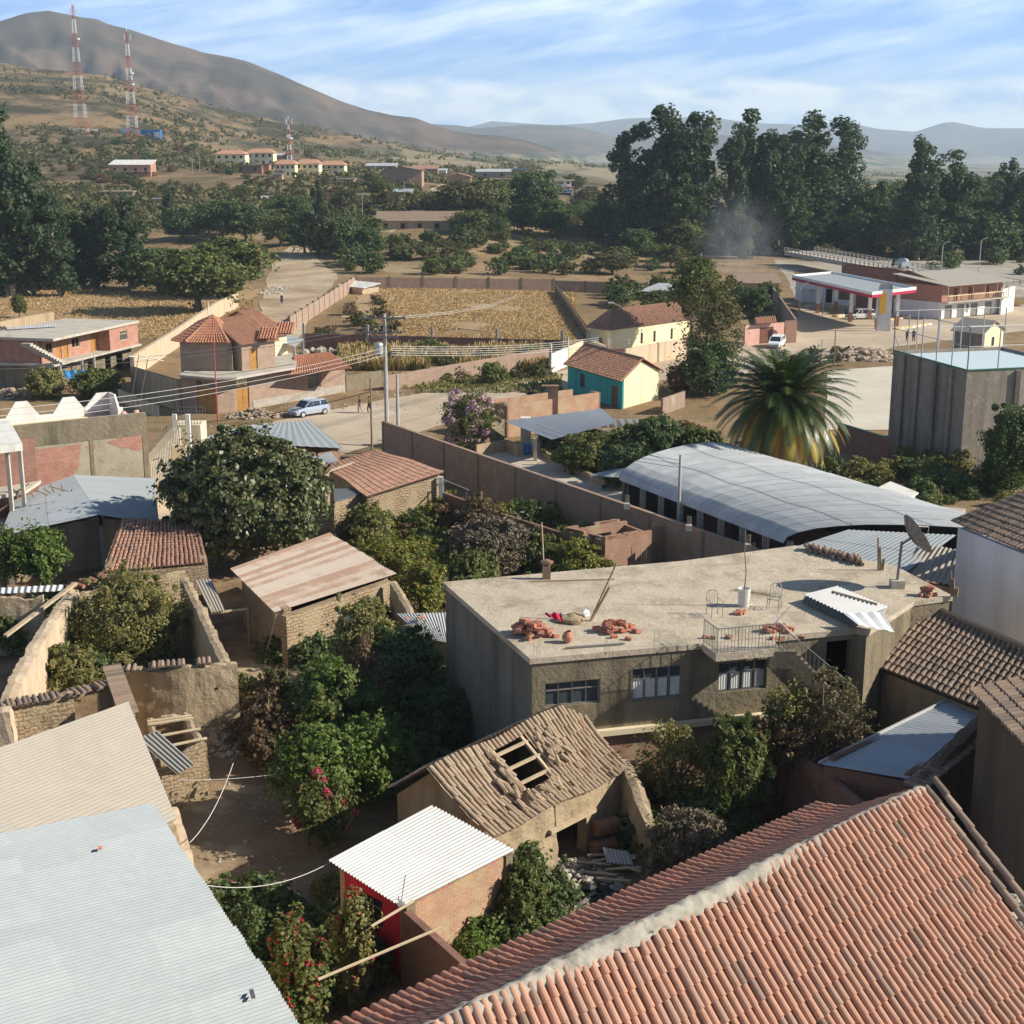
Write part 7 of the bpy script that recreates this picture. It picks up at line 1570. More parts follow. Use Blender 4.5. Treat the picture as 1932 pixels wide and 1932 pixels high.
# lattice masts
def mast(lab, xb, yb, ytop, wpx, dist, nseg=14, dish=()):
 p = AD(xb, yb, dist); p.z = G(p.x, p.y); top = AD(xb - 4, ytop, dist); k = 1 / ppm(p); H = (yb - ytop) * k + (24 + 0) * 0
 base_y = R_(p); H = (base_y - ytop) * k; W_ = wpx * k / 2
 t_ = thing('lattice_mast', lab, 'mast', tuple(p)); r = .06; n = 9
 for s_ in range(n):
  mb = MB(); z0_, z1_ = H * s_ / n, H * (s_ + 1) / n; w = lambda z: W_ * (1 - .88 * z / H)
  cr = [(-1, -1), (1, -1), (1, 1), (-1, 1)]
  for a, b in cr: mb.beam((a * w(z0_), b * w(z0_), z0_), (a * w(z1_), b * w(z1_), z1_), r * 1.5)
  m = 3
  for q in range(m):
   za, zb2 = lerp(z0_, z1_, q / m), lerp(z0_, z1_, (q + 1) / m)
   for i in range(4):
    a, b = cr[i], cr[(i + 1) % 4]
    mb.beam((a[0] * w(za), a[1] * w(za), za), (b[0] * w(zb2), b[1] * w(zb2), zb2), r); mb.beam((b[0] * w(za), b[1] * w(za), za), (a[0] * w(zb2), a[1] * w(zb2), zb2), r)
    mb.beam((a[0] * w(zb2), a[1] * w(zb2), zb2), (b[0] * w(zb2), b[1] * w(zb2), zb2), r)
  mb.build('lattice_section', MT['m_paint_red' if s_ % 2 == (0 if n % 2 else 0) else 'm_paint_white'], t_, local=True)
 mb = MB(); mb.tube([(0, 0, H), (0, 0, H * 1.07)], .12, 5)
 for a in range(3): an = a * 2.1; mb.box((1.6 * math.cos(an), 1.6 * math.sin(an), H * .95), (.35, .25, 2.6))
 mb.build('antenna', MT['m_paint_white'], t_, local=True)
 for z in dish: mb = MB(); mb.lathe((W_ * .6, -W_ * .6, H * z), [(.0, .1), (1.1, .4), (1.2, 1.0), (0, 1.0)], 12); mb.build('dish_antenna', MT['m_paint_white'], t_, local=True)
 return t_
def R_(p):
 u = p.y * sp_ + (p.z - CZ) * cp_; c = p.y * cp_ - (p.z - CZ) * sp_; return 966 - F * u / c
mast('taller red and white lattice mast on the left hill', 154, 249, 22, 21, 700, dish=(.72,))
mast('second red and white lattice mast beside the blue container', 250, 241, 70, 19, 690, dish=(.6, .5))
mast('small distant lattice mast behind the cream houses', 546, 290, 228, 9, 640, dish=(.55,))
# plants
def leaves(centers, radii, per, size, seed, asp=1.5, shell=.55, droop=0.0, stretch=(1, 1, 1), up=0.35):
 rs = np.random.RandomState(seed); C_ = np.repeat(np.array(centers, float), per, 0); Rr = np.repeat(np.array(radii, float).reshape(-1, 1) if np.ndim(radii) == 1 else np.array(radii, float), per, 0)
 n = len(C_); d = rs.normal(size=(n, 3)); d /= np.linalg.norm(d, axis=1, keepdims=True)
 rad = shell + (1 - shell) * rs.rand(n, 1) ** .5
 Pp = C_ + d * rad * Rr * np.array(stretch)
 nr_ = d * .8 + rs.normal(size=(n, 3)) * .6 + np.array([0, 0, up]); nr_ /= np.linalg.norm(nr_, axis=1, keepdims=True)
 a = rs.normal(size=(n, 3)) + np.array([0, 0, -droop]); a -= nr_ * (a * nr_).sum(1, keepdims=True); a /= np.linalg.norm(a, axis=1, keepdims=True)
 b = np.cross(nr_, a); s = size * rs.uniform(.6, 1.35, (n, 1))
 a *= s * asp / 2; b *= s / 2
 V = np.stack([Pp - a, Pp + b, Pp + a, Pp - b], 1).reshape(-1, 3); Fq = np.arange(n * 4).reshape(-1, 4)
 cl = np.repeat(rs.rand(len(centers)) * .5, per); rn = np.clip(cl + rs.rand(n) * .5, 0, 1)
 return V, Fq, rn
def crownpts(rx, ry, rz, n, seed, cz=0.0, flat_=.5, lump=.32):
 if seed == 1: flat_ = .18
 n = int(n * 1.9); lump *= .66
 rr = random.Random(seed); out = []; rad = []; tries = 0
 while len(out) < n and tries < n * 40:
  tries += 1
  th = rr.uniform(0, 6.283); z = rr.uniform(-.75, 1.0); r_ = math.sqrt(max(0, 1 - z * z)) * rr.uniform(.45, .85) if rr.random() < .75 else rr.uniform(0, .5)
  k = 1 + flat_ * noise.noise(Vector((math.cos(th) * 1.3, math.sin(th) * 1.3, z * 1.3 + seed)))
  arm = rr.random() < .16
  if arm: k *= rr.uniform(1.15, 1.4)
  p = (math.cos(th) * r_ * rx * k, math.sin(th) * r_ * ry * k, cz + z * rz * .80 * k)
  g = lump * (.5 if arm else 1); out.append(p); rad.append([g * rx * rr.uniform(.5, 1.3), g * ry * rr.uniform(.5, 1.3), g * rz * rr.uniform(.5, 1.2)])
 return out, rad
def limbs(h0, cs_, r0, seed, n=16, base=(0, 0)):
 rr = random.Random(seed); mb = MB(); m = Vector((rr.uniform(-.2, .2), rr.uniform(-.2, .2), h0))
 mb.tube([(base[0], base[1], -.3), (base[0] * .5, base[1] * .5, h0 * .5), m], [r0 * 1.25, r0, r0 * .8], 8)
 for c_ in rr.sample(cs_, min(n, len(cs_))):
  c_ = Vector(c_); q = m.lerp(c_, .5) + Vector((rr.uniform(-.3, .3), rr.uniform(-.3, .3), -.08 * (c_ - m).length)); mb.tube([m, q, c_], [r0 * .55, r0 * .33, r0 * .12], 5)
 return mb
def tree(name, lab, cat, base, rx, ry, rz, cz, m, leaf, nc, per, seed, trunk=.25, group=None, bark='m_bark', flowers=None, up=.35, lump=.32, hide_trunk=False, droop=.3, crown='crown', asp=1.5, label=None):
 t_ = thing(name, lab, cat, tuple(base), 0, group)
 cs_, rd_ = crownpts(rx, ry, rz, nc, seed, cz, lump=lump)
 V, Fq, rn = leaves(cs_, rd_, max(int(per * .85), 12), leaf * .74, seed, up=up, droop=droop, asp=asp, shell=.3)
 e_ = leaves([(0, 0, cz)] * 6, [[rx * k, ry * k, rz * k] for k in (.75, .85, .92, .98, 1.03, 1.1)], max(int(len(Fq) * .045), 20), leaf * .8, seed + 1, up=up, droop=droop, asp=asp, shell=.6)
 q_ = e_[0].reshape(-1, 4, 3); c0 = np.array([0, 0, cz]); d_ = (q_.mean(1) - c0) / np.array([rx, ry, rz]); d_ /= np.maximum(np.linalg.norm(d_, axis=1, keepdims=True), .01)
 f_ = np.array([.86 + (.2 if seed == 1 else .62) * noise.noise(Vector(x) * 1.9 + Vector((seed, 0, 0))) + .3 * noise.noise(Vector(x) * 5) for x in d_]); q_ += ((q_.mean(1) - c0) * (f_[:, None] - 1))[:, None, :]
 k_ = e_[0][:, 2] > .05; k_ = k_.reshape(-1, 4).all(1); V = np.concatenate([V, e_[0].reshape(-1, 4, 3)[k_].reshape(-1, 3)]); rn = np.concatenate([rn, e_[2][k_]]); Fq = np.arange(len(V)).reshape(-1, 4)
 npmesh(crown, V, Fq, rn, MT[m], t_)
 limbs(max(cz - rz * .75, .3), cs_, trunk, seed).build('trunk', MT[bark], t_, local=True)
 if flowers:
  fm, fn, fs = flowers; V, Fq, rn = leaves(random.Random(seed).sample(cs_, max(2, int(nc * .7))), random.Random(seed).sample(rd_, max(2, int(nc * .7))), fn, fs, seed + 7, shell=1.15, asp=1.0)
  npmesh('flowers', V, Fq, rn, MT[fm], t_)
 return t_
def at(x, y, z): return A(x, y, z)                      # crown centre -> where the plant stands
def T(lab, x, y, zc, wpx, hpx, m, leaf, nc, per, seed, name='tree', cat='tree', ry=None, flowers=None, trunk=.2, bark='m_bark', up=.35, lump=.32, crown='crown', group=None, droop=.3, asp=1.5):
 p = A(x, y, zc); s = 1 / ppm(p); rx = wpx * s / 2 * .93; rz = hpx * s / 2 * .95
 if cat == 'bush' and zc < 2.6: rz = max(rz, zc * 1.05)
 return tree(name, lab, cat, (p.x, p.y, G(p.x, p.y)), rx, ry or rx, rz, zc - G(p.x, p.y), m, leaf, nc, per, seed, trunk, group, bark, flowers, up, lump, crown=crown, droop=droop, asp=asp)
# big round tree
T('big dense round tree with dark glossy leaves in the left middle of the yards', 462, 932, 4.6, 365, 262, 'l_big', .26, 190, 330, 1, ry=5.0, trunk=.4, lump=.17, up=.5, droop=.9)
# left side
T('bright green orange tree at the left edge before the white wall', 72, 1045, 2.6, 122, 118, 'l_green', .17, 40, 230, 2, name='citrus_tree', lump=.26)
T('paler orange tree cut by the left frame edge', 2, 1048, 2.6, 85, 110, 'l_citrus', .17, 30, 200, 3, name='citrus_tree', lump=.28)
T('large olive-green bush with tiny red flowers filling the earth walled enclosure', 240, 1170, 2.0, 225, 190, 'l_olive', .11, 110, 300, 4, name='bush', cat='bush', ry=2.8, flowers=('f_rust', 6, .10), lump=.20)
T('dark green shrub on the left of the big enclosure bush', 150, 1190, 1.3, 110, 90, 'l_dark', .12, 36, 220, 5, name='bush', cat='bush')
T('low yellow-green bush in the front left corner of the enclosure', 130, 1268, 1.2, 140, 95, 'l_olive', .13, 44, 230, 6, name='bush', cat='bush', lump=.24)
T('small bush behind the far left earth wall', 15, 1200, 1.0, 80, 60, 'l_mid', .12, 20, 160, 7, name='bush', cat='bush')
T('small dark shrub against the white plastered wall', 172, 1032, 1.0, 42, 48, 'l_dark', .12, 14, 130, 8, name='bush', cat='bush')
# courtyard garden
T('dark leafy tree with orange fruit between the dirt yard and the grey house wall', 628, 1320, 2.4, 190, 170, 'l_citrus', .15, 80, 260, 9, name='citrus_tree', flowers=('f_orange', 2, .12), lump=.22)
T('citrus tree with fresh green leaves above the pink flowering shrub', 600, 1440, 2.3, 190, 165, 'l_green', .15, 80, 260, 10, name='citrus_tree', flowers=('f_orange', 2, .12), lump=.22)
T('leafy green shrub right of the fresh green citrus tree', 700, 1432, 1.7, 170, 120, 'l_green', .14, 60, 230, 11, name='bush', cat='bush', lump=.25)
T('dark tangled bush below the grey house side wall', 770, 1270, 1.8, 190, 190, 'l_dark', .14, 80, 220, 12, name='bush', cat='bush', lump=.24)
T('brown-green bush at the upper side of the courtyard garden', 690, 1225, 2.3, 160, 110, 'l_olive', .12, 60, 230, 13, name='bush', cat='bush', lump=.24)
T('shaded weedy bush in the corner beside the grey house', 835, 1350, 1.2, 150, 110, 'l_dark', .14, 50, 190, 14, name='bush', cat='bush', lump=.26)
T('reddish dry bush at the left of the courtyard garden', 505, 1380, 1.5, 130, 150, 'l_brown', .12, 60, 170, 15, name='bush', cat='bush', lump=.24)
T('grey-green bush left of the yard path end', 520, 1300, 1.0, 90, 60, 'l_scrub', .12, 26, 150, 16, name='bush', cat='bush')
T('pink flowering shrub in the courtyard', 600, 1528, 1.4, 150, 80, 'l_mid', .12, 40, 170, 17, name='flowering_shrub', cat='bush', flowers=('f_pink', 60, .11), lump=.24)
T('dry seed-head plants beside the green garden trees', 690, 1300, 2.2, 110, 80, 'l_brown', .09, 30, 110, 18, name='bush', cat='bush')
T('small green grass tuft bush under the curved wire', 462, 1690, .6, 50, 45, 'l_green', .05, 14, 260, 19, name='grass_clump', cat='plant', droop=-2, asp=4)
T('dark low bush with orange flowers beside the white corrugated roof', 480, 1765, .9, 100, 110, 'l_dark', .11, 34, 170, 20, name='bush', cat='bush', flowers=('f_orange', 2, .09))
T('grey spiky weeds at the edge of the white corrugated roof', 450, 1740, .5, 45, 40, 'l_grey', .08, 12, 90, 21, name='bush', cat='bush')
T('red flowering climber at the lower left of the red shed', 665, 1795, 1.8, 95, 95, 'l_olive', .11, 44, 170, 22, name='flowering_shrub', cat='bush', flowers=('f_red', 26, .12), lump=.25)
T('red flowering bush at the bottom edge between the two big roofs', 560, 1860, 2.0, 140, 130, 'l_mid', .12, 60, 200, 23, name='flowering_shrub', cat='bush', flowers=('f_red', 14, .13), lump=.25)
# behind the flat-roofed house
for i, (x, y, w, h, m, fl, lab) in enumerate(((760, 1062, 150, 90, 'l_yellow', ('f_yellow', 8, .1), 'yellow-green creeper mass right of the rusty roof'), (800, 1110, 110, 80, 'l_yellow', ('f_orange', 8, .1), 'creeper with yellow blossom behind the corner of the flat roof'), (700, 1000, 90, 70, 'l_olive', None, 'loose olive shrub under the adobe wall'), (890, 1085, 120, 60, 'l_mid', None, 'green vine bush behind the left end of the flat roof'), (1090, 1060, 150, 60, 'l_yellow', None, 'yellowish weeds below the roofless brick room'))):
 T(lab, x, y, 1.3, w, h, m, .15, 44, 170, 30 + i, name='bush', cat='bush', flowers=fl, ry=2.5)
T('grey-brown leafless thicket below the long brick wall', 930, 1035, 1.8, 190, 120, 'l_twig', .10, 80, 210, 36, name='thicket', cat='bush', lump=.26, asp=4, up=0)
T('twiggy tree with a few yellow leaves beside the yard gate', 905, 965, 2.6, 95, 80, 'l_brown', .12, 24, 60, 37, name='tree', asp=2)
T('dark green creeper right of the grey-brown thicket', 1010, 1050, 1.3, 110, 80, 'l_mid', .14, 36, 150, 38, name='bush', cat='bush')
# right side gardens
T('bright green willow-like tree right of the ruined mud house', 1392, 1440, 2.8, 140, 200, 'l_mid', .12, 80, 260, 40, name='tree', lump=.22, droop=1.5, asp=2.5)
T('thin yellowing tree just behind the ruined house gable', 1270, 1440, 2.3, 160, 180, 'l_olive', .10, 50, 42, 41, name='tree', lump=.24)
T('grey twiggy thicket behind the church roof', 1300, 1590, 1.2, 170, 150, 'l_twig', .07, 60, 110, 42, name='thicket', cat='bush', asp=3.5)
T('dark shrub mass in the shade beside the rusty drums', 1340, 1540, 1.0, 160, 100, 'l_dark', .12, 50, 170, 43, name='bush', cat='bush')
T('tall tangled bush with red-brown leaves below the roof stair', 1575, 1355, 4.0, 165, 200, 'l_red', .10, 60, 45, 44, name='bush', cat='shrub', lump=.22)
T('green-topped sapling below the flat roof corner', 1485, 1350, 4.0, 110, 150, 'l_olive', .11, 34, 60, 45, name='sapling', cat='tree')
T('low brown bush behind the brick garden wall', 1500, 1400, 3.2, 130, 110, 'l_brown', .12, 40, 120, 46, name='bush', cat='bush')
T('grey-green shrub behind the red shed, beside the rubble', 985, 1700, 1.1, 100, 150, 'l_mid', .10, 50, 230, 47, name='bush', cat='bush', droop=1.5, asp=2.5)
T('low green weeds at the foot of the rough brick shed wall', 900, 1800, .5, 110, 50, 'l_green', .10, 26, 170, 48, name='bush', cat='bush')
# hedge and lilac bush
T('round hedge tree with dark leaves below the laundry line', 1240, 838, 2.2, 150, 110, 'l_dark', .2, 70, 230, 50, name='tree', ry=3)
T('spreading bush right of the hedge tree towards the palm', 1320, 852, 1.9, 110, 100, 'l_mid', .2, 50, 200, 51, name='bush', cat='bush')
T('dark flowering bush under the grey lean-to roof', 1105, 855, 1.5, 130, 80, 'l_mid', .17, 50, 200, 52, name='bush', cat='bush', flowers=('f_rust', 5, .14))
T('dark bush between the hedge and the arched roof', 1180, 880, 1.6, 110, 80, 'l_dark', .18, 44, 190, 53, name='bush', cat='bush')
T('lilac flowering bush by the street', 885, 795, 2.3, 125, 82, 'l_mid', .17, 60, 90, 54, name='flowering_shrub', cat='bush', flowers=('f_lilac', 150, .18), ry=2.6, lump=.26)
T('bare arching twigs over the lilac bush', 890, 768, 3.2, 130, 50, 'l_twig', .08, 20, 60, 55, name='thicket', cat='bush', asp=8)
T('dark bush at the right edge below the court wall', 1905, 860, 2.8, 120, 190, 'l_dark', .18, 80, 230, 56, name='tree', ry=2.5)
T('weedy shrub at the foot of the court wall', 1780, 905, 1.0, 120, 60, 'l_dark', .18, 34, 160, 57, name='bush', cat='bush')
T('small shrub against the white slab shed', 1650, 935, 1.2, 60, 40, 'l_mid', .16, 20, 130, 58, name='bush', cat='bush')
T('shrubs in front of the unfinished brick house, left one', 85, 722, 1.6, 90, 60, 'l_olive', .22, 40, 150, 60, name='bush', cat='bush')
T('green shrub under the blue tarp, right one', 180, 722, 1.6, 110, 60, 'l_mid', .22, 44, 160, 61, name='bush', cat='bush')
T('round bush on the street verge', 930, 705, 1.2, 70, 30, 'l_mid', .25, 20, 110, 62, name='bush', cat='bush')
T('weeds on the verge by the low wall', 1020, 700, .8, 60, 26, 'l_scrub', .22, 16, 100, 63, name='bush', cat='bush')
T('thin grey-green tree behind the palm, before the street', 1340, 620, 6.5, 150, 240, 'l_scrub', .26, 70, 55, 64, name='tree', lump=.22, trunk=.25, bark='m_bark_pale', droop=1)
T('bushy dark foot of the thin tree behind the palm', 1335, 700, 2.5, 140, 110, 'l_dark', .28, 50, 140, 65, name='tree')
T('slender tree crown rising above the red gate wall', 1310, 535, 9.0, 100, 110, 'l_mid', .35, 50, 120, 66, name='tree', trunk=.3, bark='m_bark_pale')
T('dry thorn bush right of the cream gable', 1278, 715, 1.6, 60, 50, 'l_brown', .2, 20, 120, 67, name='bush', cat='bush')
# palm
pc = A(1478, 745, 8.0)
pl_ = thing('palm', 'large date palm with a wide crown and yellow drooping lower fronds', 'palm', (pc.x, pc.y, 0))
mb = MB(); pl_.scale = (1.12, 1.12, 1.06); mb.tube([(0, 0, -.2), (0, 0, 3), (0, 0, 7.4)], [.55, .5, .6], 12)
rr = random.Random(2)
for i in range(260): a = i * 2.4; z = i / 260 * 7.2; mb.box((math.cos(a) * .56, math.sin(a) * .56, z), (.14, .14, .2), a)
mb.build('trunk', MT['m_wood'], pl_, local=True)
def fronds(n, e0, e1, ln0, ln1, droop, seed, lw=.10, ll=.62, tip=.25):
 rs = random.Random(seed); V = []; Q = []; rn = []
 for i in range(n):
  az = i * 2.39996 + rs.uniform(-.15, .15); el = lerp(e0, e1, (i + rs.random()) / n); ln = lerp(ln0, ln1, i / n) * rs.uniform(.9, 1.08); p = Vector((math.cos(az) * .3, math.sin(az) * .3, 7.5)); a = el; hz = Vector((math.cos(az), math.sin(az), 0)); c = rs.random() * .5; sd_ = Vector((-hz.y, hz.x, 0)); K = 16
  pts = [p]
  for k in range(K): a -= droop / K * (.4 + 1.2 * k / K); p = p + (hz * math.cos(a) + Vector((0, 0, math.sin(a)))) * ln / K; pts.append(p)
  for k in range(K):
   d_ = (pts[k + 1] - pts[k]).normalized(); u_ = sd_.cross(d_).normalized(); r0 = .05 * (1 - k / K) + .01
   n0 = len(V); V += [pts[k] + sd_ * r0, pts[k] - sd_ * r0, pts[k + 1] - sd_ * r0 * .8, pts[k + 1] + sd_ * r0 * .8]; Q.append((n0, n0 + 1, n0 + 2, n0 + 3)); rn.append(1.0)
   for h_ in range(4):
    q = pts[k].lerp(pts[k + 1], h_ / 4); t_ = (k + h_ / 4) / K; L_ = ll * (math.sin(math.pi * min(t_ * .93 + .07, 1)) ** .6) * (.45 if t_ > .93 else 1)
    if k == 0: continue
    for s_ in (-1, 1):
     dr = (sd_ * s_ * .85 + d_ * .75 - u_ * (-.30) * 1 + Vector((0, 0, -.25))).normalized(); dr = (sd_ * s_ * .8 + d_ * .7 + Vector((0, 0, -.22 + rs.uniform(-.1, .1)))).normalized(); w = d_ * lw * .5; e = q + dr * L_
     n0 = len(V); V += [q - w * .6, q + w * .6, e + w * .15, e - w * .15]; Q.append((n0, n0 + 1, n0 + 2, n0 + 3)); rn.append(min(1, c * .5 + rs.random() * .25 + t_ ** 2 * tip))
 return np.array([tuple(v) for v in V]), np.array(Q), np.array(rn)
npmesh('green_fronds', *fronds(125, 1.45, -.55, 4.1, 5.2, 1.15, 3, .13, .70, .12), MT['l_palm'], pl_)
npmesh('yellow_fronds', *fronds(30, -.35, -.75, 5.2, 5.1, .95, 5, .12, .62, .6), MT['l_palmy'], pl_)
npmesh('dead_fronds', *fronds(60, -.8, -1.45, 5.0, 5.6, .35, 7, .13), MT['l_palmdead'], pl_)
# library for distant trees
def lib_tree(name, rx, rz, cz, m, leaf, nc, per, seed, trunk=.3, bark='m_bark', lump=.3, ry=None):
 t_ = tree(name, None, None, (0, 0, 0), rx, ry or rx, rz, cz, m, leaf, nc, per, seed, trunk, None, bark, lump=lump); return t_
used = set()
def put(lib, p, sc, rz, lab, cat, group=None):
 if lib.name not in used:
  used.add(lib.name); lib.location = p; lib.rotation_euler = (0, 0, rz); lib.scale = sc if isinstance(sc, tuple) else (sc,) * 3; r = lib
 else: r = dup(lib, p, rz, sc)
 r['label'] = lab; r['category'] = cat
 if group: r['group'] = group
 return r
def euc(seed, H=30.0, W_=5.0, lean=0, dens=1.0, m='l_euc', low=.12):
 rr = random.Random(seed); t_ = thing('eucalyptus', None, None); cs_ = []; rd_ = []; mb = MB(); top = Vector((lean, rr.uniform(-1, 1), H))
 trunks = [(Vector((rr.uniform(-1.5, 1.5) * (i > 0), rr.uniform(-1, 1) * (i > 0), 0)), top + Vector((rr.uniform(-W_, W_) * .6 * (i > 0), rr.uniform(-2, 2), -H * .16 * i))) for i in range(3)]
 for b, tp in trunks:
  pts = [b.lerp(tp, k / 5) + Vector((rr.uniform(-.3, .3), rr.uniform(-.3, .3), 0)) for k in range(6)]; mb.tube(pts, [.5, .42, .34, .26, .16, .06], 6)
  n = int(17 * dens)
  for i in range(n):
   k = lerp(low, 1.0, (i + rr.random() * .7) / n); c = b.lerp(tp, k); w = W_ * (math.sin(math.pi * min(.12 + k * .82, 1)) ** .7) * rr.uniform(.35, 1.0) * (.8 if k < .3 else 1); a = rr.uniform(0, 6.28); q = c + Vector((math.cos(a) * w, math.sin(a) * w, rr.uniform(.2, 1.6)))
   mb.tube([c - Vector((0, 0, 1.2)), c.lerp(q, .6), q], [.13, .09, .04], 4); s = rr.uniform(1.1, 2.1) * (1.15 - .35 * k)
   for _ in range(2): cs_.append(tuple(q + Vector((rr.uniform(-1, 1), rr.uniform(-1, 1), rr.uniform(-1.2, .8))) * s * .7)); rd_.append([s * .95, s * .95, s * 1.15])
   if rr.random() < .75: cs_.append(tuple(c + Vector((rr.uniform(-.8, .8), rr.uniform(-.8, .8), rr.uniform(-.5, 1))))); rd_.append([s * .7, s * .7, s * 1.1])
 V, Q, rn = leaves(cs_, rd_, 88, .52, seed, shell=.5, droop=1.2); npmesh('crown', V, Q, rn, MT[m], t_); mb.build('trunk', MT['m_bark_pale'], t_, local=True); return t_
EU = [euc(101, 30, 4.6), euc(102, 31, 5.6, 1.5), euc(103, 28, 3.8, -1, .8), euc(104, 30, 7.0, 0, 1.25), euc(105, 26, 5.5, 1, .9, 'l_dark')]
def eucat(i, xb, yb, ytop, wk, lab, rz):
 wk *= 1.3
 p = AG(xb, yb); k = 1 / ppm(p); H = (yb - ytop) * k * .985; s = H / (30, 31, 28, 30, 26)[i]; put(EU[i], (p.x, p.y, p.z - .3), (s * wk, s * wk, s), rz, lab, 'tree', 'tall eucalyptus trees on the right')
for a in ((0, 1180, 470, 250, 1.0, 'leftmost tall eucalyptus with stepped crown, behind the round dark tree', .3), (1, 1235, 478, 212, 1.05, 'tallest eucalyptus in the left clump, pointed top', 1.2), (0, 1268, 474, 225, .8, 'slim eucalyptus just right of the tallest one', 4.0), (1, 1318, 482, 224, 1.0, 'eucalyptus with the pale trunk at the right of the left clump', 2.2),
    (2, 1378, 482, 250, .62, 'thin sparse eucalyptus standing alone in the gap', 1.5), (2, 1415, 478, 226, 1.05, 'eucalyptus with an airy see-through top right of the gap', .2), (3, 1455, 482, 258, .9, 'broad shouldered eucalyptus behind the smoke', 2.0), (3, 1535, 478, 226, 1.35, 'widest eucalyptus, massive dark crown', .5),
    (1, 1600, 474, 240, .9, 'eucalyptus with open layered branches on the right of the massive one', 3.0), (4, 1655, 480, 340, 1.0, 'lower dark eucalyptus filling behind the bridge', .4), (0, 1730, 490, 268, .95, 'eucalyptus with a blunt double top above the bridge', 5.0), (2, 1775, 488, 296, 1.2, 'shorter eucalyptus leaning beside the blunt topped one', 2.6),
    (4, 1830, 480, 332, 1.1, 'dark rounded eucalyptus towards the right edge', 1.0), (3, 1893, 484, 308, .8, 'domed eucalyptus at the right edge', 3.3), (4, 1945, 490, 340, 1.1, 'eucalyptus cut by the right frame edge', 2.0), (4, 1700, 486, 380, .9, 'low filler eucalyptus above the far end of the bridge', 4.4), (4, 1500, 484, 350, 1.0, 'dark eucalyptus low between the broad ones', 5.2), (4, 1290, 484, 350, 1.0, 'low dark eucalyptus at the foot of the left clump', 1.9), (4, 1395, 488, 370, .9, 'low eucalyptus at the foot of the gap', .9)):
 eucat(*a)
for i, (x, yb, yt, w, lab) in enumerate(((18, 560, 225, .8, 'tall eucalyptus cut by the left frame edge'), (55, 555, 310, .9, 'eucalyptus second from the left edge over the pasture'), (115, 560, 372, 1.0, 'eucalyptus with a forked pale trunk over the pasture'), (185, 545, 392, 1.0, 'eucalyptus above the pasture, left of the broad leafy tree'), (245, 545, 375, 1.1, 'eucalyptus with reddish trunk beside the broad leafy tree'), (150, 540, 400, 1.3, 'low spreading eucalyptus in the dark grove'), (85, 545, 410, 1.3, 'low dark eucalyptus at the edge of the pasture'), (10, 545, 400, 1.4, 'low dark eucalyptus in the left corner of the grove'), (600, 482, 345, .6, 'slim dark conifer-like tree beside the dirt road'), (318, 430, 350, .8, 'slender tree on the slope behind the grove'))):
 p = AG(x, yb); k = 1 / ppm(p); H = (yb - yt) * k; j = (0, 3, 1, 2, 3, 4, 4, 4, 1, 0)[i]; s = H / (30, 31, 28, 30, 26)[j]; put(EU[j], (p.x, p.y, p.z - .3), (s * w * 1.25, s * w * 1.25, s), i * 1.7, lab, 'tree', 'dark trees on the left')
LB = [lib_tree('leafy_tree', 5, 3.8, 5.2, 'l_mid', .42, 60, 95, 201, .35, lump=.3), lib_tree('leafy_tree', 5, 4.2, 5.0, 'l_dark', .42, 60, 95, 202, .35, lump=.28), lib_tree('leafy_tree', 5, 3.2, 4.6, 'l_scrub', .40, 46, 90, 203, .3, lump=.3)]
BU = [lib_tree('shrub', 1.6, 1.1, 1.0, 'l_mid', .24, 16, 60, 211, .08), lib_tree('shrub', 1.6, 1.0, .95, 'l_scrub', .22, 15, 60, 212, .07), lib_tree('shrub', 1.6, 1.2, 1.1, 'l_dark', .24, 16, 60, 213, .08), lib_tree('shrub', 1.5, .9, .8, 'l_brown', .2, 14, 50, 214, .06)]
def leafy(i, x, yb, yt, wk, lab, rz=0.0, group=None, cat='tree'):
 p = AG(x, yb); k = 1 / ppm(p); s = (yb - yt) * k / 9.0; put(LB[i], (p.x, p.y, p.z - .2), (s * wk, s * wk, s), rz, lab, cat, group)
leafy(0, 375, 590, 470, 1.45, 'broad leafy green tree behind the octagon roof, left half', 1); leafy(0, 440, 560, 448, 1.35, 'broad leafy green tree beside the dirt road, right half', 3); leafy(1, 300, 555, 468, 1.3, 'dark leafy tree left of the broad green tree', 2)
leafy(0, 410, 520, 450, 1.6, 'lower light green tree behind the broad leafy trees', 4.2)
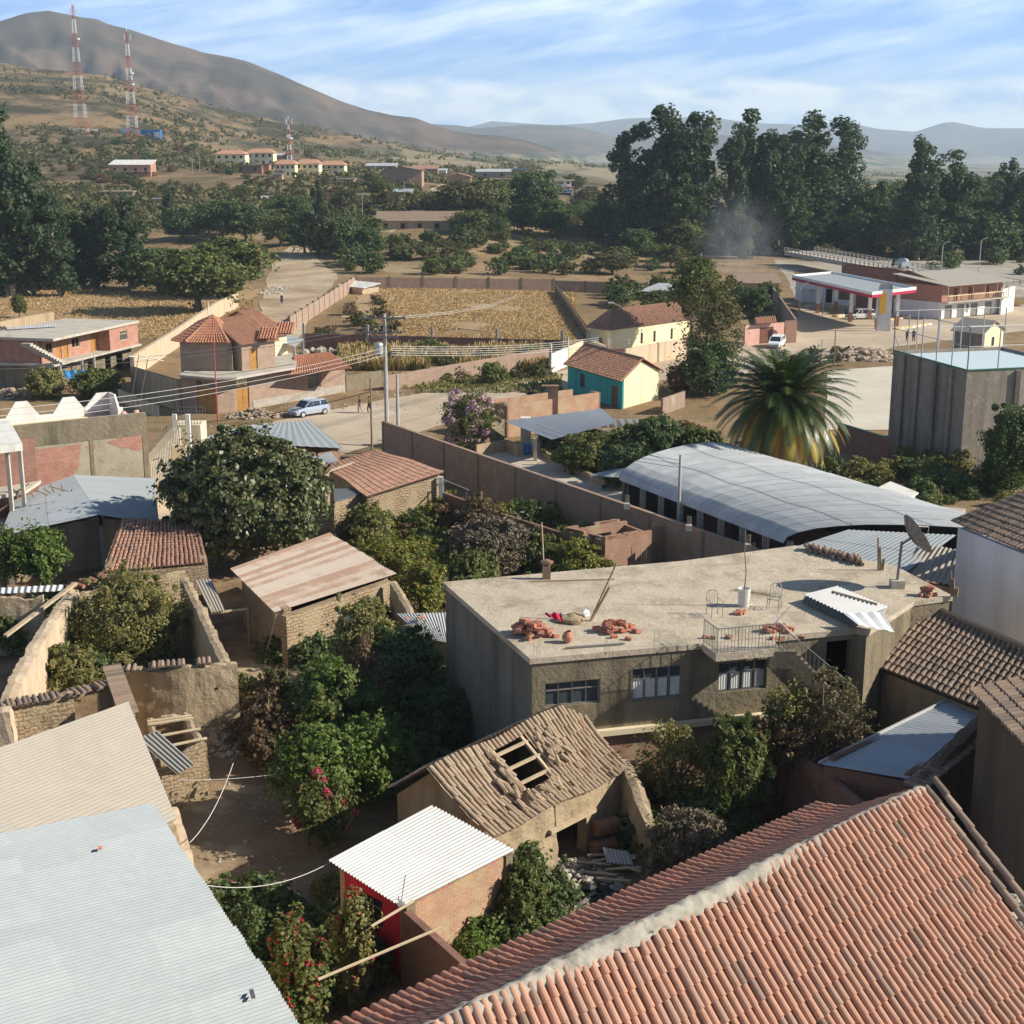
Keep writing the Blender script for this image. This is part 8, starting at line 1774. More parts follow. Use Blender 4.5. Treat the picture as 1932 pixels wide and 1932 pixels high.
for i, (x, yb, yt, w, j, lab) in enumerate(((345, 455, 390, 1.3, 1, 'dark tree on the slope above the grove'), (420, 450, 378, 1.4, 1, 'dense dark tree in the middle slope row'), (465, 455, 382, 1.3, 1, 'dark tree right of the dense dark slope tree'), (530, 465, 402, 1.1, 0, 'rounded green tree at the top of the dirt road'), (395, 440, 395, 1.2, 0, 'greener tree in the slope row'),
 (622, 482, 400, 1.0, 2, 'grey-green tree right of the slim conifer-like tree'), (650, 485, 410, 1.0, 1, 'dark tree left of the adobe farmhouse'), (700, 486, 430, 1.0, 1, 'dark tree in front of the adobe farmhouse'), (575, 480, 400, .8, 1, 'slim dark tree at the head of the dirt road'), (880, 405, 332, 1.7, 2, 'wide grey-green tree right of the hill road'), (922, 400, 340, 1.4, 0, 'green tree before the orange roofed house'), (1010, 405, 325, 1.3, 1, 'dark green tree left of the apartment house'), (985, 400, 350, 1.3, 1, 'dark tree above the orange roof'), (985, 440, 385, 1.3, 1, 'dark tree below the orange roof'), (1040, 445, 395, 1.3, 1, 'dark tree below the salmon wall'), (720, 372, 336, 1.2, 0, 'umbrella shaped tree beside the big barn'), (730, 395, 355, 1.3, 2, 'pale tree between the huts and the hill road'), (650, 398, 350, 1.2, 2, 'loose tree left of the tiny adobe hut'), (1175, 458, 375, 1.3, 1, 'round dark tree in front of the tall eucalyptus clump'), (1135, 455, 380, 1.1, 1, 'dark tree at the left foot of the eucalyptus clump'),
 (1155, 518, 470, 1.7, 2, 'large grey-green bush tree beyond the dry field wall'), (1265, 505, 455, 1.3, 2, 'grey-green tree left of the smoke'), (1330, 525, 486, .9, 0, 'bright green small tree below the smoke'), (703, 515, 475, 1.0, 1, 'round bush tree at the corner of the brick field wall'), (800, 490, 455, 1.1, 0, 'green tree behind the field wall'), (38, 600, 553, .6, 0, 'small lone tree in the pasture at the left'), (1300, 600, 520, 1.0, 2, 'loose tree behind the cream hip-roofed house'), (1380, 590, 530, 1.0, 0, 'green tree left of the station yard wall'), (1420, 600, 540, 1.1, 1, 'dark tree behind the gatehouse'), (1240, 585, 545, .9, 1, 'dark shrub tree by the white sheet roof'), (1450, 575, 530, .9, 0, 'tree between the barn and the canopy'), (1818, 598, 565, .5, 0, 'small round tree in front of the shop house'), (1612, 482, 440, 1.2, 2, 'pale tree below the massive eucalyptus'), (1560, 492, 455, 1.2, 2, 'pale bush tree at the near end of the bridge'), (1040, 340, 320, 1, 1, 'far tree left of the apartment house'), (1110, 395, 350, 1.6, 2, 'yellowish tree right of the apartment house'))):
 leafy(j, x, yb, yt, w, lab, i * 1.3)
rr = random.Random(77)
for (xr, yr, n, lab, hp) in (((330, 560), (395, 462), 9, 'one of the dark trees massed on the slope above the dirt road', 44), ((560, 720), (440, 486), 7, 'dark tree in the belt before the adobe farmhouse', 46), ((-20, 300), (410, 470), 10, 'dark tree in the grove on the left slope', 60), ((860, 1060), (375, 450), 10, 'tree in the clump round the orange roofed house', 44), ((1060, 1130), (350, 440), 8, 'olive tree between the apartment house and the eucalyptus', 36), ((1650, 1940), (430, 490), 34, 'dark tree under the eucalyptus beyond the bridge', 88), ((1130, 1480), (440, 495), 16, 'low dark tree at the foot of the eucalyptus clump', 60)):
 for i in range(n): x = rr.uniform(*xr); yb = rr.uniform(*yr); leafy(rr.choice((1, 1, 0, 2)), x, yb, yb - hp * rr.uniform(.7, 1.2), rr.uniform(1.0, 1.6), lab, rr.uniform(0, 6), lab + 's')
# shrubs in the meadows and yards
rr = random.Random(12)
zones = [((640, 1330), (462, 520), 60, (1.0, 2.2), (0, 1, 2), 'shrub in the meadow beyond the dry field'), ((1140, 1400), (548, 600), 34, (.9, 1.9), (0, 1, 2), 'shrub in the overgrown plots right of the dry field'), ((640, 760), (560, 640), 12, (.6, 1.2), (1, 3), 'dry shrub at the left edge of the dry field'), ((660, 1020), (668, 692), 46, (.5, 1.1), (0, 1, 3), 'weedy bush in the lot behind the street wall'),
   ((720, 1060), (452, 480), 22, (.9, 1.7), (0, 2, 1), 'shrub near the adobe ruins'), ((560, 700), (400, 460), 18, (1, 2), (2, 1), 'shrub near the head of the dirt road'), ((560, 650), (628, 660), 10, (.5, 1.0), (1, 3), 'weed among the rubble behind the octagon house'), ((1640, 1930), (440, 520), 26, (1.0, 2.0), (1, 2), 'bush on the river bank beyond the bridge'), ((1500, 1700), (660, 690), 8, (.4, .7), (1, 3), 'tuft by the dirt mound'), ((800, 1040), (712, 720), 12, (.4, .8), (0, 1), 'tuft on the street verge')]
for (xr, yr, n, sr, kinds, lab) in zones:
 for i in range(n):
  p = AG(rr.uniform(*xr), rr.uniform(*yr)); s = rr.uniform(*sr); put(BU[rr.choice(kinds)], (p.x, p.y, p.z - .1), (s, s, s * rr.uniform(.7, 1.1)), rr.uniform(0, 6), lab, 'bush', lab + 's')
for i in range(150):
 x = rr.uniform(-10, 700); y = rr.uniform(262 + x * .03, 400 if x > 300 else 380); p = AG(x, y); s = rr.uniform(.9, 2.3); put(BU[rr.choice((1, 1, 2, 0, 3))], (p.x, p.y, p.z - .2), (s, s, s * .8), rr.uniform(0, 6), 'low scrub bush scattered on the dry hillside', 'bush', 'scrub bushes on the hillside')
# undergrowth of the near gardens
NB = [lib_tree('garden_shrub', .8, .6, .5, m_, .10, 22, 60, 300 + i, .03, lump=.34) for i, m_ in enumerate(('l_mid', 'l_olive', 'l_dark', 'l_brown', 'l_green', 'l_yellow'))]
for (xr, yr, n, kinds, lab) in (((520, 820), (1240, 1480), 46, (0, 2, 1, 2, 4), 'low undergrowth plant in the courtyard garden'), ((640, 960), (1180, 1380), 34, (2, 2, 0, 3), 'weed beside the shaded house wall'), ((690, 1130), (980, 1130), 60, (0, 1, 5, 5, 3, 2), 'weedy plant in the plot behind the flat-roofed house'), ((1210, 1440), (1400, 1640), 40, (0, 1, 2, 3), 'weed in the plot right of the ruined house'),
        ((1440, 1640), (1450, 1540), 34, (3, 3, 1, 2), 'dry weed below the roof stair'), ((90, 330), (1130, 1290), 30, (1, 1, 2, 0), 'low plant inside the earth walled enclosure'), ((900, 1040), (1660, 1800), 18, (0, 4, 2), 'weed behind the red shed'), ((440, 740), (1690, 1900), 24, (2, 1, 0, 2), 'weed at the edge of the lower yard'), ((1020, 1350), (840, 900), 30, (2, 0, 3), 'plant under the hedge by the paved yard'), ((1560, 1900), (880, 960), 30, (2, 0, 1), 'weed at the foot of the court walls'), ((430, 560), (1290, 1440), 14, (3, 1), 'dry plant at the left edge of the courtyard garden')):
 for i in range(n):
  p = A(rr.uniform(*xr), rr.uniform(*yr), 0); s = rr.uniform(.7, 1.7) * (1.3 if p.y > 80 else 1); put(NB[rr.choice(kinds)], (p.x, p.y, -.1), (s, s, s * rr.uniform(.7, 1.1)), rr.uniform(0, 6), lab, 'bush', lab + 's')
# far scrub that nobody could count
rs = np.random.RandomState(9); cc_ = []; rad_ = []
for i in range(9500):
 yy = 380 * (5.5 ** (rs.rand() ** 1.5)); tt = rs.uniform(-.40, .40) if yy > 1000 else rs.uniform(-.40, .02); x = tt * yy
 if fbm(x, yy, 70, 3) < -.05: continue
 s = rs.uniform(.7, 2.1) * (1 + yy / 1500); cc_.append((x, yy, G(x, yy) + s * .35)); rad_.append([s, s, s * .62])
V, Q, rn = leaves(cc_, rad_, 11, 1.15, 5, shell=.4); sc = npmesh('scrub', V, Q, rn, MT['l_scrub']); tag(sc, 'dark scrub dotted over the hills and the valley floor', 'scrub', kind='stuff')
# dry grass
def grass(name, lab, pix, n, h, m, seed):
 rs = random.Random(seed); V = []; Q = []; rn = []
 for i in range(n):
  (x0, x1), (y0, y1) = pix; p = A(rs.uniform(x0, x1), rs.uniform(y0, y1), 0)
  if p.y > 300: continue
  z = G(p.x, p.y)
  if fbm(p.x, p.y, 14, 3) < -.45: continue
  hh = h * rs.uniform(.5, 1.3); c = rs.random()
  for k in range(3):
   a = rs.uniform(0, 3.14); w = rs.uniform(.05, .12); dx, dy = math.cos(a) * w, math.sin(a) * w; lx, ly = rs.uniform(-.25, .25), rs.uniform(-.25, .25)
   n0 = len(V); V += [(p.x - dx, p.y - dy, z), (p.x + dx, p.y + dy, z), (p.x + dx * .4 + lx, p.y + dy * .4 + ly, z + hh), (p.x - dx * .6 + lx, p.y - dy * .6 + ly, z + hh * .9)]; Q.append((n0, n0 + 1, n0 + 2, n0 + 3)); rn.append(min(1, c * .7 + rs.random() * .3))
 o = npmesh(name, np.array(V), np.array(Q), np.array(rn), MT[m]); return tag(o, lab, 'grass', kind='stuff')
grass('dry_grass', 'tall dry golden grass filling the walled field', ((700, 1085), (556, 652)), 19000, .27, 'l_drygrass', 1)
grass('dry_grass', 'dry grass of the pasture at the left', ((-20, 480), (556, 640)), 8000, .32, 'l_drygrass', 2)
grass('dry_weeds', 'yellow maize stubble and weeds in the lot behind the street wall', ((640, 1030), (664, 700)), 3800, 1.1, 'l_yellow', 3)
grass('dry_weeds', 'brown dry stalks among the weeds in the lot', ((640, 1030), (664, 700)), 3000, 1.3, 'l_drygrass', 4)
grass('verge_weeds', 'weeds on the street verge below the long pink wall', ((740, 1060), (708, 742)), 1300, .4, 'l_olive', 5)
# small things
def TH(nm, lab, cat, p, mb, m, grp=None): o = mb.build(nm, MT[m], None); return tag(o, lab, cat, grp)
def copies(o, places, lab, cat, grp):
 for i, (p, rz, s) in enumerate(places):
  q = o if i == 0 else o.copy()
  if i: COL.objects.link(q)
  q.location = p; q.rotation_euler = (0, 0, rz) if not isinstance(rz, tuple) else rz; q.scale = (s,) * 3; tag(q, lab, cat, grp)
def hollow_brick():
 mb = MB(); mb.box((0, 0, .06), (.24, .15, .12), c=.5)
 return mb.build('brick', MT['m_loosebrick'], None, local=True)
ZQ = ZR + .005; rr = random.Random(4)
def pile(x, y, n, sx, sy, h, lab, grp, seed):
 rr = random.Random(seed); c = A(x, y, ZQ); pl = []
 for i in range(n):
  k = i / n; r_ = (1 - .7 * k) * math.sqrt(rr.random()); a = rr.uniform(0, 6.28); pl.append(((c.x + sx * r_ * math.cos(a), c.y + sy * r_ * math.sin(a), c.z + h * k * rr.uniform(.75, 1)), (rr.uniform(-.25, .25), rr.uniform(-.3, .3), rr.uniform(-.9, .9)), rr.uniform(.9, 1.1)))
 copies(hollow_brick(), pl, lab, 'brick', grp)
pile(1003, 1198, 85, 1.0, .9, .62, 'loose red brick in the big heap at the left front of the flat roof', 'bricks in the big roof heap', 1)
pile(1160, 1192, 42, .95, .5, .42, 'loose orange brick in the second heap beside the leaning pole', 'bricks in the second roof heap', 2)
pile(1462, 1192, 22, .9, .35, .25, 'brick in the low pile behind the landing railing', 'bricks behind the railing', 3)
pile(1392, 1158, 5, .55, .2, .06, 'single brick lying near the white bucket', 'bricks near the bucket', 4)
pile(1750, 1124, 14, .45, .3, .4, 'brick in the small stack at the right roof end', 'bricks at the right roof end', 5)
pile(1300, 1205, 9, 9, .25, .0, 'stray brick along the front roof edge', 'stray bricks on the roof edge', 6)
mb = MB(); c = A(1577, 1047, ZQ); tp = []
o = MB().tube([(0, -.2, .09), (0, .2, .09)], .09, 8).build('roof_tile', MT['m_tile_old'], None, local=True)
for i in range(60): u, v = (i % 15) / 14, i // 15; p = A(1525 + 98 * u, 1036 + 26 * u + 4 * (v % 2), ZQ); tp.append(((p.x + rr.uniform(-.1, .1), p.y + rr.uniform(-.1, .1), p.z + .14 * (v // 2)), rr.uniform(-.2, .2), 1))
copies(o, tp, 'dark curved roof tile laid in rows at the back of the flat roof', 'tile', 'stacked roof tiles')
mb = MB(); c = A(1078, 1172, ZQ)
for i in range(14): a = rr.uniform(0, 6.3); mb.rock((c.x + .4 * math.cos(a) * rr.random(), c.y + .3 * math.sin(a) * rr.random(), c.z + .1), rr.uniform(.25, .42), i, flat=.5, ang=.12)
TH('sand_heap', 'small heap of sand between the two brick heaps on the roof', 'sand', c, mb, 'm_sand')
mb = MB(); c = A(1042, 1163, ZQ + .55); slope_corr(mb, c + Vector((-.3, .15, .05)), c + Vector((.35, .2, .08)), c + Vector((.4, -.2, -.12)), c + Vector((-.1, -.25, .02)), .3, .05, .01, 9, 1, 4, 2); TH('cloth', 'crumpled dark red cloth on the big brick heap', 'cloth', c, mb, 'm_signred')
p = A(1071, 1212, ZQ); TH('clay_pot', 'round clay pot near the roof edge', 'pot', p, MB().lathe(p, [(.08, 0), (.2, .12), (.22, .24), (.15, .38), (.1, .42), (.13, .46)], 14), 'm_pot')
p = A(1105, 1163, ZQ); TH('bundle', 'white tied bundle beside the foot of the leaning pole', 'bundle', p, MB().rock((p.x, p.y, p.z + .14), .24, 3, ang=.2), 'm_cloth_white')
b = A(1113, 1172, ZQ); TH('wooden_pole', 'two slanting wooden poles propped up on the flat roof', 'pole', b, MB().tube([b, AD(1162, 1065, b.y + .3)], .035, 5).tube([b + Vector((.05, .1, 0)), AD(1150, 1108, b.y + .2)], .05, 5), 'm_wood')
TH('plank', 'grey plank lying along the front roof edge', 'plank', b, MB().beam(A(1068, 1222, ZQ + .05), A(1178, 1214, ZQ + .05), .1, .05), 'm_frame_grey')
for x, y, x1, y1, lab in ((1000, 1096, 1160, 1092, 'thin stick lying towards the back of the flat roof'), (1385, 1112, 1455, 1122, 'pale pole lying beside the white bucket')): TH('stick', lab, 'stick', b, MB().tube([A(x, y, ZQ + .05), A(x1, y1, ZQ + .05)], .035, 5), 'm_wood_pale')
p = A(1031, 1092, ZQ); st = thing('brick_post', 'stub brick post with a tall stick at the back edge of the roof', 'post', tuple(p)); MB().box((0, 0, .3), (.35, .3, .6)).rock((0, 0, .75), .25, 2).build('base', MT['m_brick_old'], st, local=True); MB().tube([(-.1, 0, .2), (-.22, .1, 2.5)], .03, 5).build('stick', MT['m_wood_pale'], st, local=True)
p = A(1403, 1143, ZQ); bk_ = thing('bucket', 'tall white bucket holding a thin crooked pole, middle of the flat roof', 'bucket', tuple(p)); MB().lathe((0, 0, 0), [(.0, 0), (.22, 0), (.27, .75), (.24, .75), (.22, .6), (0, .6)], 16).build('body', MT['m_white'], bk_, local=True); MB().tube([(0, 0, .6), (.05, 0, 1.4), (-.05, 0, 2.3), (-.06, 0, 3.2)], [.03, .025, .02, .012], 5).build('stick', MT['m_wood'], bk_, local=True)
def wchair(x, y, rz, lab):
 p = A(x, y, ZQ); t_ = thing('wire_chair', lab, 'chair', tuple(p), rz); mb = MB()
 for a, b in ((-.22, -.22), (.22, -.22), (.22, .22), (-.22, .22)): MB().tube([(a * 1.15, b * 1.15, 0), (a, b, .42)], .014, 4).build('leg', MT['m_metal_dark'], t_, local=True)
 for k in range(5): mb.tube([(-.22 + .11 * k, -.22, .43), (-.22 + .11 * k, .22, .43)], .009, 3)
 mb.tube([(-.22, -.22, .43), (.22, -.22, .43), (.22, .22, .43), (-.22, .22, .43), (-.22, -.22, .43)], .014, 4); mb.build('seat', MT['m_metal_dark'], t_, local=True); mb = MB()
 mb.tube([(-.22, .22, .43), (-.24, .3, .8), (-.14, .33, .98), (.14, .33, .98), (.24, .3, .8), (.22, .22, .43)], .014, 4)
 for k in range(3): mb.tube([(-.1 + .1 * k, .22, .43), (-.1 + .1 * k, .33, .98)], .009, 3)
 mb.tube([(-.24, .3, .65), (-.28, -.2, .62), (-.22, -.22, .43)], .012, 4); mb.tube([(.24, .3, .65), (.28, -.2, .62), (.22, -.22, .43)], .012, 4); mb.build('backrest', MT['m_metal_dark'], t_, local=True)
wchair(1348, 1162, .3, 'wire garden chair left of the white bucket'); wchair(1460, 1148, -.4, 'wire garden chair right of the white bucket')
wc_ = thing('sheet_stack', 'stack of pale corrugated sheets and white plastic near the right roof corner', 'roofing sheets', tuple(A(1590, 1160, ZQ)))
q = [A(1512, 1134, ZQ + .1), A(1575, 1118, ZQ + .1), A(1672, 1158, ZQ + .1), A(1612, 1182, ZQ + .1)]; mb = MB()
for k in range(4): v = Vector((.03 * k, 0, .09 * k)); slope_corr(mb, q[1] + v, q[2] + v, q[3] + v, q[0] + v, .2, .035, .01, 9, 1, 4, k)
mb.build('sheet', MT['m_zinc_bright'], wc_); mb = MB(); c = A(1640, 1163, ZQ + .55); slope_corr(mb, c + Vector((-.9, .3, 0)), c + Vector((.6, .4, .05)), c + Vector((.9, -.4, -.5)), c + Vector((-.5, -.5, -.2)), .5, .03, .01, 9, 1, 4, 5); mb.build('plastic_cover', MT['m_cloth_white'], wc_)
mb = MB(); mb.tube([A(1570, 1116, ZQ + .42), A(1655, 1140, ZQ + .42)], .05, 6); mb.build('pole', MT['m_wood_pale'], wc_)
for i, (x, y, h, lab) in enumerate(((1657, 1076, 1.5, 'short upright sticks left of the satellite dish'), (1795, 1126, 1.1, 'bent sticks at the right corner of the flat roof'))):
 p = A(x, y, ZQ); TH('stake', lab, 'stake', p, MB().tube([p, p + Vector((-.1, 0, h))], .04, 5).tube([p + Vector((.1, 0, 0)), p + Vector((.02, 0, h * .7))], .05, 5).tube([p + Vector((.2, .05, 0)), p + Vector((.22, 0, h * .35))], .07, 5), 'm_wood')
for i, (x, y) in enumerate(((1012, 1240), (1240, 1222), (1215, 1060), (1420, 1050), (840, 1102), (1610, 1182), (1145, 1232))):
 p = A(x, y, ZQ - .02); mb = MB(); [mb.tube([p + Vector((a, .05, 0)), p + Vector((a + rr.uniform(-.05, .05), .05, rr.uniform(.4, .7)))], .008, 3) for a in (-.1, 0, .1)]; TH('rebar', 'thin rusty rebar ends sticking up from the flat roof edge', 'rebar', p, mb, 'm_metal_dark', 'rebar ends on the flat roof')
# dish
p = A(1692, 1108, ZQ); ds = thing('satellite_dish', 'large mesh satellite dish on a post at the right of the flat roof', 'satellite dish', tuple(p))
MB().box((0, 0, .17), (.55, .5, .34)).build('base_block', MT['m_concrete'], ds, local=True); MB().tube([(0, 0, .3), (.08, 0, 2.0)], .06, 8).build('post', MT['m_metal_dark'], ds, local=True)
qd = Vector((.80, .10, .50)).to_track_quat('Z', 'Y'); cd_ = Vector((.55, -.05, 2.25)); mb = MB(); prof = [(r_ * .96, .32 * r_ * r_ - .1) for r_ in (0.02, .25, .5, .75, 1)]; mb.lathe((0, 0, 0), prof, 28); mb.lathe((0, 0, -.012), [(a, b) for a, b in prof[::-1]], 28)
mb.v = [tuple(cd_ + qd @ Vector(v)) for v in mb.v]; mb.build('reflector', MT['m_frame_grey'], ds, local=True); mb = MB()
for k in range(12): a = k * math.pi / 6; mb.tube([cd_ + qd @ Vector((r_ * .96 * math.cos(a), r_ * .96 * math.sin(a), .32 * r_ * r_ - .14)) for r_ in (.02, .33, .66, 1)], .012, 3)
for k in range(3): a = k * 2.1; mb.tube([cd_ + qd @ Vector((.7 * math.cos(a), .7 * math.sin(a), .06)), cd_ + qd @ Vector((0, 0, .75))], .012, 3)
mb.beam((.08, 0, 1.9), cd_ + qd @ Vector((0, 0, -.1)), .08); mb.build('rib', MT['m_metal_dark'], ds, local=True)
# tv antenna in front of the house
b = Vector((A(1464, 1300, 4).x, A(1440, 1206, ZR).y - 1.0, 0)); t_ = AD(1470, 1035, b.y); an = thing('tv_antenna', 'slim dark mast with a white cross antenna in front of the roof landing', 'antenna', tuple(b)); MB().tube([(0, 0, 0), (t_.x - b.x, 0, t_.z)], .025, 5).build('mast', MT['m_metal_dark'], an); v0, v1 = AD(1490, 1145, b.y) - b, AD(1456, 1184, b.y) - b; mb = MB(); mb.tube([v0, v1], .02, 4); mb.tube([AD(1458, 1160, b.y) - b, AD(1500, 1200, b.y) - b], .012, 4); mb.build('aerial', MT['m_white'], an, local=True)
for i, (xb, yb, yt, a0, a1, lab) in enumerate(((246, 762, 672, (242, 672), (276, 678), 'leaning tv antenna pole behind the pink terrace, left one'), (263, 766, 680, (268, 671), (308, 681), 'leaning tv antenna pole behind the pink terrace, right one'))):
 b = A(xb, yb, 6.6); t_ = thing('tv_antenna', lab, 'antenna', (b.x, b.y, 6.6)); tp = AD(xb + 16, yt - 3, b.y) - b; MB().tube([(0, 0, 0), tp], .03, 5).build('mast', MT['m_metal_dark'], t_, local=True); MB().tube([AD(*a0, b.y) - b, AD(*a1, b.y + 1) - b], .035, 4).build('aerial', MT['m_white'], t_, local=True)
# poles and lamps
def pole(lab, x, y, ytop, r, m='m_pole', name='utility_pole', xt=None, seg_=8):
 b = AG(x, y); H = AD(xt or x, ytop, b.y).z - b.z; t_ = thing(name, lab, 'pole', (b.x, b.y, b.z)); MB().tube([(0, 0, -.3), (0, 0, H)], [r, r * .62], seg_).build('shaft', MT[m], t_, local=True); return t_, H, b
up_, H, pb = pole('tall concrete power pole with crossarms and a transformer at the wall end', 731, 856, 592, .2)
for dz, w in ((.35, 3.6), (1.5, 3.0), (1.9, 2.2)):
 mb = MB(); mb.box((0, -.2, H - dz), (w, .12, .12)); [mb.lathe((w * k / 2.2, -.2, H - dz + .06), [(.07, 0), (.09, .08), (.05, .2)], 6) for k in (-1, -.45, .45, 1)]; mb.build('crossarm', MT['m_frame_grey'], up_, local=True)
mb = MB(); mb.lathe((-.5, -.2, H - 3.3), [(0, 0), (.33, .02), (.35, .8), (.3, .95), (0, .98)], 14); mb.build('transformer', MT['m_galv'], up_, local=True)
pole('shorter concrete pole rising from behind the long brick wall end', 752, 864, 706, .17); pole('thin brown wooden pole left of the power pole', 702, 852, 712, .10, 'm_wood'); pole('wooden power pole in front of the arched warehouse roof', 1278, 1062, 858, .13, 'm_pole')
t_, H, b = pole('red and white radio pole in front of the octagon roof', 411, 798, 592, .07, 'm_paint_red', 'radio_pole', 404); MB().tube([(-.35, 0, H - .2), (-.35, 0, H + 1.0)], .06, 5).build('tip', MT['m_white'], t_, local=True)
mast_l, H, b = pole('curved white street lamp by the red gate', 1174, 664, 590, .09, 'm_pole', 'street_lamp'); MB().tube([(0, 0, H - .1), (-.1, 0, H + .5), (-.6, 0, H + .95), (-1.3, 0, H + 1.2)], .05, 6).build('arm', MT['m_pole'], mast_l, local=True); MB().box((-1.55, 0, H + 1.25), (.7, .3, .16)).build('lamp_head', MT['m_white'], mast_l, local=True)
for x, y, yt, lab in ((1453, 548, 508, 'white street lamp among the trees left of the canopy'), (1508, 600, 541, 'white curved lamp at the left canopy corner'), (1552, 596, 545, 'second curved lamp beside the canopy'), (1627, 520, 492, 'lamp post behind the canopy near the bridge'), (1843, 560, 455, 'tall pole with crossarm beyond the shop house'), (1772, 560, 462, 'tall thin pole above the red hall'), (1936, 560, 480, 'pole at the right edge on the river bank')):
 t_, H, b = pole(lab, x, y, yt, .12, 'm_pole', 'street_lamp'); MB().tube([(0, 0, H - .05), (.4, 0, H + .4), (1.2, 0, H + .6)], .07, 5).build('arm', MT['m_pole'], t_, local=True)
for x, y, yt, lab in ((1573, 690, 622, 'crooked wooden pole by the dirt mound'), (1549, 690, 640, 'thin red pole left of the crooked pole'), (1106, 672, 640, 'post at the street corner with wires'), (704, 612, 565, 'thin stake at the left side of the dry field'), (377, 325, 277, 'thin pole on the hill left of the cream blocks'), (364, 330, 296, 'thin pole on the slope behind the cream blocks'), (684, 412, 364, 'pole beside the tiny adobe hut'), (785, 352, 320, 'pole in front of the big barn'), (763, 378, 340, 'pole beside the grey roofed adobe shed'), (1058, 365, 332, 'pole in front of the balcony house'), (1091, 385, 352, 'pole right of the balcony house'), (1316, 600, 560, 'thin field pole near the green trees')):
 pole(lab, x, y, yt, .09, 'm_wood' if 'wood' in lab or 'stake' in lab else 'm_pole', 'pole', seg_=6)
def wire(lab, a, b, sag, r=.02, m='m_wire', name='wire', grp=None):
 a = Vector(a); b = Vector(b); pts = [a.lerp(b, k / 14) - Vector((0, 0, sag * 4 * (k / 14) * (1 - k / 14))) for k in range(15)]; tag(MB().tube(pts, r, 4).build(name, MT[m], None), lab, 'wire', grp)
for i in range(5): wire('overhead wire from the power pole to the street corner on the right', AD(738, 653 + i * 4.2, pb.y), AD(1150, 634 + i * 4, 178), .5, .022, grp='wires to the right')
for i in range(3): wire('white overhead wire from the power pole across the terrace to the left edge', AD(728, 656 + i * 7, pb.y), AD(-80, 779 + i * 13, 88), .7, .02, grp='wires to the left')
for i in range(2): wire('high wire from the power pole to the left over the unfinished house', AD(725, 612 + i * 8, pb.y), AD(-60, 690 + i * 7, 140), .8, .02, grp='high wires to the left')
for i in range(2): wire('thin wire from the power pole top over the dry field', AD(735, 598 + i * 3, pb.y), AD(1000, 545 + i * 4, 280), 1, .02, grp='wires over the field')
wire('dark cable along the street to the wooden pole', AD(702, 738, 118), AD(330, 800, 122), .5, .03, 'm_wire_dark'); wire('dark cable from the wooden pole over the street', AD(702, 840, 112), AD(600, 832, 105), .1, .03, 'm_wire_dark'); wire('dark cable from the pole past the grey wall', AD(750, 740, 116), AD(1060, 700, 160), .5, .02, 'm_wire_dark')
for i in range(3): wire('thin grey wire over the arched roof', AD(1282, 868 + i * 7, 75), AD(1010, 800 + i * 10, 110), .3, .012, 'm_wire_dark', grp='wires over the arched roof')
wire('white string across the dirt yard', A(337, 1472, 2.6), A(560, 1455, 2.4), .1, .012, 'm_rope', 'string'); wire('drooping white string by the tan roof edge', A(358, 1590, 3), A(440, 1440, 2.3), .35, .014, 'm_rope', 'string'); wire('white string from the zinc roof to the red shed', A(392, 1671, 4.6), A(625, 1626, 3), .35, .012, 'm_rope', 'string')
# drums, rubble, boulders
for i, (x, y, z, rz, lab) in enumerate(((1143, 1560, .92, .45, 'rusty drum with white paint remains, upper one beside the ruined house'), (1138, 1597, .3, .5, 'brown rusty drum lying lowest beside the ruined house'), (1166, 1578, .3, .45, 'rusty drum half hidden behind the other two'))):
 p = A(x, y, z); t_ = thing('oil_drum', lab, 'drum', tuple(p), rz); mb = MB(); pr = [(-.45, .0), (-.45, .27), (-.43, .30), (-.16, .29), (-.15, .31), (-.13, .29), (.13, .29), (.15, .31), (.16, .29), (.43, .30), (.45, .27), (.44, 0)]
 for k in range(len(pr)):
  for s_ in range(18): a = s_ * math.pi / 9; mb.v.append((pr[k][0], pr[k][1] * math.cos(a), pr[k][1] * math.sin(a)))
 for k in range(len(pr) - 1):
  for s_ in range(18): mb.f.append((k * 18 + s_, k * 18 + (s_ + 1) % 18, (k + 1) * 18 + (s_ + 1) % 18, (k + 1) * 18 + s_)); mb.c.append(.5)
 mb.build('body', MT['m_drum'], t_, local=True)
def rubble(nm, lab, x, y, sx, sy, n, r, m, seed, h=.4, z=0, flat=.6):
 rr = random.Random(seed); c = A(x, y, z); mb = MB()
 for i in range(n): k = rr.random() ** .5; a = rr.uniform(0, 6.3); X, Y = c.x + sx * k * math.cos(a), c.y + sy * k * math.sin(a); mb.rock((X, Y, c.z + h * (1 - k) * rr.uniform(.5, 1)), r * rr.uniform(.4, 1.5), seed * 999 + i, flat=flat)
 return tag(mb.build(nm, MT[m], None), lab, 'rubble', kind='stuff')
rubble('rubble_heap', 'heap of stones and rubble in front of the octagon house gates', 478, 786, 2.8, 1.6, 330, .20, 'm_rubble', 1, .9)
rubble('rubble_heap', 'rubble and broken tiles in the corner yard beside the red shed', 1075, 1665, 1.8, 1.8, 300, .12, 'm_stone', 2, .35); rubble('debris', 'dark plastic debris in the rubble behind the church roof', 1110, 1690, 1.0, .6, 60, .16, 'm_black', 3, .3); rubble('rubble_heap', 'reddish broken tiles at the edge of the corner yard', 1160, 1640, 1.3, .7, 90, .10, 'm_tile_old', 4, .2)
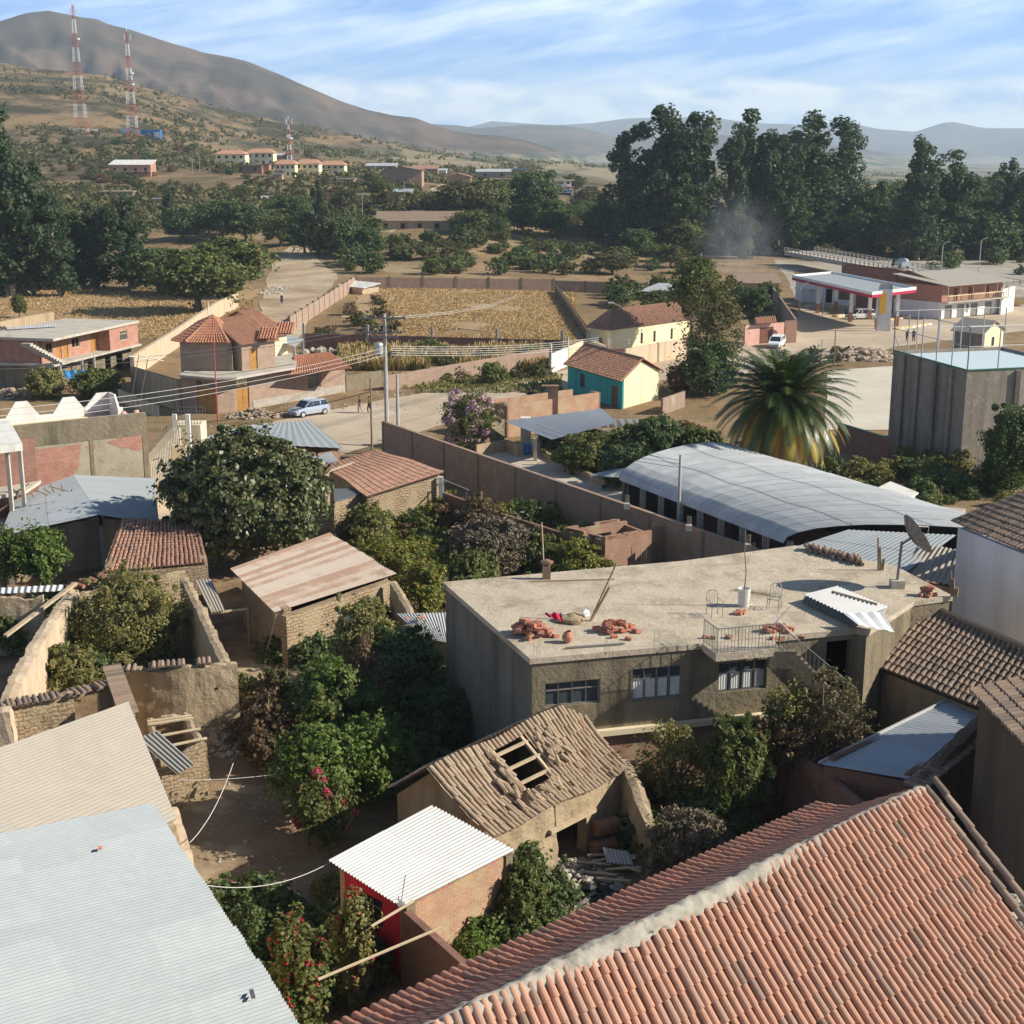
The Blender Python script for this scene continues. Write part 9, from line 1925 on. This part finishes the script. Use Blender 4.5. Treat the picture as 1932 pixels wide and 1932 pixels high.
rubble('rubble_heap', 'stones along the dirt road', 520, 548, 3, 9, 160, .35, 'm_stone', 5, .2, 1.0); rubble('rubble_heap', 'stone pile on the street verge', 905, 706, 2.6, 1.2, 90, .3, 'm_rubble', 6, .5); rubble('earth_mound', 'dirt and stone mound right of the palm by the street', 1640, 675, 5.0, 3.5, 330, .5, 'm_rubble', 7, 1.2, flat=.5)
rubble('rubble_heap', 'stones at the left edge by the adobe heap', 20, 745, 3, 3, 120, .3, 'm_rubble', 8, .8); rubble('rubble_heap', 'stones beside the road head, right side', 620, 500, 8, 12, 140, .4, 'm_stone', 9, .2, 1.5); rubble('dirt_clods', 'clods and small stones on the courtyard ground', 440, 1600, 2.2, 8, 160, .06, 'm_stone', 10, .03)
rubble('dirt_clods', 'crumbled earth below the holed wall', 430, 1400, 1.8, 2.0, 160, .14, 'm_rubble', 11, .15)
for i, (x, y, sx_, sy_) in enumerate(((650, 770, 16, 3), (480, 820, 8, 5), (900, 740, 18, 3), (1100, 715, 16, 4), (760, 1000, 5, 12), (1450, 680, 16, 8))): rubble('loose_stones', 'small loose stones strewn along the dusty street' if i < 4 else 'small loose stones on the bare ground', x, y, sx_, sy_, 190, .09 + .03 * (i < 4), 'm_stone', 20 + i, .02)
for i in range(16): x, y = 575 + (i % 8) * 11 + rr.uniform(-4, 4), 650 + (i // 8) * 12 + rr.uniform(-3, 3); p = A(x, y, .2); tag(MB().rock(p, rr.uniform(.5, 1.0), i + 70, ang=.2).build('boulder', MT['m_stone'], None), 'grey boulder dumped behind the octagon house', 'boulder', 'boulders behind the octagon house')
mb = MB(); rr = random.Random(3)
for i in range(9): p = A(1090 + i * 9, 1625 + rr.uniform(-12, 40), .25); a = rr.uniform(-.9, .2); mb = MB().beam(p, p + Vector((math.cos(a) * 1.2, math.sin(a) * 1.2, rr.uniform(0, .2))), .12, .04); TH('plank', 'old board lying in the rubble corner beside the drums', 'plank', p, mb, 'm_wood_pale', 'boards in the rubble corner')
c = A(1160, 1622, .35); mb = MB(); slope_corr(mb, c + Vector((-.4, .5, .2)), c + Vector((.5, .4, .1)), c + Vector((.6, -.4, 0)), c + Vector((-.3, -.4, .1)), .13, .02, .01, 9, 1, 4, 2); TH('roofing_sheet', 'small piece of corrugated sheet in the rubble', 'roofing sheet', c, mb, 'm_zinc_grey')
p = A(859, 1033, .1); TH('clay_jar', 'large round clay jar below the yard gate', 'jar', p, MB().lathe(p, [(.15, 0), (.5, .35), (.55, .75), (.4, 1.15), (.25, 1.25), (.3, 1.35)], 16), 'm_pot')
# vehicles
def car(lab, p, rz, body, L_=4.0, W_=1.62, H_=1.5, kind='wagon', name='parked_car'):
 t_ = thing(name, lab, 'car', tuple(p), rz); mb = MB(); h = L_ / 2; w = W_ / 2
 lo = [(-h, .35, .80), (-h + .06, .62, .93), (-h + .25, .78, .97), (-h + .95, .92, 1), (h - .25, .98, 1), (h - .03, .85, .96), (h, .40, .9)]
 vs = []
 for x, z, k in lo: vs += [(x, -w * k * .97, .28), (x, -w * k, .6 * z + .1), (x, -w * k * .94, z), (x, w * k * .94, z), (x, w * k, .6 * z + .1), (x, w * k * .97, .28)]
 fs = [(i * 6 + j, (i + 1) * 6 + j, (i + 1) * 6 + (j + 1) % 6, i * 6 + (j + 1) % 6) for i in range(6) for j in range(6)] + [tuple(range(6)), tuple(reversed(range(36, 42)))]
 mb.add(vs, fs); x0, x1 = -h + .9, h - .12; c0, c1 = x0 + .72, h - .45
 mb.hexa([(c0 - .1, -w * .84, H_ - .05), (c1 + .05, -w * .84, H_ - .05), (c1 + .05, w * .84, H_ - .05), (c0 - .1, w * .84, H_ - .05)], [(c0 + .1, -w * .72, H_), (c1 - .05, -w * .72, H_), (c1 - .05, w * .72, H_), (c0 + .1, w * .72, H_)])
 for x_, xt in ((x0, c0), (x0 + 1.0, x0 + 1.15), (x0 + 1.95, x0 + 1.95), (x1, c1)):
  for s_ in (-1, 1): mb.beam((x_, s_ * w * .93, .9), (xt, s_ * w * .80, H_ - .04), .09, .06)
 mb.build('body', body, t_, local=True); g = MB(); g.hexa([(x0, -w * .92, .9), (x1, -w * .92, .95), (x1, w * .92, .95), (x0, w * .92, .9)], [(c0, -w * .79, H_ - .05), (c1, -w * .79, H_ - .05), (c1, w * .79, H_ - .05), (c0, w * .79, H_ - .05)]); g.build('window', MT['m_carglass'], t_, local=True)
 for sx_ in (-h + .72, h - .72):
  for s_ in (-1, 1):
   o = MB().tube([(sx_, s_ * (w - .16), .31), (sx_, s_ * (w + .03), .31)], .31, 16).build('wheel', MT['m_rubber'], t_, local=True); MB().tube([(sx_, s_ * (w + .02), .31), (sx_, s_ * (w + .045), .31)], .2, 12).build('rim', MT['m_galv'], o, local=True)
 for s_ in (-1, 1): MB().box((-h + .08, s_ * w * .66, .62), (.12, .34, .15)).build('headlight', MT['m_paint_white'], t_, local=True); MB().box((h - .04, s_ * w * .78, .8), (.08, .14, .3)).build('tail_light', MT['m_paint_red'], t_, local=True); MB().beam((c0 + .2, s_ * w * .72, H_ + .06), (c1 - .1, s_ * w * .72, H_ + .06), .05).build('roof_rail', MT['m_galv'], t_, local=True)
 MB().box((-h + .0, 0, .42), (.1, W_ * .8, .2)).build('bumper', MT['m_frame_grey'], t_, local=True); return t_
c0_, c1_ = A(546, 790, 0), A(618, 779, 0); car('silver-blue hatchback with roof rails parked on the street', ((c0_ + c1_) / 2 + Vector((0, .3, 0))), math.atan2(c1_.y - c0_.y, c1_.x - c0_.x), MT['m_carsilver'])
p = A(1625, 602, 0); car('white car waiting under the filling station canopy', p, .2, MT['m_paint_white'], 4.4); p = A(1465, 655, 0); car('white car parked in front of the salmon gatehouse', p, 1.2, MT['m_paint_white'], 4.4)
p = b0_.lerp(b1_, .52) + nb * .5; tk = thing('pickup_truck', 'small grey loaded pickup truck crossing the bridge', 'truck', tuple(p), math.atan2((b1_ - b0_).y, (b1_ - b0_).x)); MB().hexa([(-2.3, -.8, .5), (-.6, -.8, .5), (-.6, .8, .5), (-2.3, .8, .5)], [(-1.7, -.7, 1.7), (-.7, -.7, 1.7), (-.7, .7, 1.7), (-1.7, .7, 1.7)]).build('cab', MT['m_carglass'], tk, local=True); MB().box((1, 0, .9), (3.1, 1.8, .8)).rock((.6, 0, 1.5), .7, 3).rock((1.5, 0, 1.45), .7, 5).build('load_bed', MT['m_zinc_grey'], tk, local=True)
for x in (-1.5, 1.5):
 for s_ in (-1, 1): MB().tube([(x, s_ * .7, .4), (x, s_ * .92, .4)], .4, 12).build('wheel', MT['m_rubber'], tk, local=True)
# people
def P_(x, y, rz, h, a, b, lab, **k): p = AG(x, y); person((p.x, p.y, p.z + .04), rz, h, a, b, lab, **k)
P_(532, 574, 3.1, 1.6, 'm_navy', 'm_navy', 'person in a dark skirt and white hat walking up the dirt road', hat='m_white', skirt=True)
P_(679, 779, 1.4, 1.6, 'm_clothdark', 'm_pinkdress', 'person in a dark top and pale trousers walking on the street, left one'); P_(697, 780, 1.5, 1.65, 'm_olive', 'm_clothdark', 'person in dark clothes walking behind the wooden pole')
P_(1596, 601, 0, 1.7, 'm_clothdark', 'm_navy', 'person standing beside the pump column under the canopy', pose='stand'); P_(1664, 603, 2, 1.65, 'm_navy', 'm_clothdark', 'person walking between canopy and sign pillar'); P_(1711, 646, 3, 1.65, 'm_navy', 'm_clothdark', 'person in blue on the road behind the court fence, left one'); P_(1723, 646, 3, 1.7, 'm_clothdark', 'm_navy', 'person in dark clothes on the road behind the court fence, right one')
p = A(1000, 758, 0); hd = 1.35; bi = thing('bicycle', 'bicycle with a loaded rear rack ridden along the street', 'bicycle', tuple(p), hd)
for y in (-.5, .55): MB().tube([(0, y + .32 * math.cos(a * math.pi / 8), .34 + .32 * math.sin(a * math.pi / 8)) for a in range(17)], .022, 5).build('wheel', MT['m_rubber'], bi, local=True)
mb = MB(); [mb.tube(q, .02, 5) for q in ([(0, -.5, .34), (0, -.12, .85), (0, .4, .8), (0, .55, .34)], [(0, -.12, .85), (0, 0, .34), (0, .4, .8)], [(-.25, .36, 1.02), (0, .4, 1.0), (.25, .36, 1.02)], [(0, -.5, .34), (0, 0, .34)])]; mb.build('frame', MT['m_metal_dark'], bi, local=True); MB().box((0, -.14, .9), (.16, .28, .06)).build('saddle', MT['m_black'], bi, local=True)
person(tuple(p + Vector((.12 * math.sin(hd), -.12 * math.cos(hd), .02))), hd, 1.7, 'm_navy', 'm_clothdark', 'cyclist in dark clothes riding along the street', pose='ride'); q = p - Vector((-math.sin(hd), math.cos(hd), 0)) * .62; tag(MB().rock((q.x, q.y, .95), .42, 4, flat=1.1).build('sack', MT['m_olive'], None), 'bulky olive sack on the rear of the bicycle', 'sack')
# smoke and haze
def vol(name, lab, mb, dens, col, ani=0.0):
 m = bpy.data.materials.new(name); m.use_nodes = True; t = m.node_tree; t.nodes.clear(); v = t.nodes.new('ShaderNodeVolumePrincipled'); o = t.nodes.new('ShaderNodeOutputMaterial')
 v.inputs['Density'].default_value = dens; v.inputs['Color'].default_value = (*col, 1); v.inputs['Anisotropy'].default_value = ani; t.links.new(v.outputs[0], o.inputs[1]); return tag(mb.build(name, m, None), lab, name, kind='stuff')
p = AG(1395, 515); mb = MB(); top_ = AD(1400, 405, p.y)
c = AD(1392, 465, p.y - 3); mb.box(tuple(c), (22, 8, 26)); o = vol('smoke', 'thin blue smoke drifting up before the tall eucalyptus trees', mb, .02, (.8, .86, .97)); t = o.active_material.node_tree; tc = t.nodes.new('ShaderNodeTexCoord'); v = [n for n in t.nodes if n.type == 'PRINCIPLED_VOLUME'][0]
d = t.nodes.new('ShaderNodeVectorMath'); d.operation = 'LENGTH'; L(t, mapv(t, tc.outputs['Generated'], (2, 2, 2), loc=(-1, -1, -1)), d.inputs[0])
dn_ = mth(t, 'MULTIPLY', mth(t, 'SUBTRACT', 1.0, d.outputs['Value'], clamp=True), mth(t, 'MULTIPLY_ADD', nz(t, mapv(t, tc.outputs['Object'], (1, 1, .5)), .35, 3, .6, .6), 2.4, -.75, clamp=True)); L(t, mth(t, 'MULTIPLY', dn_, .11), v.inputs['Density'])
mb = MB(); mb.box((0, 0, (560 - 60) / 2), (28400, 28400, 620)); vol('haze', 'pale morning haze over the valley', mb, 1.2e-4, (.66, .84, 1.0), 0.0)
